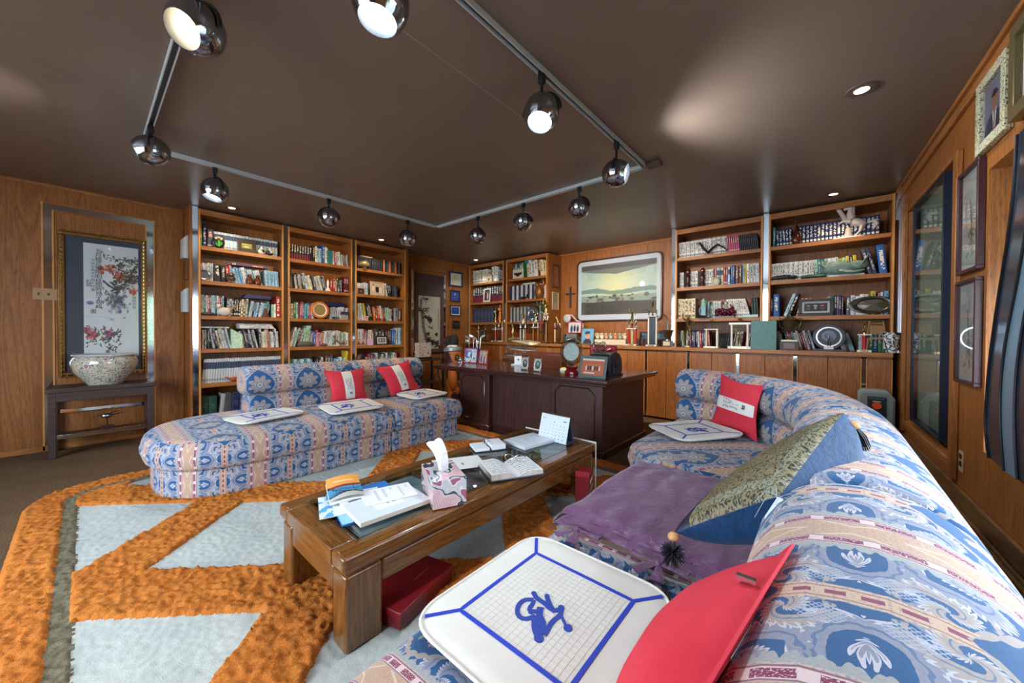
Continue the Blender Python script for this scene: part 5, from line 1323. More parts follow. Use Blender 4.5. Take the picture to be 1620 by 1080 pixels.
# bird ornament on the bench shelf
t = thing('bird_ornament', 'small silver bird ornament on a dark block under the console', 'ornament', (-5.62, .14, .1855))
obj('block', MB().box(-.04, .04, -.05, .05, 0, .04), plain('3A1A1C', .3), t, .003, world=False); obj('post', MB().tube([(0, 0, .04), (0, -.005, .12)], .008), plain('4A1C1C', .3), t, world=False)
m = MB(); m.ball(.028, (0, -.005, .14), sc=(.8, 1.5, .9)); m.tube([(0, .03, .145), (0, .08, .15), (0, .12, .165)], [.012, .008, .002], 6, flat=.4); m.tube([(0, -.04, .15), (0, -.075, .155)], [.01, .002], 6); m.tube([(-.02, 0, .15), (-.03, .05, .17), (-.02, .1, .18)], [.012, .012, .002], 6, flat=.3)
obj('bird', m, SILVER, t, world=False)
# porcelain fish bowl
pb = Mat('famille_rose_porcelain', .15, 0, .6); v, u, w, _ = pb.coord('UV')
pv = pb.vec(u*6.28*1.6, w*2.2)
o3 = pb.coord('Object'); ov = o3[0]
nA = pb.noise(ov, 30, 3, .6, 2.0); vA = pb.vor(ov, 26); vB = pb.vor(ov, 11)
col = pb.mix(nA, 'C8BEB0', 'D8D0C4')
col = pb.mix(((nA*22.0).sin() > .55)*1.0, col, '4E7A64'); col = pb.mix((vA < .17)*1.0, col, '3E6C8A'); col = pb.mix((vB < .15)*1.0, col, 'A05A80'); col = pb.mix((vB < .06)*1.0, col, 'D8B060')
col = pb.mix(((nA*31.0+1.0).sin() > .86)*.9, col, '8A6A3A')
pb.set('Base Color', col); pb.set('Coat Weight', .6)
t = thing('porcelain_bowl', 'big floral porcelain fish bowl on the dark console', 'bowl', (-5.63, .13, .656))
pr = [(0, .0), (.125, .0), (.13, .01), (.17, .06), (.215, .13), (.237, .20), (.238, .235), (.225, .27), (.205, .29)]
obj('bowl', MB().lathe(pr+[(.20, .29), (.218, .265), (.228, .235), (.226, .20), (.2, .13), (.15, .05), (0, .02)], 48, uvs=True), pb.m, t, world=False)
obj('rim', MB().lathe([(.195, .288), (.226, .288), (.232, .296), (.228, .306), (.205, .308), (.195, .3), (.195, .288)], 48), plain('B8BCC0', .2), t, world=False)
# ---------------- track lighting ----------------
TRK = plain('B8BEC0', .4, .15, name='track_aluminium'); ZTK = ZC-.001
def track(label, a, b):
    t = thing('light_track', label, 'light track', ((a[0]+b[0])/2, (a[1]+b[1])/2, ZTK), 0, 'ceiling light track')
    w = .018; h = .032
    if abs(a[0]-b[0]) < 1e-6: x = a[0]; rails = [bx(x-w, x-w+.006, a[1], b[1], ZTK-h, ZTK), bx(x+w-.006, x+w, a[1], b[1], ZTK-h, ZTK)]; web = bx(x-w+.006, x+w-.006, a[1], b[1], ZTK-.014, ZTK)
    else: y = a[1]; rails = [bx(a[0], b[0], y-w, y-w+.006, ZTK-h, ZTK), bx(a[0], b[0], y+w-.006, y+w, ZTK-h, ZTK)]; web = bx(a[0], b[0], y-w+.006, y+w-.006, ZTK-.014, ZTK)
    for r in rails: obj('rail', r, TRK, t, .001)
    obj('web', web, plain('5A6066', .4, .6), t)
track('light track along the left side of the ceiling square', (-4.03, .30), (-4.03, 3.10)); track('light track across the far side of the ceiling square', (-4.01, 3.12), (-1.22, 3.12))
track('light track along the right side of the ceiling square', (-1.20, .32), (-1.20, 3.10)); track('light track across the near side of the ceiling square', (-4.01, .30), (-1.22, .30))
bm = Mat('lamp_glow', .5); bm.set('Base Color', (1, 1, 1)); bm.set('Emission Color', (.86, .93, 1.0)); bm.set('Emission Strength', 22.0)
bw = Mat('lamp_glow_warm', .5); bw.set('Base Color', (1, 1, 1)); bw.set('Emission Color', (1.0, .72, .42)); bw.set('Emission Strength', 9.0)
GLOBE = plain('A0A8B2', .10, 1.0, name='smoked_chrome_globe'); INW = plain('60666C', .45, .5, name='lamp_reflector')
def lamp(label, x, y, d, warm=False, power=26, R_=.098, zc=2.41, dirx='x', size=110):
    t = thing('spotlight', label, 'spotlight', (x, y, ZTK-.032), 0, 'track spotlights')
    zl = zc-(ZTK-.032)
    obj('adapter', MB().box(-.016, .016, -.016, .016, -.05, .02), BLACK, t, .002, world=False)
    obj('stem', MB().tube([(0, 0, -.04), (0, 0, zl+R_*1.05)], .009, 8), BLACK, t, world=False)
    d = Vector(d).normalized(); side = d.cross(Vector((0, 0, 1)))
    side = side.normalized() if side.length > .1 else Vector((1, 0, 0))
    c = Vector((0, 0, zl))
    obj('yoke', MB().tube([tuple(c+side*math.cos(a)*(R_+.008)+Vector((0, 0, 1))*math.sin(a)*(R_+.008)) for a in np.linspace(0, PI, 15)], .006, 6, flat=1.6), BLACK, t, world=False)
    z = d; x_ = side; y_ = z.cross(x_)
    Mx = Matrix.Translation(c) @ Matrix(((x_.x, y_.x, z.x, 0), (x_.y, y_.y, z.y, 0), (x_.z, y_.z, z.z, 0), (0, 0, 0, 1)))
    ap = math.radians(44); pr = [(R_*math.sin(a), -R_*math.cos(a)*1.08) for a in np.linspace(0, PI-ap, 18)]
    inn = [(r*.95, z_*.95+.001) for r, z_ in reversed(pr)][:9]
    gl_ = obj('globe', MB().lathe(pr+[(pr[-1][0]*.97, pr[-1][1]+.003)], 28, mat=Mx), GLOBE, t, world=False, ang=40)
    zo = pr[-1][1]
    obj('reflector', MB().lathe([(pr[-1][0]*.96, zo+.002), (pr[-1][0]*.80, zo-.018), (.05, zo-.03)], 24, mat=Mx), INW, gl_, world=False)
    obj('bulb', MB().lathe([(0, zo-.012), (.03, zo-.014), (.048, zo-.022), (.05, zo-.032), (0, zo-.034)], 20, mat=Mx), bw.m if warm else bm.m, gl_, world=False)
    l = bpy.data.lights.new('beam', 'SPOT'); l.energy = power*1.7; l.spot_size = math.radians(size); l.spot_blend = .7; l.shadow_soft_size = .04
    l.color = (1, .74, .48) if warm else (.88, .94, 1.0)
    lo = bpy.data.objects.new('beam', l); COL.objects.link(lo); lo.parent = t
    p = c+d*(zo+.01); q = d.to_track_quat('-Z', 'Y'); lo.location = p; lo.rotation_euler = q.to_euler()
    return t
lamp('warm-glowing round spotlight nearest the camera, at the top left', -1.96, .30, (.42, -.62, -.66), True, 22, zc=2.43)
lamp('spotlight at the left track corner with its bulb facing left', -3.56, .30, (-.14, -.75, -.30), False, 22, zc=2.445)
lamp('first spotlight of the left track, bulb showing from below', -4.03, .735, (.10, -.25, -1), False, 22, zc=2.42)
lamp('spotlight turned away toward the books, middle of the left track', -4.03, 1.69, (-.9, .25, -.75), True, 30, zc=2.41)
lamp('warm spotlight by the far end of the left track', -4.03, 2.656, (-.15, .05, -1), True, 22, zc=2.38)
lamp('spotlight next to the far corner, tilted to the right', -3.24, 3.12, (.45, .75, -.5), False, 44, zc=2.375)
lamp('spotlight turned to the corner shelves, middle of the far track', -2.53, 3.12, (-.45, .85, -.55), True, 52, zc=2.41)
lamp('spotlight turned to the big painting, right of the far track middle', -1.835, 3.12, (-.1, .8, -.62), True, 52, zc=2.41)
lamp('spotlight at the right track corner with its bulb facing right', -1.20, 2.57, (.95, .20, -.20), False, 34, zc=2.385, size=130)
lamp('bright spotlight facing the camera on the right track', -1.20, 1.634, (.12, -.40, -.9), False, 24, zc=2.405)
lamp('bright spotlight cut by the top frame edge', -1.20, .68, (.0, -.15, -1), False, 11, zc=2.36)
obj_ = tag(obj('junction_box', bx(-1.19, -1.07, 3.09, 3.19, ZC-.03, ZC-.001), plain('4E3E36', .5), None, .004), 'flat brown junction plate at the right track corner', 'junction box')
for i, (x, y, wm, lb) in enumerate(((.136, 2.993, False, 'over the curved sofa back'), (-5.30, 1.123, True, 'above the leftmost bookcase'), (-5.30, 3.02, True, 'above the third bookcase'), (.03, 5.02, True, 'above the rightmost bookcase'), (-5.3, 5.05, False, 'in the back left corner'))):
    t = thing('recessed_light', 'small recessed ceiling light '+lb, 'ceiling light', (x, y, ZC-.001), 0, 'recessed ceiling lights')
    obj('trim_ring', MB().lathe([(.035, -.004), (.06, -.007), (.075, -.003), (.077, 0), (.035, 0), (.035, -.004)], 28), plain('5A4A42' if i == 0 else '6A5040', .4), t, world=False)
    obj('lens', MB().cyl(.034, -.003, 0, 20), bm.m if not wm else bw.m, t, world=False)
    l = bpy.data.lights.new('downlight', 'SPOT'); l.energy = 22; l.spot_size = math.radians(120); l.spot_blend = .6; l.color = (1, .8, .58) if wm else (.9, .95, 1); l.shadow_soft_size = .03
    lo = bpy.data.objects.new('downlight', l); COL.objects.link(lo); lo.parent = t; lo.location = (0, 0, -.01)
# paint cracks in the ceiling, thin pale lines as seen (joints of the plasterboard)
def crack(a, b, w, nm):
    p0 = P(*a, z=ZC-.0008); p1 = P(*b, z=ZC-.0008); d = Vector(p1)-Vector(p0); n = Vector((-d.y, d.x, 0)).normalized()*w
    m = MB(); m.add([Vector(p0)-n, Vector(p0)+n, Vector(p1)+n, Vector(p1)-n], [(0, 1, 2, 3)]); struct(nm, m, plain('B8A898', .6))
crack((612, 30), (838, 195), .0014, 'trim_10'); crack((480, 222), (590, 262), .0011, 'trim_11')
# ---------------- wall art ----------------
def framed(name, label, cat, T, w, h, fw, fd, fmat, pic, res=160, mat_w=0, mat_col='E8E6E0', glass=True, group=None, tilt=0.0, bev=.003, inner=None):
    """frame standing/hanging: local x right, z up, front faces -y; origin at bottom centre"""
    t = thing(name, label, cat, (0, 0, 0), 0, group); t.matrix_basis = T @ Matrix.Rotation(tilt, 4, 'X')
    for nm, a in (('frame_rail', (-w/2, w/2, -fd, 0, 0, fw)), ('frame_rail', (-w/2, w/2, -fd, 0, h-fw, h)), ('frame_rail', (-w/2, -w/2+fw, -fd, 0, fw, h-fw)), ('frame_rail', (w/2-fw, w/2, -fd, 0, fw, h-fw))):
        obj(nm, bx(*a), fmat, t, bev if bev < fw/2 else fw/4, world=False)
    obj('backing', bx(-w/2+fw, w/2-fw, -fd*.35, 0, fw, h-fw), plain(mat_col, .6), t, world=False)
    iw, ih = w-2*fw-2*mat_w, h-2*fw-2*mat_w
    o = picture('picture', (-iw/2, -fd*.35-.0008, fw+mat_w), (1, 0, 0), (0, 0, 1), iw, ih, pic, res); o.parent = t
    if glass: obj('glass', bx(-w/2+fw, w/2-fw, -fd*.62, -fd*.58, fw, h-fw), GLASS, t, world=False)
    if inner:
        for a in ((-iw/2-.008, iw/2+.008, -fd*.5, -fd*.34, fw+mat_w-.008, fw+mat_w), (-iw/2-.008, iw/2+.008, -fd*.5, -fd*.34, fw+mat_w+ih, fw+mat_w+ih+.008), (-iw/2-.008, -iw/2, -fd*.5, -fd*.34, fw+mat_w, fw+mat_w+ih), (iw/2, iw/2+.008, -fd*.5, -fd*.34, fw+mat_w, fw+mat_w+ih)):
            obj('inner_fillet', bx(*a), inner, t, world=False)
    return t
TL = lambda y, z, x=XL+.0065: Matrix.Translation((x, y, z)) @ Matrix.Rotation(PI/2, 4, 'Z')
TB = lambda x, z, y=YB-.0065: Matrix.Translation((x, y, z))
def TRW(y, z, d=.001): return Matrix.Translation((RX(y)-d, y, z)) @ Matrix.Rotation(-PI/2+math.atan(.0417), 4, 'Z')
# mirror inlay surround and recessed oak panel on the left wall
t = thing('mirror_inlay', 'thin mirror strip surround framing the flower painting', 'mirror', (XL, .13, 1.3))
for a in ((-.27, -.215, 0.0, 2.455), (.455, .51, 0.0, 2.455)): obj('mirror_strip', bx(XL+.0062, XL+.009, a[0], a[1], a[2], a[3]), MIRROR, t)
obj('mirror_strip', bx(XL+.0062, XL+.009, -.215, .455, 2.40, 2.455), MIRROR, t)
for a in ((-.282, -.27, 0, 2.467), (-.215, -.203, 0, 2.40), (.443, .455, 0, 2.40), (.51, .522, 0, 2.467)): obj('edge_strip', bx(XL+.0062, XL+.016, *a), EDGEZ, t)
obj('edge_strip', bx(XL+.0062, XL+.016, -.27, .51, 2.455, 2.467), OAKY, t); obj('edge_strip', bx(XL+.0062, XL+.016, -.203, .443, 2.388, 2.40), OAKY, t)
def flowerf(U, V):
    p = Pt(U, V, (202, 210, 212), .45); r = random.Random(11); n = fbm(U, V, 3, 3, 1); p.c += n[..., None]*10
    def twig(x, y, a, L, w=.004):
        pts = [(x, y)]
        for k in range(5): a += r.uniform(-.4, .4); x += math.cos(a)*L/5/.45; y += math.sin(a)*L/5; pts.append((x, y))
        p.line(pts, w, (58, 50, 40)); return pts
    def leaf(x, y, c): p.ell(x, y, .016, .006, c, .9, .4, r.uniform(0, 3))
    for a in range(7):
        q = twig(.98, .90-.02*a, PI+.25+.04*a, .26, .003)
        for x, y in q:
            for _ in range(4): leaf(x+r.uniform(-.05, .05), y+r.uniform(-.02, .02), r.choice([(60, 66, 52), (96, 84, 50), (40, 44, 44)]))
    for a in range(5):
        q = twig(.98, .74-.012*a, PI+.3, .20, .003)
        for x, y in q:
            for _ in range(5): leaf(x+r.uniform(-.06, .06), y+r.uniform(-.02, .02), r.choice([(60, 66, 52), (110, 70, 50), (40, 44, 44)]))
    for x, y, s_ in ((.34, .775, .055), (.47, .79, .065), (.63, .735, .06), (.9, .60, .05)):
        for _ in range(26): a = r.uniform(0, 6.28); rr = s_*math.sqrt(r.random()); p.ell(x+math.cos(a)*rr/.45*.7, y+math.sin(a)*rr*.55, .018, .011, r.choice([(196, 84, 60), (170, 50, 44), (214, 130, 80), (120, 40, 40)]), .6, .5, a)
    # bird and rock
    p.line([(.35, .675), (.45, .635), (.55, .615)], .010, (44, 52, 60)); p.ell(.60, .615, .05, .018, (44, 52, 60), .95, .3, .3); p.ell(.54, .645, .035, .011, (40, 46, 54), .9, .4, -.9); p.ell(.7, .63, .05, .007, (70, 74, 80), .8, .4, .5); p.ell(.585, .575, .016, .016, (50, 54, 60))
    for _ in range(80): p.ell(.58+r.gauss(0, .085), .50+r.gauss(0, .05), .03, .016, r.choice([(70, 84, 110), (96, 104, 130), (50, 60, 80), (120, 110, 120)]), .35, .6, r.uniform(0, 3))
    for _ in range(60): leaf(.55+r.gauss(0, .13), .5+r.gauss(0, .06), r.choice([(86, 70, 60), (120, 84, 70), (60, 60, 70), (50, 60, 52)]))
    p.ell(.11, .475, .035, .018, (96, 84, 140), .9, .4); p.ell(.11, .485, .02, .01, (140, 120, 170), .7)
    for x, y, s_, cs in ((.13, .19, .05, [(186, 60, 80), (150, 40, 60), (214, 120, 110)]), (.44, .20, .055, [(180, 80, 110), (120, 60, 120), (210, 130, 140)]), (.05, .235, .03, [(190, 90, 110), (150, 60, 80)])):
        for _ in range(44): a = r.uniform(0, 6.28); rr = s_*math.sqrt(r.random()); p.ell(x+math.cos(a)*rr/.45*.8, y+math.sin(a)*rr*.6, .02, .011, r.choice(cs), .6, .5, a)
    for _ in range(110): x = r.uniform(.02, .66); leaf(x, .19+r.gauss(0, .045), r.choice([(60, 66, 52), (84, 92, 60), (40, 44, 44), (110, 90, 60)]))
    for _ in range(30): leaf(.47+r.gauss(0, .06), .06+r.gauss(0, .025), r.choice([(60, 66, 52), (110, 90, 60), (40, 44, 44)]))
    for yy in (.66, .355): p.m((np.abs(V-yy) < .0015)*(U < .5), (150, 158, 162), .7)
    p.rect(.305, .335, .925, .945, (90, 70, 70), .6); p.rect(.90, .96, .575, .60, (190, 70, 70), .8)
    return p.c
t = framed('flower_painting', 'tall gilt-framed flower and bird painting with calligraphy above the porcelain bowl', 'painting', TL(.137, .725), .635, 1.49, .045, .035, plain('8A5E22', .35, .6), lambda U, V: Pt(U, V, (44, 58, 76)).m(fbm(U, V, 3, 3, 2) > 0, (38, 50, 68), .6).c, 60, 0, '2C3A4C', bev=.006)
o = picture('scroll_paper', (-.15, -.0145, .20), (1, 0, 0), (0, 0, 1), .40, 1.19, flowerf, 330); o.parent = t
m = MB()
def seg_row(a0, a1, fixed, vert):
    n = int((a1-a0)/.042)
    for k in range(n):
        a = a0+(a1-a0)*(k+.5)/n; hl = (a1-a0)/n*.40
        if vert: m.tube([(fixed, -.036, a-hl), (fixed, -.036, a), (fixed, -.036, a+hl)], [.009, .012, .009], 6)
        else: m.tube([(a-hl, -.036, fixed), (a, -.036, fixed), (a+hl, -.036, fixed)], [.009, .012, .009], 6)
for f in (-.295, .295): seg_row(.0, 1.49, f, True)
for f in (.022, 1.468): seg_row(-.31, .31, f, False)
o = obj('gilt_beading', m, GOLD, t, world=False); o['kind'] = 'stuff'
def text(s_, name, loc, size, mat, parent, rx=PI/2, rz=0, ls=1.05, ax='CENTER'):
    cu = bpy.data.curves.new(name, 'FONT'); cu.body = s_; cu.size = size; cu.align_x = ax; cu.space_line = ls; cu.extrude = .0003; cu.resolution_u = 2
    o = bpy.data.objects.new(name, cu); COL.objects.link(o); o.location = loc; o.rotation_euler = (rx, 0, rz); cu.materials.append(mat)
    me = bpy.data.meshes.new_from_object(o); n = bpy.data.objects.new(name, me); COL.objects.link(n); n.location = loc; n.rotation_euler = (rx, 0, rz); n.parent = parent; n['kind'] = 'stuff'; bpy.data.objects.remove(o); return n
text('五\n月\n榴\n花\n照\n眼\n明\n枝\n間\n時\n見\n子\n初\n成', 'calligraphy', (-.045, -.0156, 1.30), .050, INK, t, ls=.90)
text('壬\n戌\n冬\n南\n天\n石\n英\n人\n作\n畫', 'calligraphy', (-.085, -.0156, 1.205), .030, INK, t, ls=1.15)
text('石\n英', 'calligraphy', (-.115, -.0156, .975), .042, INK, t, ls=.9); text('畫', 'calligraphy', (-.083, -.0156, .66), .05, INK, t)
text('謹\n贈\n恭\n賀', 'calligraphy', (.215, -.0156, .83), .034, plain('6A5A50', .6), t, ls=1.05)
# switch plate
t = thing('switch_plate', 'triple switch plate on the left wall beside the painting', 'switch', (XL+.0065, -.245, 1.555))
obj('plate', bx(XL+.0175, XL+.0225, -.335, -.15, 1.50, 1.615), plain('A8845A', .4), t, .002)
for k in range(3): obj('toggle', bx(XL+.0222, XL+.030, -.305+k*.06, -.295+k*.06, 1.545, 1.57), plain('3A2A1E', .4), t, .001)
# wall frames beside the end panel (seen edge-on) on the bookcase side
for i, (z0, h, c, lb) in enumerate(((2.04, .26, 'C8C8C0', 'pale booklet rack high'), (1.80, .22, '7A4A24', 'thin brown frame'), (1.42, .28, 'B8C8CC', 'pale blue booklet rack'))):
    t = thing('booklet_rack' if i != 1 else 'framed_print', lb+' on the side of the leftmost bookcase', 'rack' if i != 1 else 'frame', (-5.66, .777, z0))
    for k in range(3 if i != 1 else 1):
        obj('booklet' if i != 1 else 'frame_board', bx(-5.74, -5.60, .768-.016*k-.010, .7765-.016*k, z0, z0+h-.02*k), plain(c if k != 1 else 'E0DED6', .5), t, .001)
# bamboo scroll in the alcove, its recess mouldings
def bamboof(U, V):
    p = Pt(U, V, (176, 172, 156), .45); r = random.Random(5); p.c += fbm(U, V, 4, 4, 3)[..., None]*14
    st = [(.12, .92), (.1, .75), (.17, .60), (.2, .42), (.3, .25), (.42, .08)]; p.line(st, .028, (86, 88, 86), .8); p.line([(x+.07, y-.02) for x, y in st[1:]], .012, (60, 62, 60), .7)
    def clump(x, y, n, L):
        for _ in range(n): a = r.uniform(-1.1, .5)+(PI if r.random() < .3 else 0); p.line([(x, y), (x+math.cos(a)*L*.5/.45, y+math.sin(a)*L*.5+.004), (x+math.cos(a)*L/.45, y+math.sin(a)*L)], .0075, (26, 28, 28))
    for x, y, n, L in ((.28, .94, 9, .07), (.12, .72, 14, .09), (.3, .76, 9, .08), (.42, .56, 22, .09), (.35, .6, 12, .08), (.55, .40, 5, .05), (.35, .3, 12, .07), (.75, .28, 8, .06), (.55, .14, 22, .09), (.75, .12, 22, .09), (.9, .05, 16, .08), (.4, .2, 10, .08)): clump(x, y, n, L)
    for k in range(16): p.rect(.89, .93, .38+k*.026, .394+k*.026, (40, 40, 40), .8)
    return p.c
t = thing('hanging_scroll', 'tall brown hanging scroll with ink bamboo in the corner alcove', 'scroll', (XL+.02, 4.36, .9))
obj('brown_silk', bx(XL+.012, XL+.018, 4.02, 4.69, .80, 2.32), plain('4E3A38', .7), t); obj('lower_rod', MB().tube([(XL+.03, 4.0, .80), (XL+.03, 4.71, .80)], .015), BLACK, t); obj('upper_rod', MB().tube([(XL+.02, 4.01, 2.33), (XL+.02, 4.70, 2.33)], .010), OAKY, t)
o = picture('ink_painting', (XL+.0186, 4.10, .88), (0, 1, 0), (0, 0, 1), .51, 1.02, bamboof, 300, t)
for nm, y_ in (('mirror_strip', 3.94), ('mirror_strip', 4.705)): tag(obj('mirror_inlay', bx(XL+.0062, XL+.010, y_, y_+.065, 0, 2.36), MIRROR), 'mirror strip '+('left' if y_ < 4.2 else 'right')+' of the bamboo scroll', 'mirror')
tag(obj('recess_moulding', bx(XL+.0062, XL+.03, 3.92, 4.79, 2.40, 2.43).box(XL+.0062, XL+.03, 3.92, 3.938, 0, 2.40).box(XL+.0062, XL+.03, 4.772, 4.79, 0, 2.40), OAKY), 'oak moulding round the bamboo scroll recess', 'moulding')
cert = lambda bg, ink=(110, 110, 100): (lambda U, V: Pt(U, V, bg).rect(.3, .7, .8, .88, ink, .7).rect(.15, .85, .62, .66, ink, .6).rect(.2, .8, .5, .54, ink, .6).rect(.22, .78, .4, .43, ink, .5).rect(.15, .35, .14, .17, ink, .7).rect(.6, .85, .14, .17, ink, .7).c)
framed('certificate', 'navy-framed certificate, topmost in the corner column of plaques', 'certificate', TL(5.02, 2.15), .36, .31, .035, .02, plain('22305A', .4), cert((214, 220, 200)), mat_w=.01)
framed('plaque', 'dark blue plaque below the certificate in the corner', 'plaque', TL(5.0, 1.84), .26, .235, .022, .02, plain('1C1E2A', .4), lambda U, V: Pt(U, V, (26, 60, 130)).ell(.5, .7, .12, .12, (140, 170, 200)).rect(.2, .8, .3, .36, (120, 160, 200), .7).c)
framed('plaque', 'white-bordered blue plaque, third in the corner column', 'plaque', TL(5.01, 1.545), .28, .22, .02, .02, plain('2A2A30', .4), lambda U, V: Pt(U, V, (24, 74, 140)).ell(.5, .6, .16, .16, (50, 110, 170)).c, mat_w=.02)
framed('plaque', 'small dark square plaque, lowest in the corner column', 'plaque', TL(5.03, 1.28), .2, .17, .02, .02, plain('3A2418', .4), lambda U, V: Pt(U, V, (18, 36, 40)).ell(.5, .5, .2, .2, (34, 60, 60)).c)
# big painting: generic misty lake landscape
def lakef(U, V):
    n = fbm(U, V, 4, 5, 9); p = Pt(U, V, (150, 178, 176), 1.5)
    d = np.hypot((U-.5)*1.4, V-.55); p.m(1-d/.6, (226, 216, 138), .85); p.m(n > .15, (196, 208, 190), .35)
    p.m(((V > .84+.10*np.abs(U-.5)*2-.05+n*.03))*1.0, (98, 104, 100), .9); p.m((V > .90)*1.0, (64, 66, 66), .75)
    p.m((np.abs(V-.44-.05*n-.02*np.sin(U*9)) < .035+.02*n)*1.0, (92, 122, 120), .8); p.m((V < .37+.02*n)*1.0, (120, 138, 130), .8)
    p.m((V < .26-.03*np.abs(U-.5)+.012*n)*1.0, (52, 48, 44), .95); p.m((V < .26)*(n > .2)*1.0, (78, 72, 62), .5)
    r = random.Random(8)
    for k in range(26): x = r.random(); y = .27+r.uniform(0, .10); p.ell(x, y, .03+.03*r.random(), .02+.03*r.random(), r.choice([(44, 54, 50), (70, 80, 74), (150, 156, 140), (90, 84, 60)]), .8, .4)
    return p.c
PWc = -2.655
t = thing('landscape_painting', 'wide pale lake landscape in a rounded dark frame over the back counter', 'painting', (PWc, YB-.0065, 1.41))
fo = roundpoly([(PWc-.745, 1.405), (PWc+.745, 1.405), (PWc+.745, 2.47), (PWc-.745, 2.47)], .10, 8); fi = roundpoly([(PWc-.72, 1.43), (PWc+.72, 1.43), (PWc+.72, 2.445), (PWc-.72, 2.445)], .08, 8)
m = MB(); no = len(fo); ya, yb = YB-.045, YB-.0066
vs = [(x, ya, z) for x, z in fo]+[(x, ya, z) for x, z in fi]+[(x, yb, z) for x, z in fo]+[(x, yb, z) for x, z in fi]
fs = []
for i in range(no): j = (i+1) % no; fs += [(i, j, no+j, no+i), (2*no+i, 2*no+j, j, i), (no+i, no+j, 3*no+j, 3*no+i)]
m.add(vs, fs); obj('frame_rim', m, plain('3A2220', .3), t, .003)
obj('mat_board', MB().prism(fi, YB-.03, YB-.007, 'y'), plain('BAC2CC', .5), t)
picture('picture', (PWc-.655, YB-.0306, 1.52), (1, 0, 0), (0, 0, 1), 1.31, .85, lakef, 200, t); obj('glass', MB().prism(fi, YB-.040, YB-.0385, 'y'), GLASS, t)
# plaques on the corner case end panel (faces +x) and the cross
TE = lambda y, z: Matrix.Translation((-3.756, y, z)) @ Matrix.Rotation(PI/2, 4, 'Z')
framed('plaque', 'upright dark wooden plaque with copper plate on the oak end panel', 'plaque', TE(5.56, 2.02), .22, .42, .03, .02, plain('4A3430', .4), cert((150, 96, 70), (90, 60, 50)), glass=False)
framed('plaque', 'pale parchment plaque lower on the oak end panel', 'plaque', TE(5.56, 1.62), .2, .32, .012, .015, plain('B8B090', .4), cert((170, 160, 140), (110, 100, 80)), glass=False)
t = thing('cross', 'dark wooden cross on the back wall left of the big painting', 'cross', (-3.545, YB-.01, 1.7)); obj('upright', bx(-3.56, -3.53, YB-.03, YB-.0066, 1.66, 2.04), DARKW, t, .002); obj('crossbar', bx(-3.64, -3.45, YB-.034, YB-.0066, 1.90, 1.93), DARKW, t, .002)
# right wall: shadow box, two long prints, gilt portraits
def reflf(U, V): 
    return Pt(U, V, (150, 150, 140)).m(fbm(U, V, 3, 4, 5) > 0, (170, 168, 156), .5).c
t = framed('shadow_box', 'deep black glass-fronted display case in the right wall alcove', 'display case', TRW(4.345, .45, -.068), .90, 1.895, .022, .068, plain('121C30', .4), lambda U, V: Pt(U, V, (150, 148, 136)).rect(.05, .95, .03, .97, (176, 172, 158)).c, 30, 0, 'B8B4A8', glass=False, bev=.002)
obj('glass', bx(-.43, .43, -.060, -.057, .02, 1.875), GLASSG, t, world=False)
obj('hook', MB().tube([(.38, -.05, 1.895), (.38, -.05, 1.93), (.36, -.05, 1.94)], .005), SILVER, t, world=False)
def brushf(U, V):
    p = Pt(U, V, (150, 150, 142), .35); r = random.Random(6)
    for _ in range(120): p.ell(.5+r.gauss(0, .2), .35+r.gauss(0, .16), .03, .010, r.choice([(60, 66, 60), (90, 92, 80), (40, 44, 44), (140, 110, 70)]), .6, .4, r.uniform(0, 3))
    p.line([(.6, .1), (.5, .5), (.4, .75)], .012, (50, 50, 44)); return p.c
framed('ink_print', 'upper of two narrow maroon-framed ink prints right of the black case', 'print', TRW(3.295, 1.56), .34, .60, .02, .03, plain('3E1C20', .35), brushf, 200, .03, '8E9696', group=None)
framed('ink_print', 'lower of two narrow maroon-framed ink prints right of the black case', 'print', TRW(3.305, .92), .34, .60, .02, .03, plain('3E1C20', .35), brushf, 200, .03, '8E9696')
def portrait(bg, skin, suit, hair, tie=(120, 30, 40)):
    def f(U, V):
        p = Pt(U, V, bg, .72); p.c += fbm(U, V, 3, 3, 4)[..., None]*12
        p.ell(.5, .02, .36, .42, suit, 1, .08); p.m(((np.abs(U-.5) < .10-(.45-V)*.18) & (V < .46) & (V > .1))*1.0, (215, 215, 215)); p.m(((np.abs(U-.5) < .03) & (V < .40) & (V > .08))*1.0, tie)
        p.ell(.5, .46, .05, .08, skin); p.ell(.5, .62, .105, .15, skin, 1, .12); p.m((np.hypot((U-.5)*.72/.12, (V-.66)/.15) < 1)*(V > .69+.25*(U-.5)**2)*1.0, hair)
        for s_ in (-1, 1): p.ell(.5+s_*.055, .635, .014, .008, (40, 30, 28)); p.line([(.5+s_*.035, .662), (.5+s_*.085, .662)], .005, hair)
        p.line([(.5, .64), (.51, .60)], .004, tuple(int(c*.75) for c in skin)); p.line([(.46, .555), (.5, .548), (.54, .555)], .005, (150, 70, 64)); return p.c
    return f
ivory = Mat('ivory_fretwork', .4); v = ivory.pos()[0]; ivory.set('Base Color', ivory.mix((ivory.vor(v, 90) < .35)*1.0, 'C8C2A0', '5A563E')); ivory.bump(ivory.vor(v, 90), .6, .006)
framed('portrait', 'framed colour portrait of a suited person in an ivory fretwork frame', 'portrait', TRW(3.0, 2.17), .37, .38, .05, .03, ivory.m, portrait((110, 112, 130), (150, 96, 76), (40, 42, 60), (40, 34, 32)), 300, .0)
framed('portrait', 'framed grey portrait of a suited person in an old gilt frame, by the frame edge', 'portrait', TRW(2.53, 2.16), .42, .42, .055, .04, plain('7A6A44', .4, .5), portrait((150, 160, 176), (170, 168, 170), (52, 56, 66), (36, 36, 40), (60, 60, 70)), 300, .012)
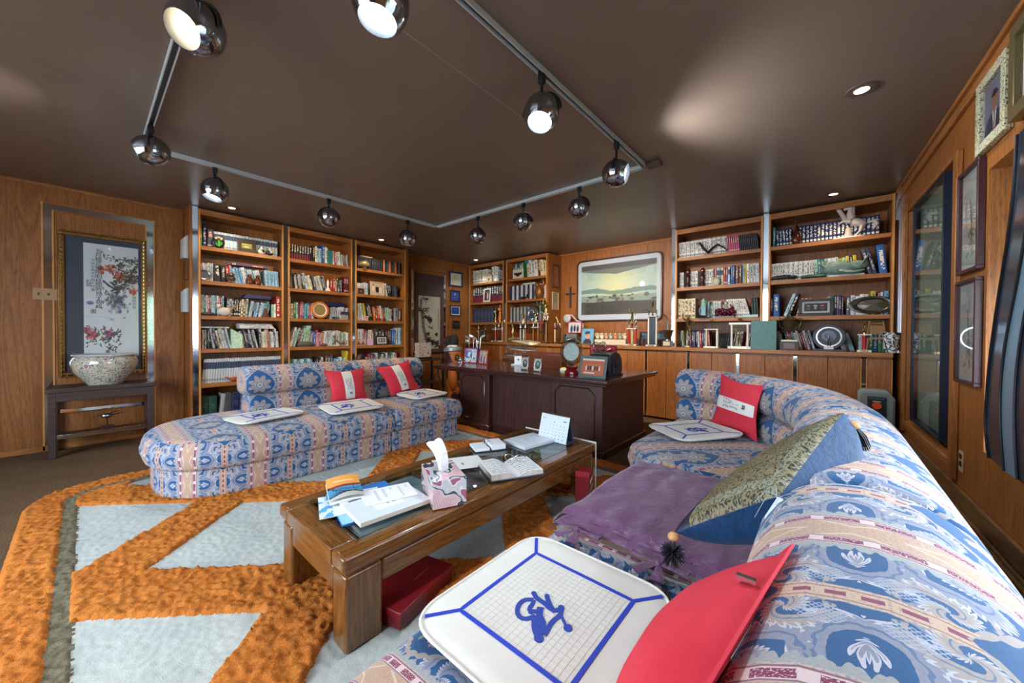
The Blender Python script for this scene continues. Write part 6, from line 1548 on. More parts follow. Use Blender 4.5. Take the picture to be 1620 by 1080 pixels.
t = thing('outlet', 'double outlet plate low on the right wall', 'outlet', (RX(3.42), 3.42, .44)); mb = MB(); rw(mb, 3.385, 3.455, .001, .006, .385, .505); obj('plate', mb, plain('C0A98A', .4), t, .001)
for z in (.415, .46): mb = MB(); rw(mb, 3.40, 3.44, .006, .008, z, z+.03); obj('socket', mb, BLACK, t)
# ---------------- small ornament kit ----------------
def at(case, px, si, off=.05):
    """spot on a shelf: below picture column px, off metres behind the shelf front"""
    T, W, D, cn, SH = CASES[case]; z = SH[si]+.0008
    if case[0] == 'L': p = P(px, 500, x=FXL-off); return Matrix.Translation((FXL-off, p[1], z)) @ Matrix.Rotation(PI/2, 4, 'Z')
    y = {'S': 5.35, 'R': 5.30}[case[0]]+off; p = P(px, 500, y=y); return Matrix.Translation((p[0], y, z))
def onc(px, y=5.27, z=1.0205): return Matrix.Translation((P(px, 545, y=y)[0], y, z))
def item(name, label, cat, T, parts, group=None):
    t = thing(name, label, cat, (0, 0, 0), 0, group); t.matrix_basis = T
    for nm, m, mt in parts: obj(nm, m, mt, t, world=False, ang=50)
    return t
def person_mb(h, arms=1, m=None, o=(0, 0, 0), robe=False):
    m = m or MB(); s_ = h; X, Y, Z = o
    def p(x, y, z): return (X+x*s_, Y+y*s_, Z+z*s_)
    m.ball(.068*s_, p(0, 0, .92), 10, 6, sc=(1, 1, 1.2)); m.tube([p(0, 0, .86), p(0, 0, .80), p(0, 0, .70), p(0, 0, .50)], [.03*s_, .11*s_, .12*s_, .09*s_], 8, flat=.65)
    if robe: m.tube([p(0, 0, .55), p(0, 0, .3), p(0, 0, 0)], [.1*s_, .14*s_, .18*s_], 10, flat=.8)
    else:
        for k, d in ((-1, .05), (1, -.04)): m.tube([p(.05*k, 0, .52), p(.075*k, d, .27), p(.09*k, d*.3, 0)], [.06*s_, .045*s_, .03*s_], 6)
    if arms == 1: m.tube([p(-.12, 0, .78), p(-.24, 0, .92), p(-.20, 0, 1.12)], [.035*s_, .03*s_, .022*s_], 6); m.tube([p(.12, 0, .78), p(.26, -.03, .68), p(.2, -.08, .58)], [.035*s_, .03*s_, .02*s_], 6)
    elif arms == 2:
        for k in (-1, 1): m.tube([p(.12*k, 0, .78), p(.16*k, -.05, .64), p(.02*k, -.12, .62)], [.035*s_, .03*s_, .022*s_], 6)
    elif arms == 3: m.tube([p(-.1, 0, .78), p(-.2, -.1, .7), p(.1, -.16, .72)], [.035*s_, .03*s_, .022*s_], 6); m.tube([p(.12, 0, .78), p(.2, -.1, .72), p(.1, -.16, .74)], [.035*s_, .03*s_, .022*s_], 6); m.tube([p(.1, -.16, .72), p(-.3, -.1, 1.15)], .012*s_, 5)
    return m
def cup_mb(h, r, m=None, o=(0, 0, 0), lid=False, handles=True):
    m = m or MB(); m.lathe([(0, 0), (r*.55, 0), (r*.5, h*.06), (r*.12, h*.14), (r*.1, h*.3), (r*.5, h*.42), (r*.9, h*.62), (r*.95, h*.85), (r*1.1, h*.9)]+([(r*.6, h*1.0), (r*.1, h*1.08), (0, h*1.14)] if lid else [(r*.95, h*.88), (r*.7, h*.6), (0, h*.45)]), 16, o)
    if handles:
        for k in (-1, 1): m.tube([(o[0]+k*r*a, o[1], o[2]+h*b) for a, b in ((.85, .5), (1.35, .55), (1.6, .78), (1.45, .98), (1.1, .9))], r*.09, 6)
    return m
def trophy(label, T, h, w=.10, base='F', cols=2, colc='F', colm=None, top='person', plate=True, d=None, minis=True, stage=.42, group='trophies on the back counter'):
    MT = {'W': plain('D8D6CE', .3), 'B': plain('14151A', .3), 'M': plain('4E2A20', .3), 'G': GOLD, 'S': SILVER, 'R': plain('B01E2A', .3), 'C': plain('B87048', .3, .4), 'F': plain('8A8E94', .3), 'K': plain('C8B890', .35)}
    d = d or w*.7; t = thing('trophy', label, 'trophy', (0, 0, 0), 0, group); t.matrix_basis = T
    z = .022; obj('base', bx(-w/2, w/2, -d/2, d/2, 0, z), MT[base], t, .002, world=False)
    if plate: obj('name_plate', bx(-w*.28, w*.28, -d/2-.003, -d/2, .004, z-.003), GOLD, t, world=False)
    hc = h*stage
    if cols:
        xs = [0] if cols == 1 else [(-w*.36+w*.72*k/(cols-1)) for k in range(cols)]
        for k, x in enumerate(xs):
            rr = w*.085 if cols > 1 else w*.16
            obj('column', MB().cyl(rr, z, z+hc, 10, (x, 0, 0)), MT[colc[k % len(colc)]], t, world=False)
            obj('collar', MB().cyl(rr*1.35, z, z+.008, 10, (x, 0, 0)).cyl(rr*1.35, z+hc-.008, z+hc, 10, (x, 0, 0)), GOLD, t, world=False)
        z += hc; obj('stage', bx(-w*.48, w*.48, -d*.42, d*.42, z, z+.012), MT['W' if base != 'B' else 'B'], t, .001, world=False); z += .012
    rem = h-z
    if minis and cols > 1:
        m = MB()
        for k in (-1, 1): person_mb(rem*.38, 1, m, (k*w*.36, 0, z))
        obj('side_figures', m, SILVER, t, world=False, ang=50)
    if top == 'cup': obj('cup', cup_mb(rem*.62, w*.2, None, (0, 0, z), True), SILVER, t, world=False, ang=50); obj('figure', person_mb(rem*.30, 1, None, (0, 0, z+rem*.66)), GOLD, t, world=False, ang=50)
    elif top == 'golfer': obj('pedestal', MB().lathe([(0, 0), (w*.14, 0), (w*.06, rem*.12), (w*.05, rem*.25), (w*.12, rem*.3), (0, rem*.3)], 12, (0, 0, z)), GOLD, t, world=False); obj('figure', person_mb(rem*.62, 3, None, (0, 0, z+rem*.3)), GOLD if base != 'B' else SILVER, t, world=False, ang=50)
    else: obj('pedestal', MB().lathe([(0, 0), (w*.16, 0), (w*.05, rem*.1), (w*.1, rem*.22), (0, rem*.24)], 12, (0, 0, z)), GOLD, t, world=False); obj('figure', person_mb(rem*.66, 1, None, (0, 0, z+rem*.24)), GOLD, t, world=False, ang=50)
    return t
# trophies, left to right along the counter
def ht(px, py, y=5.27): return P(px, py, y=y)[2]-1.0205
trophy('slender gold figure trophy, first behind the paper trays', onc(757, 5.45), ht(757, 512, 5.45), .07, 'M', 1, 'K', stage=.5)
trophy('short gold figure trophy, second behind the paper trays', onc(768, 5.40), ht(768, 516, 5.40), .07, 'B', 1, 'B', stage=.45)
trophy('two-pillar trophy with red pillars and grey back board', onc(789, 5.38), ht(789, 505, 5.38), .25, 'W', 2, 'R', stage=.5)
trophy('thin gold golfer trophy standing alone before the oak side panel', onc(811, 5.30), ht(811, 506, 5.3), .06, 'B', 1, 'K', 'golfer', stage=.15)
trophy('four-pillar trophy with white, black and copper pillars, black foot', onc(827, 5.27), ht(827, 492), .155, 'B', 4, 'WBWC', stage=.40)
trophy('copper-pillared trophy with a lidded cup and curved handles', onc(847, 5.26), ht(847, 490), .145, 'W', 2, 'C', 'cup', stage=.42)
trophy('tall black two-pillar trophy crowned by a gold figure', onc(863, 5.29), ht(863, 474, 5.29), .11, 'B', 2, 'B', 'golfer', stage=.48)
trophy('black trophy with speckled pillars under the hanging medal ribbon', onc(882, 5.26), ht(882, 500), .15, 'B', 2, 'KB', 'cup', stage=.5)
trophy('trophy with red and gold pillars and a silver cup right of the figurine row', onc(1000, 5.27), ht(1000, 487), .155, 'W', 3, 'RKR', 'cup', stage=.40)
tt_ = trophy('tall trophy with a single black and white slab pillar below the painting corner', onc(1032, 5.25), ht(1032, 471, 5.25), .15, 'W', 2, 'W', 'golfer', stage=.58)
obj('slab', bx(-.040, .040, -.014, .014, .022, .022+ht(1032, 471, 5.25)*.58), plain('22303C', .3), tt_, world=False)
t = trophy('cup trophy on a brown block with a wreathed gold figure', onc(1088, 5.28), ht(1088, 493, 5.28), .10, 'M', 0, 'K', 'cup')
trophy('cream-columned marble trophy at the middle of the fourth bookcase', onc(1126, 5.25), ht(1126, 503, 5.25), .17, 'W', 2, 'KW', 'golfer', stage=.55)
trophy('red single-pillar golfer trophy beside the miniature wooden chair', onc(1367, 5.25), ht(1367, 506, 5.25), .11, 'W', 1, 'R', 'golfer', stage=.46)
# arch trophy
T = onc(1170, 5.25); hA = ht(1170, 507, 5.25)
item('arch_trophy', 'arch-shaped trophy with two white pillars and a figure inside', 'trophy', T, [('base', bx(-.12, .12, -.045, .045, 0, .03), plain('D8D6CE', .3)), ('name_plate', bx(-.08, .08, -.048, -.045, .005, .026), GOLD), ('column', MB().cyl(.013, .03, hA*.86, 10, (-.085, 0, 0)), plain('E0DED8', .3)), ('column', MB().cyl(.013, .03, hA*.86, 10, (.085, 0, 0)), plain('E0DED8', .3)), ('crossbar', bx(-.115, .115, -.018, .018, hA*.86, hA*.93), plain('E0DED8', .3)), ('figure', person_mb(hA*.52, 3, None, (0, 0, .04)), GOLD), ('finial', cup_mb(hA*.16, .02, None, (0, 0, hA*.93)), GOLD)])
# loving cup on a wood block
T = onc(1249, 5.25); hL = ht(1249, 496, 5.25)
item('loving_cup', 'lidded bronze and silver loving cup with handles on a wooden block', 'trophy', T, [('block', bx(-.085, .085, -.06, .06, 0, .10), DARKW), ('plate', bx(-.05, .05, -.061, -.06, .02, .08), plain('6A4A48', .4)), ('foot', bx(-.075, .075, -.05, .05, .10, .118), plain('C8C4B8', .3)), ('cup', cup_mb(hL-.16, .065, None, (0, 0, .118), True), BRONZE)])
# green marbled binder
item('marbled_box', 'green marbled box file standing on the counter edge', 'box file', onc(1208, 5.24), [('box', bx(-.125, .125, -.03, .03, 0, ht(1208, 507, 5.21)), (lambda m: (m.set('Base Color', m.mix(m.noise(m.pos()[0], 55, 4, .7), '123E3C', '4E8A82')), m.m)[1])(Mat('green_marbled_paper', .4)))])
# black round plaque
T = onc(1311, 5.25)
item('disc_award', 'round black award disc with silver ring and small figure', 'award', T, [('foot', bx(-.13, .13, -.035, .035, 0, .022), BLACK), ('disc', MB().lathe([(0, 0), (.135, 0), (.14, .008), (.135, .016), (0, .016)], 36, mat=Matrix.Translation((0, .01, .155)) @ Matrix.Rotation(PI/2, 4, 'X')), BLACK), ('ring', MB().lathe([(.095, .0), (.108, .0), (.108, .003), (.095, .003), (.095, 0)], 36, mat=Matrix.Translation((0, -.006, .155)) @ Matrix.Rotation(PI/2, 4, 'X')), SILVER), ('globe_print', MB().cyl(.06, 0, .002, 24, mat=Matrix.Translation((0, -.006, .165)) @ Matrix.Rotation(PI/2, 4, 'X')), plain('5A6478', .3)), ('figure', person_mb(.12, 1, None, (0, -.02, .05)), SILVER), ('plinth', bx(-.04, .04, -.035, -.012, .022, .05), plain('C8C8C0', .3))])
# miniature wooden chair, striped bundle, metal box
WD = plain('8A6438', .5)
hW = ht(1385, 508, 5.27); parts = [('seat', bx(-.055, .065, -.05, .04, hW*.42, hW*.48), WD), ('backrest', bx(-.045, .055, .03, .04, hW*.58, hW*.86), WD)]
for sx in (-.06, .07): parts += [('upright', MB().tube([(sx*1.35, .02, 0), (sx*.75, .04, hW)], .008, 6), WD), ('leg', MB().tube([(sx*1.2, -.05, 0), (sx, -.045, hW*.45)], .008, 6), WD)]
parts += [('rung', MB().tube([(-.05, .038, hW*.93), (.055, .038, hW*.93)], .007, 6), WD)]
item('miniature_chair', 'miniature wooden ladder-back chair beside the red trophy', 'ornament', onc(1386, 5.27), parts)
zb = Mat('crumpled_zebra_paper', .4); v, x, y, z = zb.pos(); n_ = zb.noise(v, 14, 2, .5, 1.0); zb.set('Base Color', zb.mix(((n_*40.0).sin() > 0)*1.0, 'D8D8D8', '25282E')); zb.bump(n_, 1, .02)
m = MB(); m.lathe([(.035, 0), (.06, .05), (.055, .12), (.075, .2), (.07, .205), (.05, .12), (.03, .01)], 14, (0, 0, 0)); item('foil_bundle', 'crumpled black and silver bundle at the right end of the counter', 'ornament', Matrix.Translation((.485, 5.24, 1.0205)), [('foil', m, zb.m)])
# bronze pot with arm
T = onc(1056, 5.30); hP = ht(1056, 495, 5.3)
item('bronze_urn', 'bronze urn on a wooden block, a curved silver arm above it', 'trophy', T, [('block', bx(-.055, .055, -.045, .045, 0, .085), plain('4A3024', .4)), ('plate', bx(-.045, .045, -.047, -.045, .015, .07), plain('C8BC98', .4)), ('urn', MB().lathe([(0, .1), (.03, .1), (.035, .12), (.055, .16), (.065, .21), (.09, .225), (.085, .23), (.05, .2), (0, .15)], 18), BRONZE), ('foot', MB().cyl(.035, .085, .10, 12), SILVER), ('arm', MB().tube([(.0, 0, .2), (.0, 0, hP*.8), (-.03, 0, hP*.93), (-.08, 0, hP)], [.008, .008, .007, .006], 6), SILVER)])
# red and white ribbon medal, on the case corner
m = MB(); 
for k in (-1, 1): m.tube([(k*.045, 0, .27), (k*.02, -.004, .12), (0, -.006, .02)], .012, 6, flat=.15)
item('medal', 'medal on a red, white and blue ribbon hanging at the oak panel corner', 'medal', Matrix.Translation((-3.80, 5.20, 1.25)), [('ribbon', m, plain('B8404A', .6)), ('white_ribbon', MB().tube([(-.045, -.003, .27), (-.02, -.007, .12), (0, -.009, .02)], .005, 6, flat=.3).tube([(.045, -.003, .27), (.02, -.007, .12), (0, -.009, .02)], .005, 6, flat=.3), WHITE), ('medallion', MB().cyl(.032, 0, .005, 18, mat=Matrix.Translation((0, -.004, 0)) @ Matrix.Rotation(PI/2, 4, 'X')), GOLD)])
# objects between the cases
item('telephone', 'grey-green desk telephone with dark keypad on the counter', 'telephone', Matrix.Translation((-3.30, 5.44, 1.0205)), [('body', MB().prism([(-.09, 0), (.09, 0), (.09, .10), (-.09, .17)], -.12, .12, 'x'), plain('5E6A60', .5)), ('keypad', MB().box(-.06, .10, -.101, -.093, .03, .10), BLACK), ('handset', MB().tube([(-.10, -.10, .02), (-.105, -.11, .10), (-.10, -.09, .16)], [.025, .016, .025], 8), BLACK)])
framed('framed_photo', 'pink-edged photo propped on the telephone', 'photo frame', Matrix.Translation((-3.31, 5.50, 1.20)), .27, .20, .014, .012, plain('C02058', .4), lambda U, V: Pt(U, V, (190, 200, 200)).ell(.25, .35, .1, .4, (30, 60, 100)).ell(.5, .4, .1, .35, (40, 40, 60)).ell(.75, .35, .1, .35, (50, 44, 50)).ell(.25, .7, .06, .1, (150, 110, 90)).ell(.5, .7, .06, .1, (150, 110, 90)).ell(.75, .7, .06, .1, (150, 110, 90)).c, tilt=-.12)
m = MB(); m.tube([(-.02, 0, .50), (.06, 0, .49), (.14, 0, .40), (.24, 0, .37), (.27, 0, .34), (.27, 0, 0)], .012, 8); m2 = MB(); m2.ball(.075, (-.05, 0, .44), sc=(1, .25, 1))
item('desk_lamp', 'white bent-arm lamp with flat round head behind the telephone', 'lamp', Matrix.Translation((-3.45, 5.56, 1.0205)), [('arm', m, plain('B8BCBC', .4)), ('head', m2, plain('B0B4B0', .4)), ('foot', MB().cyl(.06, 0, .02, 18, (.27, 0, 0)), plain('B8BCBC', .4))])
def beret(U, V):
    p = Pt(U, V, (104, 160, 190), .8); p.c += fbm(U, V, 4, 3, 2)[..., None]*16; p.ell(.5, .05, .28, .3, (40, 44, 70)); p.ell(.5, .5, .15, .21, (206, 150, 120)); p.ell(.48, .72, .2, .11, (36, 44, 90), 1, .15, .2); p.ell(.44, .52, .02, .02, (40, 30, 40)); p.ell(.57, .52, .02, .02, (40, 30, 40)); p.line([(.45, .40), (.55, .40)], .012, (150, 60, 60)); return p.c
framed('small_portrait', 'small blue portrait painting of a person in a navy beret', 'painting', onc(929, 5.38), .24, .27, .012, .012, plain('6A5A3C', .4), beret, 260, tilt=-.12)
# row of figurines on a white plinth
xA, xB = P(943, 530, y=5.42)[0], P(992, 530, y=5.42)[0]
tag(obj('figurine_plinth', bx(xA, xB, 5.37, 5.47, 1.0205, 1.105), plain('C8BEA4', .4), None, .004), 'long cream plinth under the row of small figurines', 'plinth')
fc = ['B8C0A0', 'D8D0C0', 'C89070', '9AA8A0', 'D08050', '8AA090', 'D8C8B0']
fn = ['pale green', 'ivory', 'tan', 'grey', 'orange', 'sage', 'cream']
for k in range(7):
    x = xA+.03+(xB-xA-.06)*k/6; m = MB(); m.ball(.032, (0, 0, .035), sc=(1, .8, 1.1)); m.ball(.022, (0, -.004, .082)); m.tube([(-.02, -.01, .05), (-.034, -.02, .07), (-.026, -.02, .10)], [.009, .008, .005], 6)
    item('figurine', '%s figurine, %s from the left in the row on the cream plinth' % (fn[k], ordn(k)), 'figurine', Matrix.Translation((x, 5.42, 1.1055)), [('body', m, plain(fc[k], .35)), ('face', MB().ball(.013, (0, -.017, .083)), plain('E0C4A8', .4))], 'figurines on the cream plinth')
framed('framed_photo', 'dark brown frame with a blue picture left of the tall slab trophy', 'photo frame', onc(1020, 5.50), .16, .21, .025, .015, DARKW, lambda U, V: Pt(U, V, (70, 104, 130)).c, tilt=-.1)
framed('framed_photo', 'dark brown frame with a blue picture behind the tall slab trophy', 'photo frame', onc(1043, 5.52), .2, .21, .025, .015, DARKW, lambda U, V: Pt(U, V, (80, 120, 150)).rect(.1, .9, .1, .5, (120, 130, 110)).c, tilt=-.1)
item('leather_case', 'dark brown leather case lying on the counter below the painting', 'case', Matrix.Translation((-2.02, 5.55, 1.0205)), [('case_body', bx(-.20, .20, -.07, .07, 0, .10), plain('3E201C', .4)), ('handle', MB().tube([(-.05, -.075, .06), (-.03, -.09, .05), (.03, -.09, .05), (.05, -.075, .06)], .005), plain('2A1614', .4))])
# ---------------- things on the shelves ----------------
def shelf_frame(label, case, px, si, w, h, fm, pic, off=.02, **k): return framed('framed_photo', label, 'photo frame', at(case, px, si, off), w, h, k.pop('fw', .02), .012, fm, pic, 260, tilt=-.10, **k)
def fig(name, label, case, px, si, parts, cat='figurine', off=.0): return item(name, label, cat, at(case, px, si, off) @ Matrix.Translation((0, .028, 0)), parts)
P2 = lambda c, r=.45, m_=0: plain(c, r, m_)
fig('cactus_plaque', 'black owl-shaped plaque with a green cactus on the leftmost bookcase', 'L1', 347, 0, [('plaque', MB().ball(.062, (0, 0, .075), sc=(1, .25, 1.25)), BLACK), ('cactus', MB().tube([(0, -.02, .02), (0, -.02, .09)], .013).tube([(0, -.02, .04), (.025, -.02, .045), (.027, -.02, .075)], .008).tube([(0, -.02, .035), (-.025, -.02, .04), (-.027, -.02, .065)], .008), P2('4EA83A')), ('eye', MB().ball(.015, (-.026, -.014, .115), sc=(1, .4, 1)), P2('C8A070')), ('eye', MB().ball(.015, (.026, -.014, .115), sc=(1, .4, 1)), P2('C8A070'))])
shelf_frame('dark wooden frame with a small cattle picture on the top shelf', 'L1', 391, 0, .20, .155, P2('3A3226'), lambda U, V: Pt(U, V, (150, 140, 60)).rect(0, 1, .7, 1, (190, 170, 110)).ell(.35, .35, .14, .12, (220, 220, 210)).ell(.62, .35, .14, .12, (220, 220, 210)).ell(.3, .38, .05, .06, (30, 30, 30)).ell(.65, .38, .05, .06, (30, 30, 30)).c, fw=.045)
for px, c1, c2, nm in ((415, 'D8D4C8', '2A2A2C', 'white'), (428, '2A2A2C', 'D8D4C8', 'black')):
    fig('animal_figurine', nm+' round spotted animal figurine on the top shelf, leftmost bookcase', 'L1', px, 0, [('body', MB().ball(.035, (0, 0, .035), sc=(1.2, .7, 1)), P2(c1)), ('head', MB().ball(.022, (.0, -.014, .075)), P2('D8D4C8')), ('patch', MB().ball(.018, (.015, -.018, .045)), P2(c2)), ('ear', MB().ball(.008, (-.02, -.012, .092)).ball(.008, (.02, -.012, .092)), P2(c2))])
def plate(label, case, px, si, r, rimm, cen, off=.02, sc=(1, 1, 1), rings=None, name='plate', cat='plate'):
    R = Matrix.Translation((0, .0, r*sc[2]+.004)) @ Matrix.Rotation(-.14, 4, 'X') @ Matrix.Diagonal((sc[0], 1, sc[2], 1)) @ Matrix.Rotation(PI/2, 4, 'X')
    ps = [('rim', MB().lathe([(r*.62, .004), (r*.7, .012), (r*.97, .016), (r, .013), (r*.97, .008), (r*.6, 0), (0, 0)], 40, mat=R), rimm), ('centre', MB().lathe([(0, .005), (r*.62, .006), (r*.64, .003), (0, .003)], 36, mat=R), cen)]
    if rings: ps.append(('painted_ring', MB().lathe([(r*.64, .0075), (r*.76, .0155), (r*.76, .0165), (r*.64, .009)], 36, mat=R), rings))
    return fig(name, label, case, px, si, ps, cat, off)
plate('small pierced silver plate at the left end of the second shelf', 'L1', 324, 1, .065, plain('8A8C8C', .3, .8), plain('5A5E62', .4, .6))
fig('owl_figurine', 'dark owl figurine on the second shelf, leftmost bookcase', 'L1', 366, 1, [('body', MB().ball(.045, (0, 0, .05), sc=(1.1, .7, 1)), P2('3A2E28')), ('head', MB().ball(.035, (0, 0, .10), sc=(1.1, .8, .8)), P2('4A3A30')), ('beak', MB().ball(.010, (0, -.03, .098)), P2('C8A050')), ('feet', MB().ball(.014, (-.015, -.02, .012)).ball(.014, (.015, -.02, .012)), P2('6A5A40'))])
for px, lb in ((396, 'left'), (409, 'right')): fig('duck_figurine', 'glossy brown duck figurine, %s one of the pair on the second shelf' % lb, 'L1', px, 1, [('body', MB().lathe([(0, 0), (.035, .0), (.045, .03), (.035, .075), (.018, .09), (0, .095)], 14), P2('5A2E14', .15)), ('head', MB().ball(.024, (0, -.005, .105)), P2('3A2014', .15)), ('bill', MB().ball(.011, (0, -.026, .10), sc=(1, 1.5, .6)), P2('A86A24', .2))])
tag(obj('navy_box', MB().prism([(-.15, 0), (.15, 0), (.155, .035), (-.12, .048)], .0, .16, 'y', mat=at('L1', 403, 2, .05) @ Matrix.Translation((.03, .0, .238))), P2('16245A', .4)), 'dark blue flat box with white emblem lying over the third shelf books', 'box')
item('driftwood', 'long dark piece of carved wood at the left of the third shelf', 'ornament', at('L1', 328, 2, .02), [('wood', MB().tube([(-.09, .02, .014), (-.03, .015, .022), (.05, .02, .02), (.10, .02, .012)], [.010, .018, .02, .006], 8), P2('3A2820'))])
fig('rooster_figurine', 'white spotted rooster figurine on the third shelf', 'L1', 356, 2, [('body', MB().ball(.06, (0, 0, .055), sc=(1.2, .5, .85)), P2('C8C2B4')), ('tail', MB().tube([(.05, 0, .06), (.09, 0, .11), (.11, 0, .15)], [.03, .03, .008], 6, flat=.4), P2('9A8468')), ('head', MB().ball(.024, (-.06, -.01, .12)), P2('D8D4C8')), ('comb', MB().ball(.012, (-.06, -.01, .148)), P2('A83A30'))])
fig('pyramid_ornament', 'brown pyramid ornament with bead tip on the third shelf', 'L1', 421, 2, [('cone', MB().lathe([(0, 0), (.045, 0), (.012, .11), (0, .12)], 4), P2('5A3A28')), ('tip', MB().ball(.012, (0, 0, .125)), P2('C8A050'))])
item('magazine_file', 'pale green patterned magazine file on the fourth shelf', 'magazine file', at('L1', 372, 3, .035), [('file', MB().prism([(-.04, 0), (.075, 0), (.075, .17), (-.04, .24)], 0, .006, 'y'), (lambda m: (m.set('Base Color', m.mix(m.vor(m.pos()[0], 60), '7EC090', 'DCE8D4')), m.m)[1])(Mat('leafy_print', .5))), ('file_side', bx(-.04, -.035, .006, .15, 0, .24), P2('B8D8C0'))])
item('wire_ring', 'thin black wire ring leaning on the fourth shelf books', 'ring', at('L1', 337, 3, .0) @ Matrix.Translation((0, .02, .0)), [('ring', MB().tube([(.075*math.cos(a), .02+.010*math.sin(a), .079+.075*math.sin(a)) for a in np.linspace(0, 2*PI, 33)[:-1]], .003, 6, closed=True), BLACK)])
fig('bird_figurine', 'orange glass bird figurine on the fifth shelf', 'L1', 371, 4, [('body', MB().ball(.035, (0, 0, .03), sc=(1.5, .7, .8)), P2('A84A1A', .1)), ('tail', MB().tube([(-.04, 0, .035), (-.09, 0, .065)], [.014, .003], 6), P2('8A4A1A', .1)), ('head', MB().ball(.018, (.05, 0, .05)), P2('C86A2A', .1))])
fig('heart_figurine', 'dark red heart figurine beside the glass bird', 'L1', 385, 4, [('heart', MB().ball(.03, (-.022, 0, .075), sc=(1, .5, 1)).ball(.03, (.022, 0, .075), sc=(1, .5, 1)).lathe([(0, -.035), (.045, .03), (0, .045)], 12, (0, 0, .045), mat=Matrix.Diagonal((1, .5, 1, 1))), P2('7A2A24', .15)), ('foot', bx(-.03, .03, -.02, .02, 0, .012), P2('5A2A24'))])
# second bookcase
fig('dancer_figurine', 'small black figurine on the top shelf, second bookcase', 'L2', 494, 0, [('figure', person_mb(.13, 2, robe=True), BLACK)])
fig('statue', 'dark carved standing statue at the left of the second shelf', 'L2', 461, 1, [('figure', person_mb(.26, 2, robe=True), P2('2E2A2A')), ('base', MB().cyl(.05, 0, .015, 12), P2('2E2A2A'))], 'statue')
fig('white_vase', 'slim white vase on the second shelf of the second bookcase', 'L2', 520, 1, [('vase', MB().lathe([(0, 0), (.04, 0), (.035, .02), (.012, .06), (.02, .12), (.008, .17), (0, .17)], 14), P2('E0DAD0', .2))], 'vase')
fig('knight_statue', 'black metal standing statue on the second shelf, right part', 'L2', 537, 1, [('figure', person_mb(.22, 1), BLACK), ('base', MB().cyl(.045, 0, .012, 12), BLACK)], 'statue')
plate('large orange and gold decorated plate on the third shelf', 'L2', 507, 2, .125, P2('C8702A', .3), P2('8A7A44', .4), rings=P2('D8D4C8'))
tag(obj('navy_box', MB().box(-.14, .14, .0, .16, 0, .055, mat=at('L2', 533, 2, .05) @ Matrix.Translation((0, .0, .195))), P2('141E4A', .4), None, .003), 'navy box lying on the grey books of the second bookcase', 'box')
item('small_box', 'small blue and grey box at the right of the third shelf', 'box', at('L2', 546, 2, .01), [('lid', bx(-.05, .05, 0, .05, .075, .12), P2('1E2E5A')), ('box_body', bx(-.048, .048, .002, .05, .0, .075), P2('9A9488'))])
plate('flat dark blue dish in front of the grey books', 'L2', 532, 2, .03, P2('1E3A4E', .2), P2('26485A', .2), sc=(2.0, 1, .6))
fig('stone_mound', 'smooth dark stone ornament on the fourth shelf', 'L2', 485, 3, [('stone', MB().ball(.10, (0, 0, .03), sc=(1.1, .3, .45)), P2('4A4440', .5))], 'ornament')
fig('stone_mound', 'little reddish stone ornament on the fourth shelf', 'L2', 513, 3, [('stone', MB().ball(.05, (0, 0, .018), sc=(1.1, .4, .5)), P2('6A3A2A', .5))], 'ornament')
m = MB(); m.tube([(-.09, 0, .02), (-.04, 0, .09), (-.07, 0, .15)], .008, 6); m.tube([(-.04, 0, .09), (.03, 0, .03), (.10, 0, .05)], .008, 6); m.tube([(.09+.035*math.cos(a), 0, .05+.035*math.sin(a)) for a in np.linspace(0, 2*PI, 17)[:-1]], .005, 6, closed=True)
fig('rickshaw_figurine', 'brown wire rickshaw figurine at the right of the fourth shelf', 'L2', 537, 3, [('frame', m, P2('6A3A20')), ('rider', MB().ball(.02, (-.07, 0, .165)), P2('C8A880'))])
for px in (470, 477): fig('owl_figurine', 'tiny brown owl figurine on the fifth shelf, %s one of the pair' % ('left' if px == 470 else 'right'), 'L2', px, 4, [('body', MB().ball(.022, (0, 0, .025), sc=(1, .8, 1.2)), P2('6A4A34')), ('face', MB().ball(.012, (0, -.014, .04)), P2('D8C8B0'))])
# third bookcase
fig('fish_figurine', 'gold-green carved fish figurine on the top shelf, third bookcase', 'L3', 578, 0, [('body', MB().ball(.06, (0, 0, .075), sc=(1.5, .5, .75)), P2('8A7A48', .3, .3)), ('tail', MB().ball(.03, (-.09, 0, .07), sc=(.6, .2, 1.2)), P2('6A5A38')), ('fin', MB().ball(.025, (.02, 0, .115), sc=(1.4, .2, .8)), P2('6A5A38')), ('stand', MB().lathe([(0, 0), (.05, 0), (.02, .03), (0, .035)], 10), P2('3A2E20'))])
tag(obj('loose_book', MB().box(-.10, .10, 0, .14, 0, .018, mat=at('L3', 580, 0, .06) @ Matrix.Translation((0, 0, .197))), P2('C8B088'), None, .002), 'cream book lying on the black volumes of the third bookcase', 'book')
shelf_frame('small brown frame with an orange motif, second shelf of third bookcase', 'L3', 571, 1, .10, .09, P2('4A2416'), lambda U, V: Pt(U, V, (40, 26, 20)).ell(.5, .5, .2, .25, (200, 120, 40)).c)
shelf_frame('large group photo frame on the second shelf of the third bookcase', 'L3', 597, 1, .25, .22, P2('B8B0A0'), lambda U, V: (lambda p: (p.ell(.2, .5, .1, .25, (220, 200, 180)), p.ell(.5, .45, .14, .3, (26, 26, 30)), p.ell(.5, .72, .07, .1, (200, 160, 140)), p.ell(.75, .4, .12, .3, (220, 210, 200)), p.ell(.75, .7, .07, .1, (190, 150, 130)), p.ell(.22, .78, .06, .08, (120, 90, 70)), p.c)[-1])(Pt(U, V, (196, 176, 150))), fw=.012)
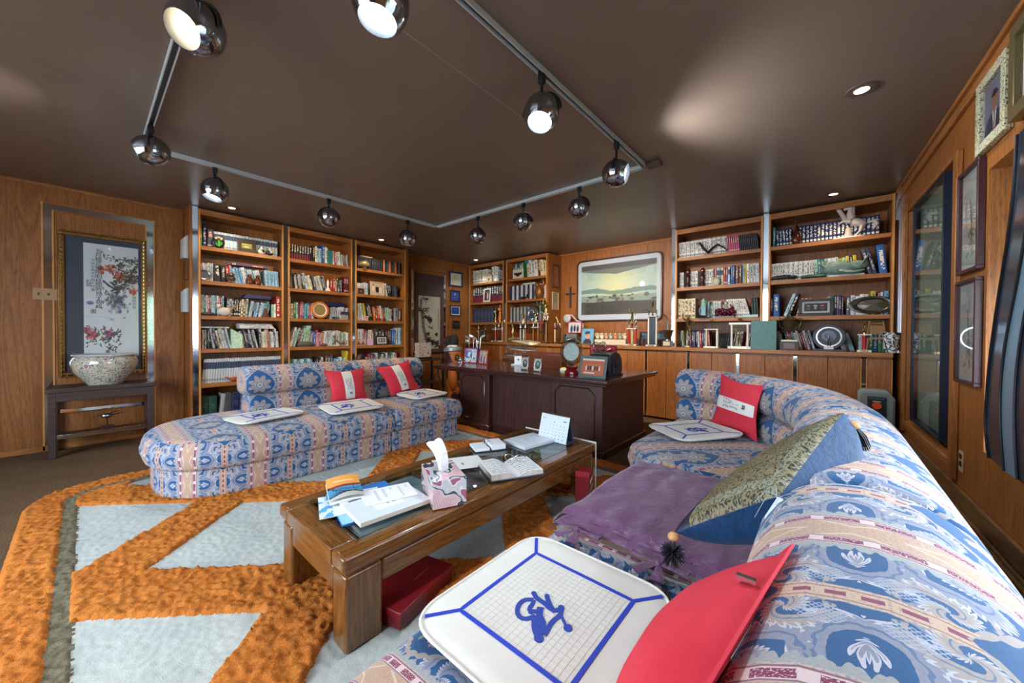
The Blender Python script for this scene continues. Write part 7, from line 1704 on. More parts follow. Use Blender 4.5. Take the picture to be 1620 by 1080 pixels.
item('file_block', 'small red and white patterned card block on the third shelf', 'card', at('L3', 580, 2, .01), [('block', bx(-.03, .03, 0, .02, 0, .07), P2('D8C8C8')), ('dot', MB().box(-.02, -.004, -.002, 0, .04, .058).box(.004, .02, -.002, 0, .04, .058).box(-.02, -.004, -.002, 0, .012, .03).box(.004, .02, -.002, 0, .012, .03), P2('C03A3A'))])
for px, lb in ((602, 'left'), (609, 'right')): fig('glass_ball', 'dark red glass ball, %s of the two on the third shelf' % lb, 'L3', px, 2, [('ball', MB().ball(.024, (0, 0, .024)), P2('7A1018', .08))], 'ornament')
plate('small white saucer lying by the red glass balls', 'L3', 618, 2, .012, P2('D8DCE0', .2), P2('D8DCE0', .2), sc=(3.5, 1, .6))
shelf_frame('black-framed grey photo on the fourth shelf of the third bookcase', 'L3', 604, 3, .21, .15, BLACK, lambda U, V: Pt(U, V, (200, 204, 200)).rect(.15, .85, .2, .8, (90, 92, 92)).ell(.35, .5, .08, .25, (200, 200, 200)).ell(.65, .5, .08, .25, (190, 190, 190)).c, fw=.02)
shelf_frame('low tan card with triangular pattern on the fourth shelf', 'L3', 571, 3, .15, .10, P2('B8A890'), lambda U, V: Pt(U, V, (190, 176, 160)).m(V < .8-np.abs(((U*2) % 1)-.5)*1.4, (120, 70, 50)).c, fw=.006)
item('pink_box', 'pale pink box on the fourth shelf of the third bookcase', 'box', at('L3', 586, 3, .01), [('box', bx(-.05, .05, 0, .04, 0, .10), P2('C8A8C8'))])
fig('helmet', 'round black helmet-like cap at the left of the fifth shelf', 'L3', 570, 4, [('dome', MB().lathe([(0, .10), (.05, .09), (.085, .05), (.09, 0), (0, 0)][::-1], 20, (0, 0, .19)), BLACK), ('brim', MB().lathe([(.07, .19), (.12, .185), (.12, .192), (.07, .2), (.07, .19)], 20), BLACK)], 'cap')
# corner bookcases
item('house_ornament', 'small beige house-shaped ornament on the top corner shelf', 'ornament', at('S1', 773, 0, .02), [('walls', MB().prism([(-.08, 0), (.08, 0), (.08, .12), (-.08, .12)], 0, .03, 'y'), P2('A89878')), ('roof', MB().prism([(-.11, .115), (.11, .115), (.01, .20)], -.005, .035, 'y'), P2('8A7A5C')), ('opening', MB().box(-.02, .02, -.002, 0, .03, .08), P2('4A4030'))])
shelf_frame('white-framed family photo before the dark volumes, corner bookcase', 'S1', 770, 1, .20, .28, P2('D0C8B0'), lambda U, V: Pt(U, V, (50, 44, 44)).ell(.4, .4, .12, .35, (150, 40, 40)).ell(.65, .4, .12, .35, (200, 200, 205)).ell(.4, .75, .07, .08, (190, 150, 120)).ell(.65, .78, .07, .08, (190, 150, 120)).c, fw=.03)
for px, h_, c in ((783, .30, GOLD), (790, .36, plain('C87A3A', .3, .5)), (797, .32, plain('22305A', .4))): fig('statuette', {783: 'gold', 790: 'copper and gold', 797: 'dark blue and gold'}[px]+' robed statuette on the third corner shelf', 'S1', px, 2, [('figure', person_mb(h_*.85, 2, None, (0, 0, h_*.12), robe=True), c), ('base', MB().cyl(.035, 0, h_*.12, 10), GOLD)], 'statue')
item('bat_plaque', 'white plaque with a dark bat silhouette on the inner corner bookcase', 'plaque', at('S2', 819, 0, .015), [('board', bx(-.13, .13, 0, .012, 0, .17), P2('C8C4B8')), ('bat', MB().prism([(-.10, .12), (-.05, .105), (-.02, .115), (0, .10), (.02, .115), (.05, .105), (.10, .12), (.085, .07), (.05, .06), (.02, .04), (0, .03), (-.02, .04), (-.05, .06), (-.085, .07)], -.004, 0, 'y'), P2('2A2224'))])
item('teal_box', 'teal box lying on the small books of the inner corner bookcase', 'box', at('S2', 833, 0, .05), [('box', bx(-.05, .05, 0, .10, .27, .33), P2('1E7C82'))])
m = MB(); m.lathe([(0, 0), (.07, 0), (.09, .04), (.10, .12), (.085, .2), (.06, .24), (0, .25)], 14); m.ball(.05, (-.03, -.03, .24)); m.tube([(.05, 0, .2), (.10, 0, .27), (.08, 0, .33), (.02, 0, .30)], [.03, .035, .03, .01], 8)
fig('bronze_bust', 'brown carved bust on the second shelf of the inner corner bookcase', 'S2', 852, 1, [('bust', m, plain('7A4A20', .35, .2))], 'bust')
fig('fish_figurine', 'black fish ornament before the striped volumes', 'S2', 825, 1, [('body', MB().ball(.06, (0, 0, .03), sc=(1.8, .4, .45)), BLACK), ('tail', MB().ball(.03, (.11, 0, .06), sc=(.8, .3, 1.2)), BLACK), ('belly', MB().ball(.04, (-.02, -.01, .012), sc=(1.6, .4, .3)), P2('2A4A6A'))])
flat_b = tag(obj('loose_book', MB().box(-.14, .14, 0, .14, 0, .03, mat=at('S2', 836, 1, .05) @ Matrix.Translation((0, 0, .277))), P2('C8CCC8'), None, .002), 'white book lying on the striped volumes, inner corner bookcase', 'book')
plate('round silver plate standing on the third shelf, inner corner bookcase', 'S2', 841, 2, .135, plain('9AA4AC', .25, .8), plain('5A6A74', .3, .6))
fig('statue', 'green-grey statue of a figure raising one arm above the trophies', 'S2', 854, 2, [('figure', person_mb(.36, 1, robe=True), P2('4A6258', .4)), ('base', MB().cyl(.06, 0, .02, 12), P2('3A4A44'))], 'statue')
# right bookcases
m = MB(); m.tube([(-.15, 0, .165), (-.10, 0, .17), (-.06, 0, .10), (0, 0, .03), (.06, 0, .09), (.11, 0, .12), (.17, 0, .08), (.23, 0, .02)], [.004, .014, .022, .028, .022, .018, .012, .004], 8, flat=.7)
fig('seagull_carving', 'long dark wavy bird carving across the white volumes', 'R1', 1118, 0, [('carving', m, P2('3A2420', .3)), ('foot', bx(-.04, .06, -.02, .02, 0, .012), P2('3A2420', .3))], 'carving')
for px, lb in ((1087, 'left'), (1110, 'right')): fig('totem_figurine', 'dark brown totem figurine, %s of the two on the second shelf' % lb, 'R1', px, 1, [('lower', MB().lathe([(0, 0), (.032, 0), (.028, .05), (.018, .07), (.03, .10), (.03, .15), (.016, .165), (.028, .19), (.026, .225), (.01, .245), (0, .245)], 12), P2('3E1C14', .25)), ('face', MB().ball(.016, (0, -.018, .205), sc=(1, .6, 1)).ball(.014, (0, -.02, .125), sc=(1, .6, 1)), P2('C08A5A'))])
fig('clock', 'small round brass clock with open dial on the second shelf', 'R1', 1131, 1, [('ring', MB().lathe([(.036, 0), (.05, 0), (.052, .012), (.036, .014), (.036, 0)], 24, mat=Matrix.Translation((0, 0, .055)) @ Matrix.Rotation(PI/2, 4, 'X')), plain('6A6450', .35, .6)), ('dial', MB().cyl(.036, 0, .004, 24, mat=Matrix.Translation((0, 0, .055)) @ Matrix.Rotation(PI/2, 4, 'X')), P2('A8A490')), ('foot', bx(-.035, .035, -.015, .015, 0, .01), plain('6A6450', .35, .6))], 'clock')
hT = .27
fig('enamel_pagoda', 'teal and silver winged trophy figure on a dark foot, third shelf', 'R1', 1112, 2, [('foot', MB().lathe([(0, 0), (.085, 0), (.08, .012), (0, .014)], 20), P2('2A2430', .3)), ('panel', bx(-.028, .028, -.012, .012, .035, .17), P2('1E6A7A', .2)), ('wing', MB().tube([(-.04, 0, .03), (-.055, 0, .10), (-.03, 0, .17), (-.05, 0, .22)], [.012, .014, .01, .005], 6).tube([(.04, 0, .03), (.055, 0, .10), (.03, 0, .17), (.05, 0, .22)], [.012, .014, .01, .005], 6), SILVER), ('crown', MB().lathe([(0, .17), (.035, .17), (.02, .20), (.03, .22), (.012, .25), (0, .26)], 14), P2('9ACDB0', .3))], 'trophy')
m = MB(); r = random.Random(4)
for k in range(16): x = -.10+.2*k/15; m.ball(.018+.014*r.random(), (x, r.uniform(-.02, .02), .03+.05*abs(math.sin(k*.9))+.02*r.random()), 8, 5)
m.tube([(-.11, 0, .03), (-.12, 0, .08), (-.10, 0, .11)], .008, 6); m.tube([(.07, 0, .08), (.08, 0, .13), (.05, 0, .15), (.06, 0, .17)], [.014, .012, .01, .004], 6)
fig('dragon_carving', 'dark red dragon carving on the third shelf, fourth bookcase', 'R1', 1147, 2, [('dragon', m, P2('4A0E20', .2)), ('foot', bx(-.12, .10, -.03, .03, 0, .018), P2('3A1218', .3))], 'carving')
item('small_book', 'pale blue booklet lying at the foot of the leaning white volumes', 'book', at('R1', 1190, 2, .005), [('booklet', bx(-.10, .06, .0, .035, 0, .028), P2('A8CDD8'))])
m = MB(); m.lathe([(0, 0), (.035, 0), (.04, .02), (.05, .05), (.035, .1), (.02, .15), (.012, .21), (.004, .23), (0, .23)], 16)
m.tube([(.0, 0, .22), (-.01, 0, .26), (-.05, 0, .29), (-.10, 0, .30)], [.008, .006, .004, .003], 6)
fig('gourd_vase', 'glossy brown long-necked gourd vase on the top shelf', 'R2', 1258, 0, [('gourd', m, P2('4A1C10', .12)), ('foot', MB().cyl(.03, 0, .01, 12), P2('C8BCA8'))], 'vase')
# white horse
m = MB(); sN = 1.0
m.ball(.055, (0, 0, .15), sc=(1.7, .7, .8)); m.tube([(-.07, 0, .17), (-.12, 0, .22), (-.14, 0, .28)], [.045, .032, .024], 10); m.tube([(-.135, 0, .285), (-.17, 0, .27), (-.20, 0, .245)], [.026, .02, .013], 8)
for x0_, pts in ((0, [(-.07, .02, .14), (-.13, .02, .11), (-.12, .02, .07)]), (0, [(-.07, -.02, .14), (-.14, -.02, .13), (-.17, -.02, .09)]), (0, [(.07, .02, .13), (.10, .02, .07), (.08, .02, .015)]), (0, [(.06, -.02, .13), (.075, -.02, .07), (.05, -.02, .015)])): m.tube(pts, [.024, .014, .010], 8)
m.tube([(.09, 0, .17), (.15, 0, .20), (.19, 0, .17), (.18, 0, .11)], [.012, .022, .022, .006], 8)
for k in range(7): m.ball(.02, (-.085-.009*k, .0, .215+.016*k), 8, 5, sc=(1.2, .8, 1))
hm_ = MB(); hm_.add(m.v, m.f, 0, None, Matrix.Translation((.01, 0, .02)) @ Matrix.Rotation(.42, 4, 'Y') @ Matrix.Diagonal((.82, 1, 1, 1)))
for k in range(9): hm_.ball(.018, (-.055-.008*k+.03, .006*(k % 2), .20+.018*k), 7, 5, sc=(1.3, .8, .9))
fig('horse_statue', 'white and pink porcelain rearing horse on the top shelf, rightmost bookcase', 'R2', 1340, 0, [('horse', hm_, P2('D0C0B8', .35)), ('stump', MB().lathe([(0, 0), (.045, 0), (.03, .05), (.022, .11), (0, .11)], 10), P2('B8A49A', .5)), ('plinth', MB().lathe([(0, 0), (.13, 0), (.125, .012), (0, .014)], 24, mat=Matrix.Diagonal((1, .4, 1, 1))), P2('D8D4D0', .3))], 'statue', .02)
m = MB(); m.tube([(-.15, 0, .015), (-.11, 0, .035), (0, 0, .04), (.10, 0, .03), (.12, 0, .02)], [.004, .02, .026, .022, .008], 8)
for k in range(5): m.tube([(-.06+.03*k, 0, .03), (-.07+.03*k, -.02, .055), (-.06+.03*k, -.025, .005)], .005, 5)
fig('lobster_ornament', 'black lobster ornament lying before the white volumes', 'R2', 1240, 1, [('lobster', m, P2('16181E', .3))], 'ornament')
fig('green_branch', 'dark green long ornament beside the black lobster', 'R2', 1282, 1, [('branch', MB().tube([(-.09, 0, .02), (0, 0, .026), (.12, 0, .02)], [.018, .022, .012], 8), P2('1E4A34', .4))], 'ornament')
m = MB(); r = random.Random(9)
m.ball(.09, (-.03, 0, .09), sc=(1.7, .3, .8)); m.ball(.06, (.13, 0, .11), sc=(1.3, .3, .8)); m.tube([(.16, 0, .12), (.2, 0, .18), (.215, 0, .23)], [.03, .03, .01], 6, flat=.4); m.tube([(-.14, 0, .10), (-.18, 0, .15), (-.16, 0, .17)], [.03, .03, .008], 6, flat=.4); m.tube([(-.02, -.02, .05), (.1, -.03, .03), (.18, -.02, .05)], [.03, .022, .01], 6)
fig('jade_carving', 'large grey-green jade carving before the mixed books', 'R2', 1330, 1, [('carving', m, (lambda q: (q.set('Base Color', q.mix(q.noise(q.pos()[0], 30, 3), '3A5852', '7A9488')), q.bump(q.noise(q.pos()[0], 40, 3), .8, .01), q.m)[2])(Mat('grey_green_stone', .4))), ('foot', bx(-.11, .18, -.02, .02, 0, .018), P2('B8B8B0'))], 'carving')
def medalf(U, V):
    p = Pt(U, V, (28, 30, 34)); 
    for k, c in enumerate(((140, 130, 60), (180, 180, 200), (200, 90, 60))): p.rect(.12+.3*k, .25+.3*k, .6, .75, c); p.rect(.13+.3*k, .24+.3*k, .25, .42, (96, 96, 92))
    p.ell(.5, .4, .05, .12, (190, 180, 140)); return p.c
shelf_frame('black frame with silver mat holding small medals, third shelf', 'R2', 1290, 2, .30, .19, P2('2A2220'), medalf, fw=.03, mat_w=.02, mat_col='A8ACB0')
plate('oval pewter tray standing on the third shelf', 'R2', 1381, 2, .095, plain('4A4640', .3, .8), plain('5E5A50', .35, .7), .015, (2.0, 1, 1), name='oval_tray', cat='tray')
# ---------------- desk top ----------------
ZD = .7705
def ond(px, py): p = P(px, py, z=ZD); return Matrix.Translation(p)
t = thing('letter_box', 'brown wooden desk organiser board behind two small framed pictures', 'organiser', (0, 0, 0)); t.matrix_basis = Matrix.Translation((-2.62, 3.62, ZD))
obj('front_board', bx(-.33, .27, 0, .02, 0, .17), plain('5A2E1C', .35), t, .003, world=False); obj('back_board', bx(-.33, .27, .10, .12, 0, .20), plain('5A2E1C', .35), t, .003, world=False); obj('end_board', bx(-.33, -.31, .02, .10, 0, .17).box(.25, .27, .02, .10, 0, .19), plain('5A2E1C', .35), t, world=False); obj('bottom_board', bx(-.31, .25, .02, .10, 0, .015), plain('5A2E1C', .35), t, world=False)
obj('slot', bx(-.29, -.21, -.002, 0, .12, .15).box(-.29, -.21, -.002, 0, .05, .08), plain('2E1A12', .5), t, world=False)
ovf = lambda s_: (lambda U, V: (lambda p: (p.ell(.5, .5, .30, .38, (40, 60, 60)), p.ell(.5, .55, .16, .22, (150, 160, 150)), p.ell(.45, .4, .12, .12, (90, 60+s_, 70)), p.c)[-1])(Pt(U, V, (196, 190, 170), .7)))
framed('framed_photo', 'small silver-framed oval picture, left of the pair on the desk', 'photo frame', ond(830, 585), .105, .155, .012, .012, SILVER, ovf(10), 400, tilt=-.15)
framed('framed_photo', 'small silver-framed oval picture, right of the pair on the desk', 'photo frame', ond(850, 588), .105, .155, .012, .012, SILVER, ovf(60), 400, tilt=-.15)
def dragf(U, V):
    p = Pt(U, V, (170, 196, 216)); n = fbm(U, V, 5, 4, 3); p.m((n > .05)*(U < .55), (60, 70, 140), .8); p.ell(.55, .5, .05, .22, (30, 34, 50)); p.line([(.5, .7), (.9, .85)], .02, (50, 70, 60)); p.ell(.8, .3, .08, .1, (60, 120, 90)); return p.c
def famf(U, V):
    p = Pt(U, V, (176, 180, 170)); n = fbm(U, V, 6, 4, 6); p.m((n > 0)*1.0, (90, 110, 80), .7)
    for x, c in ((.25, (60, 40, 90)), (.45, (200, 170, 180)), (.65, (70, 50, 100)), (.8, (190, 180, 190))): p.ell(x, .3, .1, .28, c); p.ell(x, .62, .05, .07, (190, 150, 130))
    return p.c
framed('framed_photo', 'left half of the red-edged twin photo frame on the desk', 'photo frame', ond(744, 574) @ Matrix.Rotation(math.radians(8), 4, 'Z'), .235, .21, .012, .012, plain('A81E28', .35), dragf, 260, tilt=-.12)
framed('framed_photo', 'right half of the red-edged twin photo frame on the desk', 'photo frame', ond(764, 576) @ Matrix.Rotation(math.radians(-10), 4, 'Z'), .20, .20, .012, .012, plain('A81E28', .35), famf, 260, tilt=-.12)
# paper trays
t = thing('paper_tray', 'tilted stack of clear acrylic letter trays with papers', 'letter tray', (0, 0, 0)); t.matrix_basis = Matrix.Translation((-3.32, 3.98, ZD)) @ Matrix.Rotation(math.radians(6), 4, 'Z')
TC = glassmat('clear_acrylic', 'EEF6FA', .08, .24)
for k, (z, tl) in enumerate(((.02, 0), (.10, .02), (.19, .06), (.29, .16))):
    Mx = Matrix.Translation((.03*k, 0, z)) @ Matrix.Rotation(tl, 4, 'Y')
    m = MB(); m.box(-.16, .18, -.13, .13, 0, .004, mat=Mx); m.box(-.16, .18, -.133, -.13, 0, .05, mat=Mx); m.box(-.16, .18, .13, .133, 0, .05, mat=Mx); m.box(-.163, -.16, -.13, .13, 0, .05, mat=Mx); obj('tray', m, TC, t, world=False, ang=0)
    if k: obj('paper_sheet', MB().box(-.14, .19, -.11, .11, .005, .012, mat=Mx @ Matrix.Rotation(.05*k, 4, 'Z')), plain('D8DCE0' if k != 3 else 'C8B890', .6), t, world=False)
for a in (-.15, .16):
    for b in (-.12, .12): obj('post', MB().tube([(a, b, 0), (a+.07, b, .30)], .004, 6), SILVER, t, world=False)
item('desk_box', 'small white card box in front of the letter trays', 'box', Matrix.Translation((-3.06, 3.72, ZD)), [('box', bx(-.07, .07, -.03, .05, .02, .12), plain('D0D8E0', .5)), ('tray_lip', bx(-.12, .08, -.04, .06, 0, .018), plain('B8C0C8', .4)), ('seal', MB().cyl(.015, 0, .001, 14, mat=Matrix.Translation((0, -.0305, .08)) @ Matrix.Rotation(PI/2, 4, 'X')), plain('2A6A8A', .5))])
# crystal animals
m = MB(); m.ball(.035, (0, 0, .04), 8, 5, sc=(1.4, .8, 1)); m.ball(.022, (-.05, 0, .075), 7, 5); m.tube([(.04, 0, .05), (.09, 0, .06)], [.014, .003], 5)
for sx in (-.025, .025): m.tube([(sx, .012, .03), (sx, .014, 0)], .008, 5)
item('crystal_animal', 'small cut-crystal animal at the desk corner by the golf bag', 'figurine', ond(727, 573), [('crystal', m, CRYSTAL)])
item('crystal_animal', 'second cut-crystal animal nearer the red twin frame', 'figurine', ond(735, 576) @ Matrix.Rotation(2.4, 4, 'Z'), [('crystal', MB().ball(.03, (0, 0, .032), 8, 5, sc=(1.3, .8, 1)).ball(.018, (.045, 0, .06), 7, 5), CRYSTAL)])
# pen stand
t = item('pen_stand', 'black pen stand with blue and yellow pens beside the organiser', 'pen holder', Matrix.Translation((-2.30, 3.74, ZD)), [('cup', MB().lathe([(0, 0), (.028, 0), (.03, .10), (.026, .10), (.024, .01), (0, .01)], 14), plain('1A2430', .4)), ('blue_pen', MB().tube([(-.02, 0, .03), (-.05, 0, .24), (-.05, 0, .30)], [.006, .007, .002], 6), plain('2A4AC8', .3)), ('yellow_pencil', MB().tube([(0, 0, .03), (-.005, 0, .25)], .005, 6), plain('C89A3A', .4)), ('scissors', MB().tube([(.01, 0, .03), (.05, 0, .16)], .008, 6).tube([(.05+.018*math.cos(a), 0, .17+.018*math.sin(a)) for a in np.linspace(0, 2*PI, 13)[:-1]], .004, 5, closed=True), plain('C8CCD0', .4))])
item('note_block', 'white and yellow note blocks by the glass plate award', 'notepad', Matrix.Translation((-2.24, 3.62, ZD)), [('white_block', bx(-.09, .08, -.06, .04, 0, .022), plain('D8DAD4', .6)), ('yellow_block', bx(-.08, .0, -.05, .01, .022, .034), plain('D8D030', .5))])
# glass plate on red stand
T = ond(904, 592); Rp = Matrix.Translation((0, .0, .235)) @ Matrix.Rotation(-.10, 4, 'X') @ Matrix.Rotation(PI/2, 4, 'X'); r_ = .135
item('glass_plate_award', 'round clear glass plate award on a dark red stand', 'award', T, [('glass_rim', MB().lathe([(r_*.68, 0), (r_, .002), (r_*1.02, .008), (r_, .014), (r_*.68, .012), (r_*.68, 0)], 40, mat=Rp), CRYSTAL), ('centre', (MB().lathe([(0, .002), (r_*.68, .002), (r_*.68, .010), (0, .010)], 36, mat=Rp)), (lambda q: (q.set('Base Color', q.mix(q.noise(q.pos()[0], 45, 3, .6), '5E8088', 'C8D4CC')), q.set('Coat Weight', .8), q.m)[2])(Mat('engraved_crest', .2))),
    ('yellow_line', MB().box(-.05, .05, -.018, -.014, .155, .160), plain('C8B840', .4)), ('stand', MB().lathe([(0, 0), (.075, 0), (.08, .02), (.065, .045), (.055, .05), (.07, .075), (.07, .085), (0, .085)], 24, mat=Matrix.Diagonal((1, .6, 1, 1))), plain('6A0E14', .15)), ('stem', MB().box(-.02, .02, -.006, .006, .085, .14), CRYSTAL), ('silver_edge', MB().lathe([(r_, .002), (r_*1.03, .005), (r_*1.03, .009), (r_, .012), (r_, .002)], 40, mat=Rp).lathe([(r_*.70, .013), (r_*.73, .013), (r_*.73, .0145), (r_*.70, .0145), (r_*.70, .013)], 40, mat=Rp), SILVER)])
framed('framed_photo', 'acrylic photo frame with team photo and orange band on the desk front', 'photo frame', ond(936, 598) @ Matrix.Rotation(math.radians(-4), 4, 'Z'), .30, .215, .028, .010, plain('5E6E70', .15), (lambda U, V: (lambda p: ([p.ell(.2+.1*k, .42, .035, .16, (30, 30, 36) if k % 3 else (210, 210, 210)) for k in range(7)], [p.ell(.2+.1*k, .62, .02, .04, (190, 150, 120)) for k in range(7)], p.rect(.1, .6, .08, .18, (210, 200, 190)), p.c)[-1])(Pt(U, V, (190, 96, 60)).rect(0, 1, .88, 1, (220, 210, 190)))), 420, tilt=-.22)
t = thing('display_case', 'open dark red case with white gloves-like lining behind the plate award', 'case', (0, 0, 0)); t.matrix_basis = Matrix.Translation((-2.02, 3.86, ZD))
obj('lower_case', bx(-.17, .17, -.02, .16, 0, .05), plain('4A0E1A', .35), t, .003, world=False); obj('raised_lid', bx(-.17, .17, .14, .165, .05, .29), plain('5A1020', .3), t, .004, world=False); obj('lining', bx(-.15, .15, .137, .141, .07, .27), plain('8A1428', .6), t, world=False)
m = MB()
for k in range(3): m.tube([(-.09+.09*k-.03, .125, .23), (-.09+.09*k+.03, .12, .25)], .011, 8); m.tube([(-.09+.09*k-.02, .125, .17), (-.09+.09*k+.02, .12, .21)], .009, 8)
obj('silver_spoon', m, SILVER, t, world=False); obj('white_card', MB().prism([(-.03, .10), (.03, .12), (0, .19)], .118, .124, 'y'), WHITE, t, world=False)
# crystal heart
T = Matrix.Translation((-1.86, 3.62, ZD+.17)); m = MB(); hp = [(0, 0), (.05, .06), (.072, .10), (.068, .135), (.045, .155), (.018, .148), (0, .128), (-.018, .148), (-.045, .155), (-.068, .135), (-.072, .10), (-.05, .06)]
m.prism(hp, -.012, .012, 'y'); 
item('crystal_heart', 'clear crystal heart award standing behind the photo frame', 'award', Matrix.Translation((-1.86, 3.62, ZD)), [('heart', MB().prism([(x, z+.19) for x, z in hp], -.012, .012, 'y'), CRYSTAL), ('heart_edge', MB().tube([(x, -.012, z+.19) for x, z in hp], .005, 5, closed=True), SILVER), ('foot', MB().lathe([(0, 0), (.05, 0), (.02, .19), (0, .195)], 4), CRYSTAL)])
# black rotary card file
t = thing('card_drum', 'black glossy drum-shaped card file at the right end of the desk', 'card file', (0, 0, 0)); t.matrix_basis = Matrix.Translation((-1.75, 3.52, ZD)) @ Matrix.Rotation(math.radians(-4), 4, 'Z') @ Matrix.Diagonal((1.05, 1.15, 1.22, 1))
pf = [(-.10, 0), (.10, 0), (.115, .06), (.105, .13), (.07, .175), (0, .195), (-.07, .175), (-.105, .13), (-.115, .06)]
obj('drum_cover', MB().prism(pf, -.12, .10, 'x'), plain('1A1E26', .12), t, .004, world=False); obj('end_cheek', MB().prism([(a*1.05, b*1.03) for a, b in pf], .10, .115, 'x'), plain('222A36', .3), t, .003, world=False)
obj('foot', bx(-.13, .125, -.12, .12, -.0, .014), BLACK, t, .002, world=False); obj('knob', MB().cyl(.03, 0, .02, 18, mat=Matrix.Translation((.115, 0, .10)) @ Matrix.Rotation(PI/2, 4, 'Y')), plain('1E2A3A', .3), t, world=False); obj('lever', MB().tube([(.122, -.04, .12), (.122, -.05, .02)], .008, 6), plain('2A3A4A', .4), t, world=False)
# ---------------- golf bags and corner stand ----------------
lb_ = Mat('brown_patchwork_leather', .4); v = lb_.pos()[0]; lb_.set('Base Color', lb_.mix((lb_.vor(v, 8.0, 'Color').op('MULTIPLY', 1.0) > .5)*1.0, 'A8622C', '35221E')); lb_.bump(lb_.noise(v, 30, 3), .4, .01)
Tg = Matrix.Translation((-4.62, 3.98, .02)) @ Matrix.Rotation(-.10, 4, 'Y')
t = item('golf_bag', 'brown leather golf bag with black and white headcovers at the desk end', 'golf bag', Tg, [('body', MB().lathe([(0, 0), (.15, 0), (.155, .05), (.135, .30), (.15, .55), (.135, .86), (.15, .90), (.12, .90), (.11, .6), (0, .5)], 24), lb_.m), ('collar', MB().lathe([(.13, .86), (.155, .88), (.155, .93), (.13, .94), (.13, .86)], 24), plain('8A9298', .4, .5)), ('pocket', MB().ball(.09, (.08, -.12, .45), sc=(1, .7, 2.4)), plain('A8622C', .4)), ('strap', MB().tube([(-.12, -.12, .85), (-.20, -.2, .55), (-.14, -.14, .15)], .02, 8, flat=.3), plain('3A2420', .5))])
for k, (dx, dy, tl) in enumerate(((-.07, .02, -.28), (.06, -.04, .12))):
    M_ = Matrix.Translation((dx, dy, .88)) @ Matrix.Rotation(tl, 4, 'Y')
    obj('headcover', MB().lathe([(0, .0), (.035, 0), (.045, .06), (.07, .12), (.075, .19), (.05, .26), (0, .28)], 16, mat=M_), plain('17181C', .8), t, world=False); obj('white_band', MB().lathe([(.046, .055), (.06, .07), (.06, .095), (.046, .085), (.046, .055)], 16, mat=M_), WHITE, t, world=False)
t = item('golf_bag', 'blue golf bag full of irons between the brown bag and desk', 'golf bag', Matrix.Translation((P(748, 540, y=4.5)[0], 4.5, .0)), [('body', MB().lathe([(0, 0), (.14, 0), (.13, .4), (.14, .86), (.12, .88), (.1, .6), (0, .5)], 24), (lambda q: (q.set('Base Color', q.mix(q.vor(q.pos()[0], 9), '16202E', '2A6AA8')), q.m)[1])(Mat('blue_nylon', .5))), ('collar', MB().lathe([(.12, .84), (.15, .86), (.15, .92), (.12, .93), (.12, .84)], 24), plain('1E4A8A', .5))])
r = random.Random(12)
for k in range(11):
    a = k*2*PI/11; rr = .06+.03*(k % 2); x, y = rr*math.cos(a), rr*math.sin(a); h_ = 1.08+r.uniform(-.06, .08)
    m = MB(); m.tube([(x, y, .5), (x*1.6, y*1.6, h_)], .005, 6); M_ = Matrix.Translation((x*1.6, y*1.6, h_)) @ Matrix.Rotation(r.uniform(0, 6), 4, 'Z')
    m.prism([(0, -.01), (.075, .02), (.08, .05), (.03, .04), (0, .02)], -.008, .008, 'y', mat=M_); obj('iron', m, SILVER, t, world=False)
t = thing('corner_stand', 'small black table in front of the bamboo scroll', 'table', (-5.3, 3.9, 0))
SX0, SX1, SY0, SY1 = -5.60, -5.22, 3.70, 4.22
obj('top', bx(SX0, SX1, SY0, SY1, .71, .74), plain('2A2422', .3), t, .004)
for a in (SX0+.01, SX1-.04):
    for b in (SY0+.01, SY1-.04): obj('leg', bx(a, a+.03, b, b+.03, 0, .71), plain('1E1A1A', .4), t, .002)
obj('lower_shelf', bx(SX0+.02, SX1-.02, SY0+.02, SY1-.02, .30, .32), plain('2A2422', .4), t)
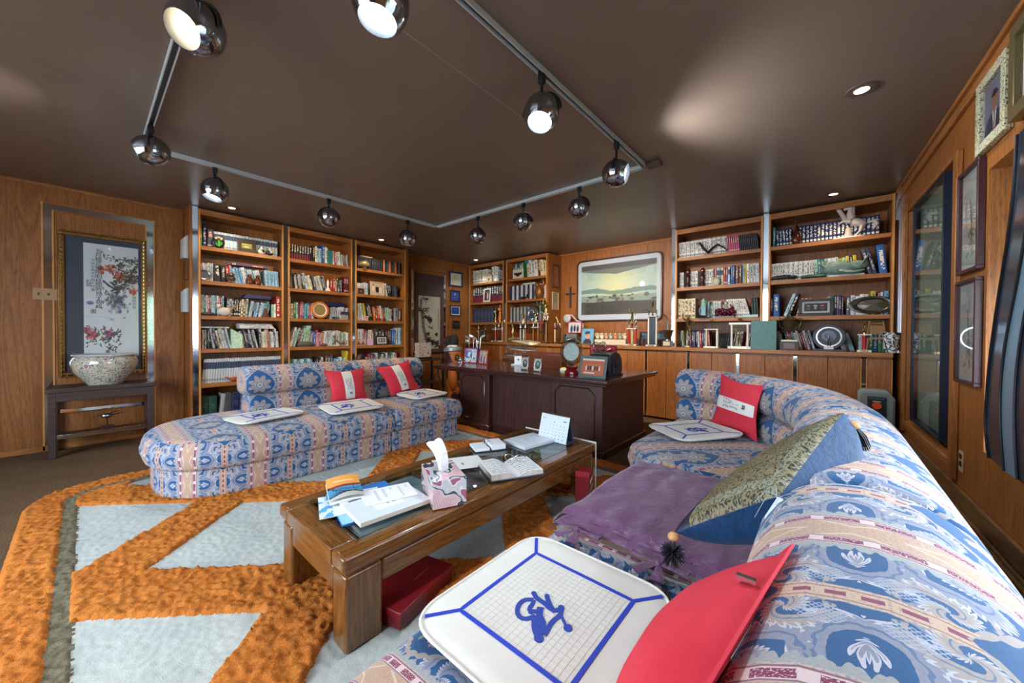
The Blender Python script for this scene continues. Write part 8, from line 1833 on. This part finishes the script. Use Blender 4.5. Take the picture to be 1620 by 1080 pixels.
bc = Mat('floral_porcelain_brick', .25); v = bc.pos()[0]; bc.set('Base Color', bc.mix(((bc.noise(v, 45, 3, .6, 1.5)*20.0).sin() > .2)*1.0, 'C8BEB8', '5A4A4C'))
item('porcelain_block', 'floral porcelain block vase on the black corner table', 'vase', Matrix.Translation((-5.38, 3.86, .7405)), [('block', bx(-.06, .06, -.13, .13, .03, .28), bc.m), ('wooden_stand', bx(-.07, .07, -.15, .15, 0, .03), plain('1E1614', .3))])
# red and silver striped trophy cup on the counter corner
item('striped_cup', 'silver cup with red stripes on the counter in the room corner', 'trophy', Matrix.Translation((-5.35, 5.30, 1.0205)), [('cup', MB().lathe([(0, .06), (.02, .06), (.06, .12), (.085, .24), (.08, .24), (.05, .12), (0, .09)], 20), SILVER), ('stripe', MB().lathe([(.064, .13), (.078, .2), (.079, .2), (.066, .13), (.064, .13)], 4), plain('A81E2A', .3)), ('foot', MB().cyl(.05, 0, .03, 16).cyl(.012, .03, .065, 8), BLACK)])
# ---------------- heater behind the sofa ----------------
t = thing('heater', 'grey portable heater with dark panel and orange dial behind the sofa', 'heater', (.365, 5.0, 0))
hx0, hx1 = .235, .49; oc = [(hx0, .05), (hx1, .05), (hx1, .60), (hx1-.05, .67), (hx0+.03, .67), (hx0, .64)]
obj('casing', MB().prism(oc, 4.93, 5.10, 'y'), plain('8A9290', .45), t, .01); obj('front_frame', MB().prism([(a*.9+.0365, b*.93+.02) for a, b in oc], 4.92, 4.93, 'y'), plain('787F7E', .45), t, .003)
obj('panel', bx(.30, .43, 4.912, 4.92, .2, .61), plain('1E262C', .35), t, .002)
obj('dial', MB().cyl(.032, 0, .012, 22, mat=Matrix.Translation((.365, 4.912, .525)) @ Matrix.Rotation(PI/2, 4, 'X')), plain('E0502A', .35), t)
for k in range(8): obj('vent_slot', bx(.312+k*.0135, .319+k*.0135, 4.909, 4.912, .585, .600), plain('5A6468', .5), t)
obj('indicator', bx(.335, .395, 4.910, 4.912, .560, .568), plain('B8C0C4', .4), t); obj('foot', bx(.25, .475, 4.95, 5.08, 0, .05), BLACK, t)
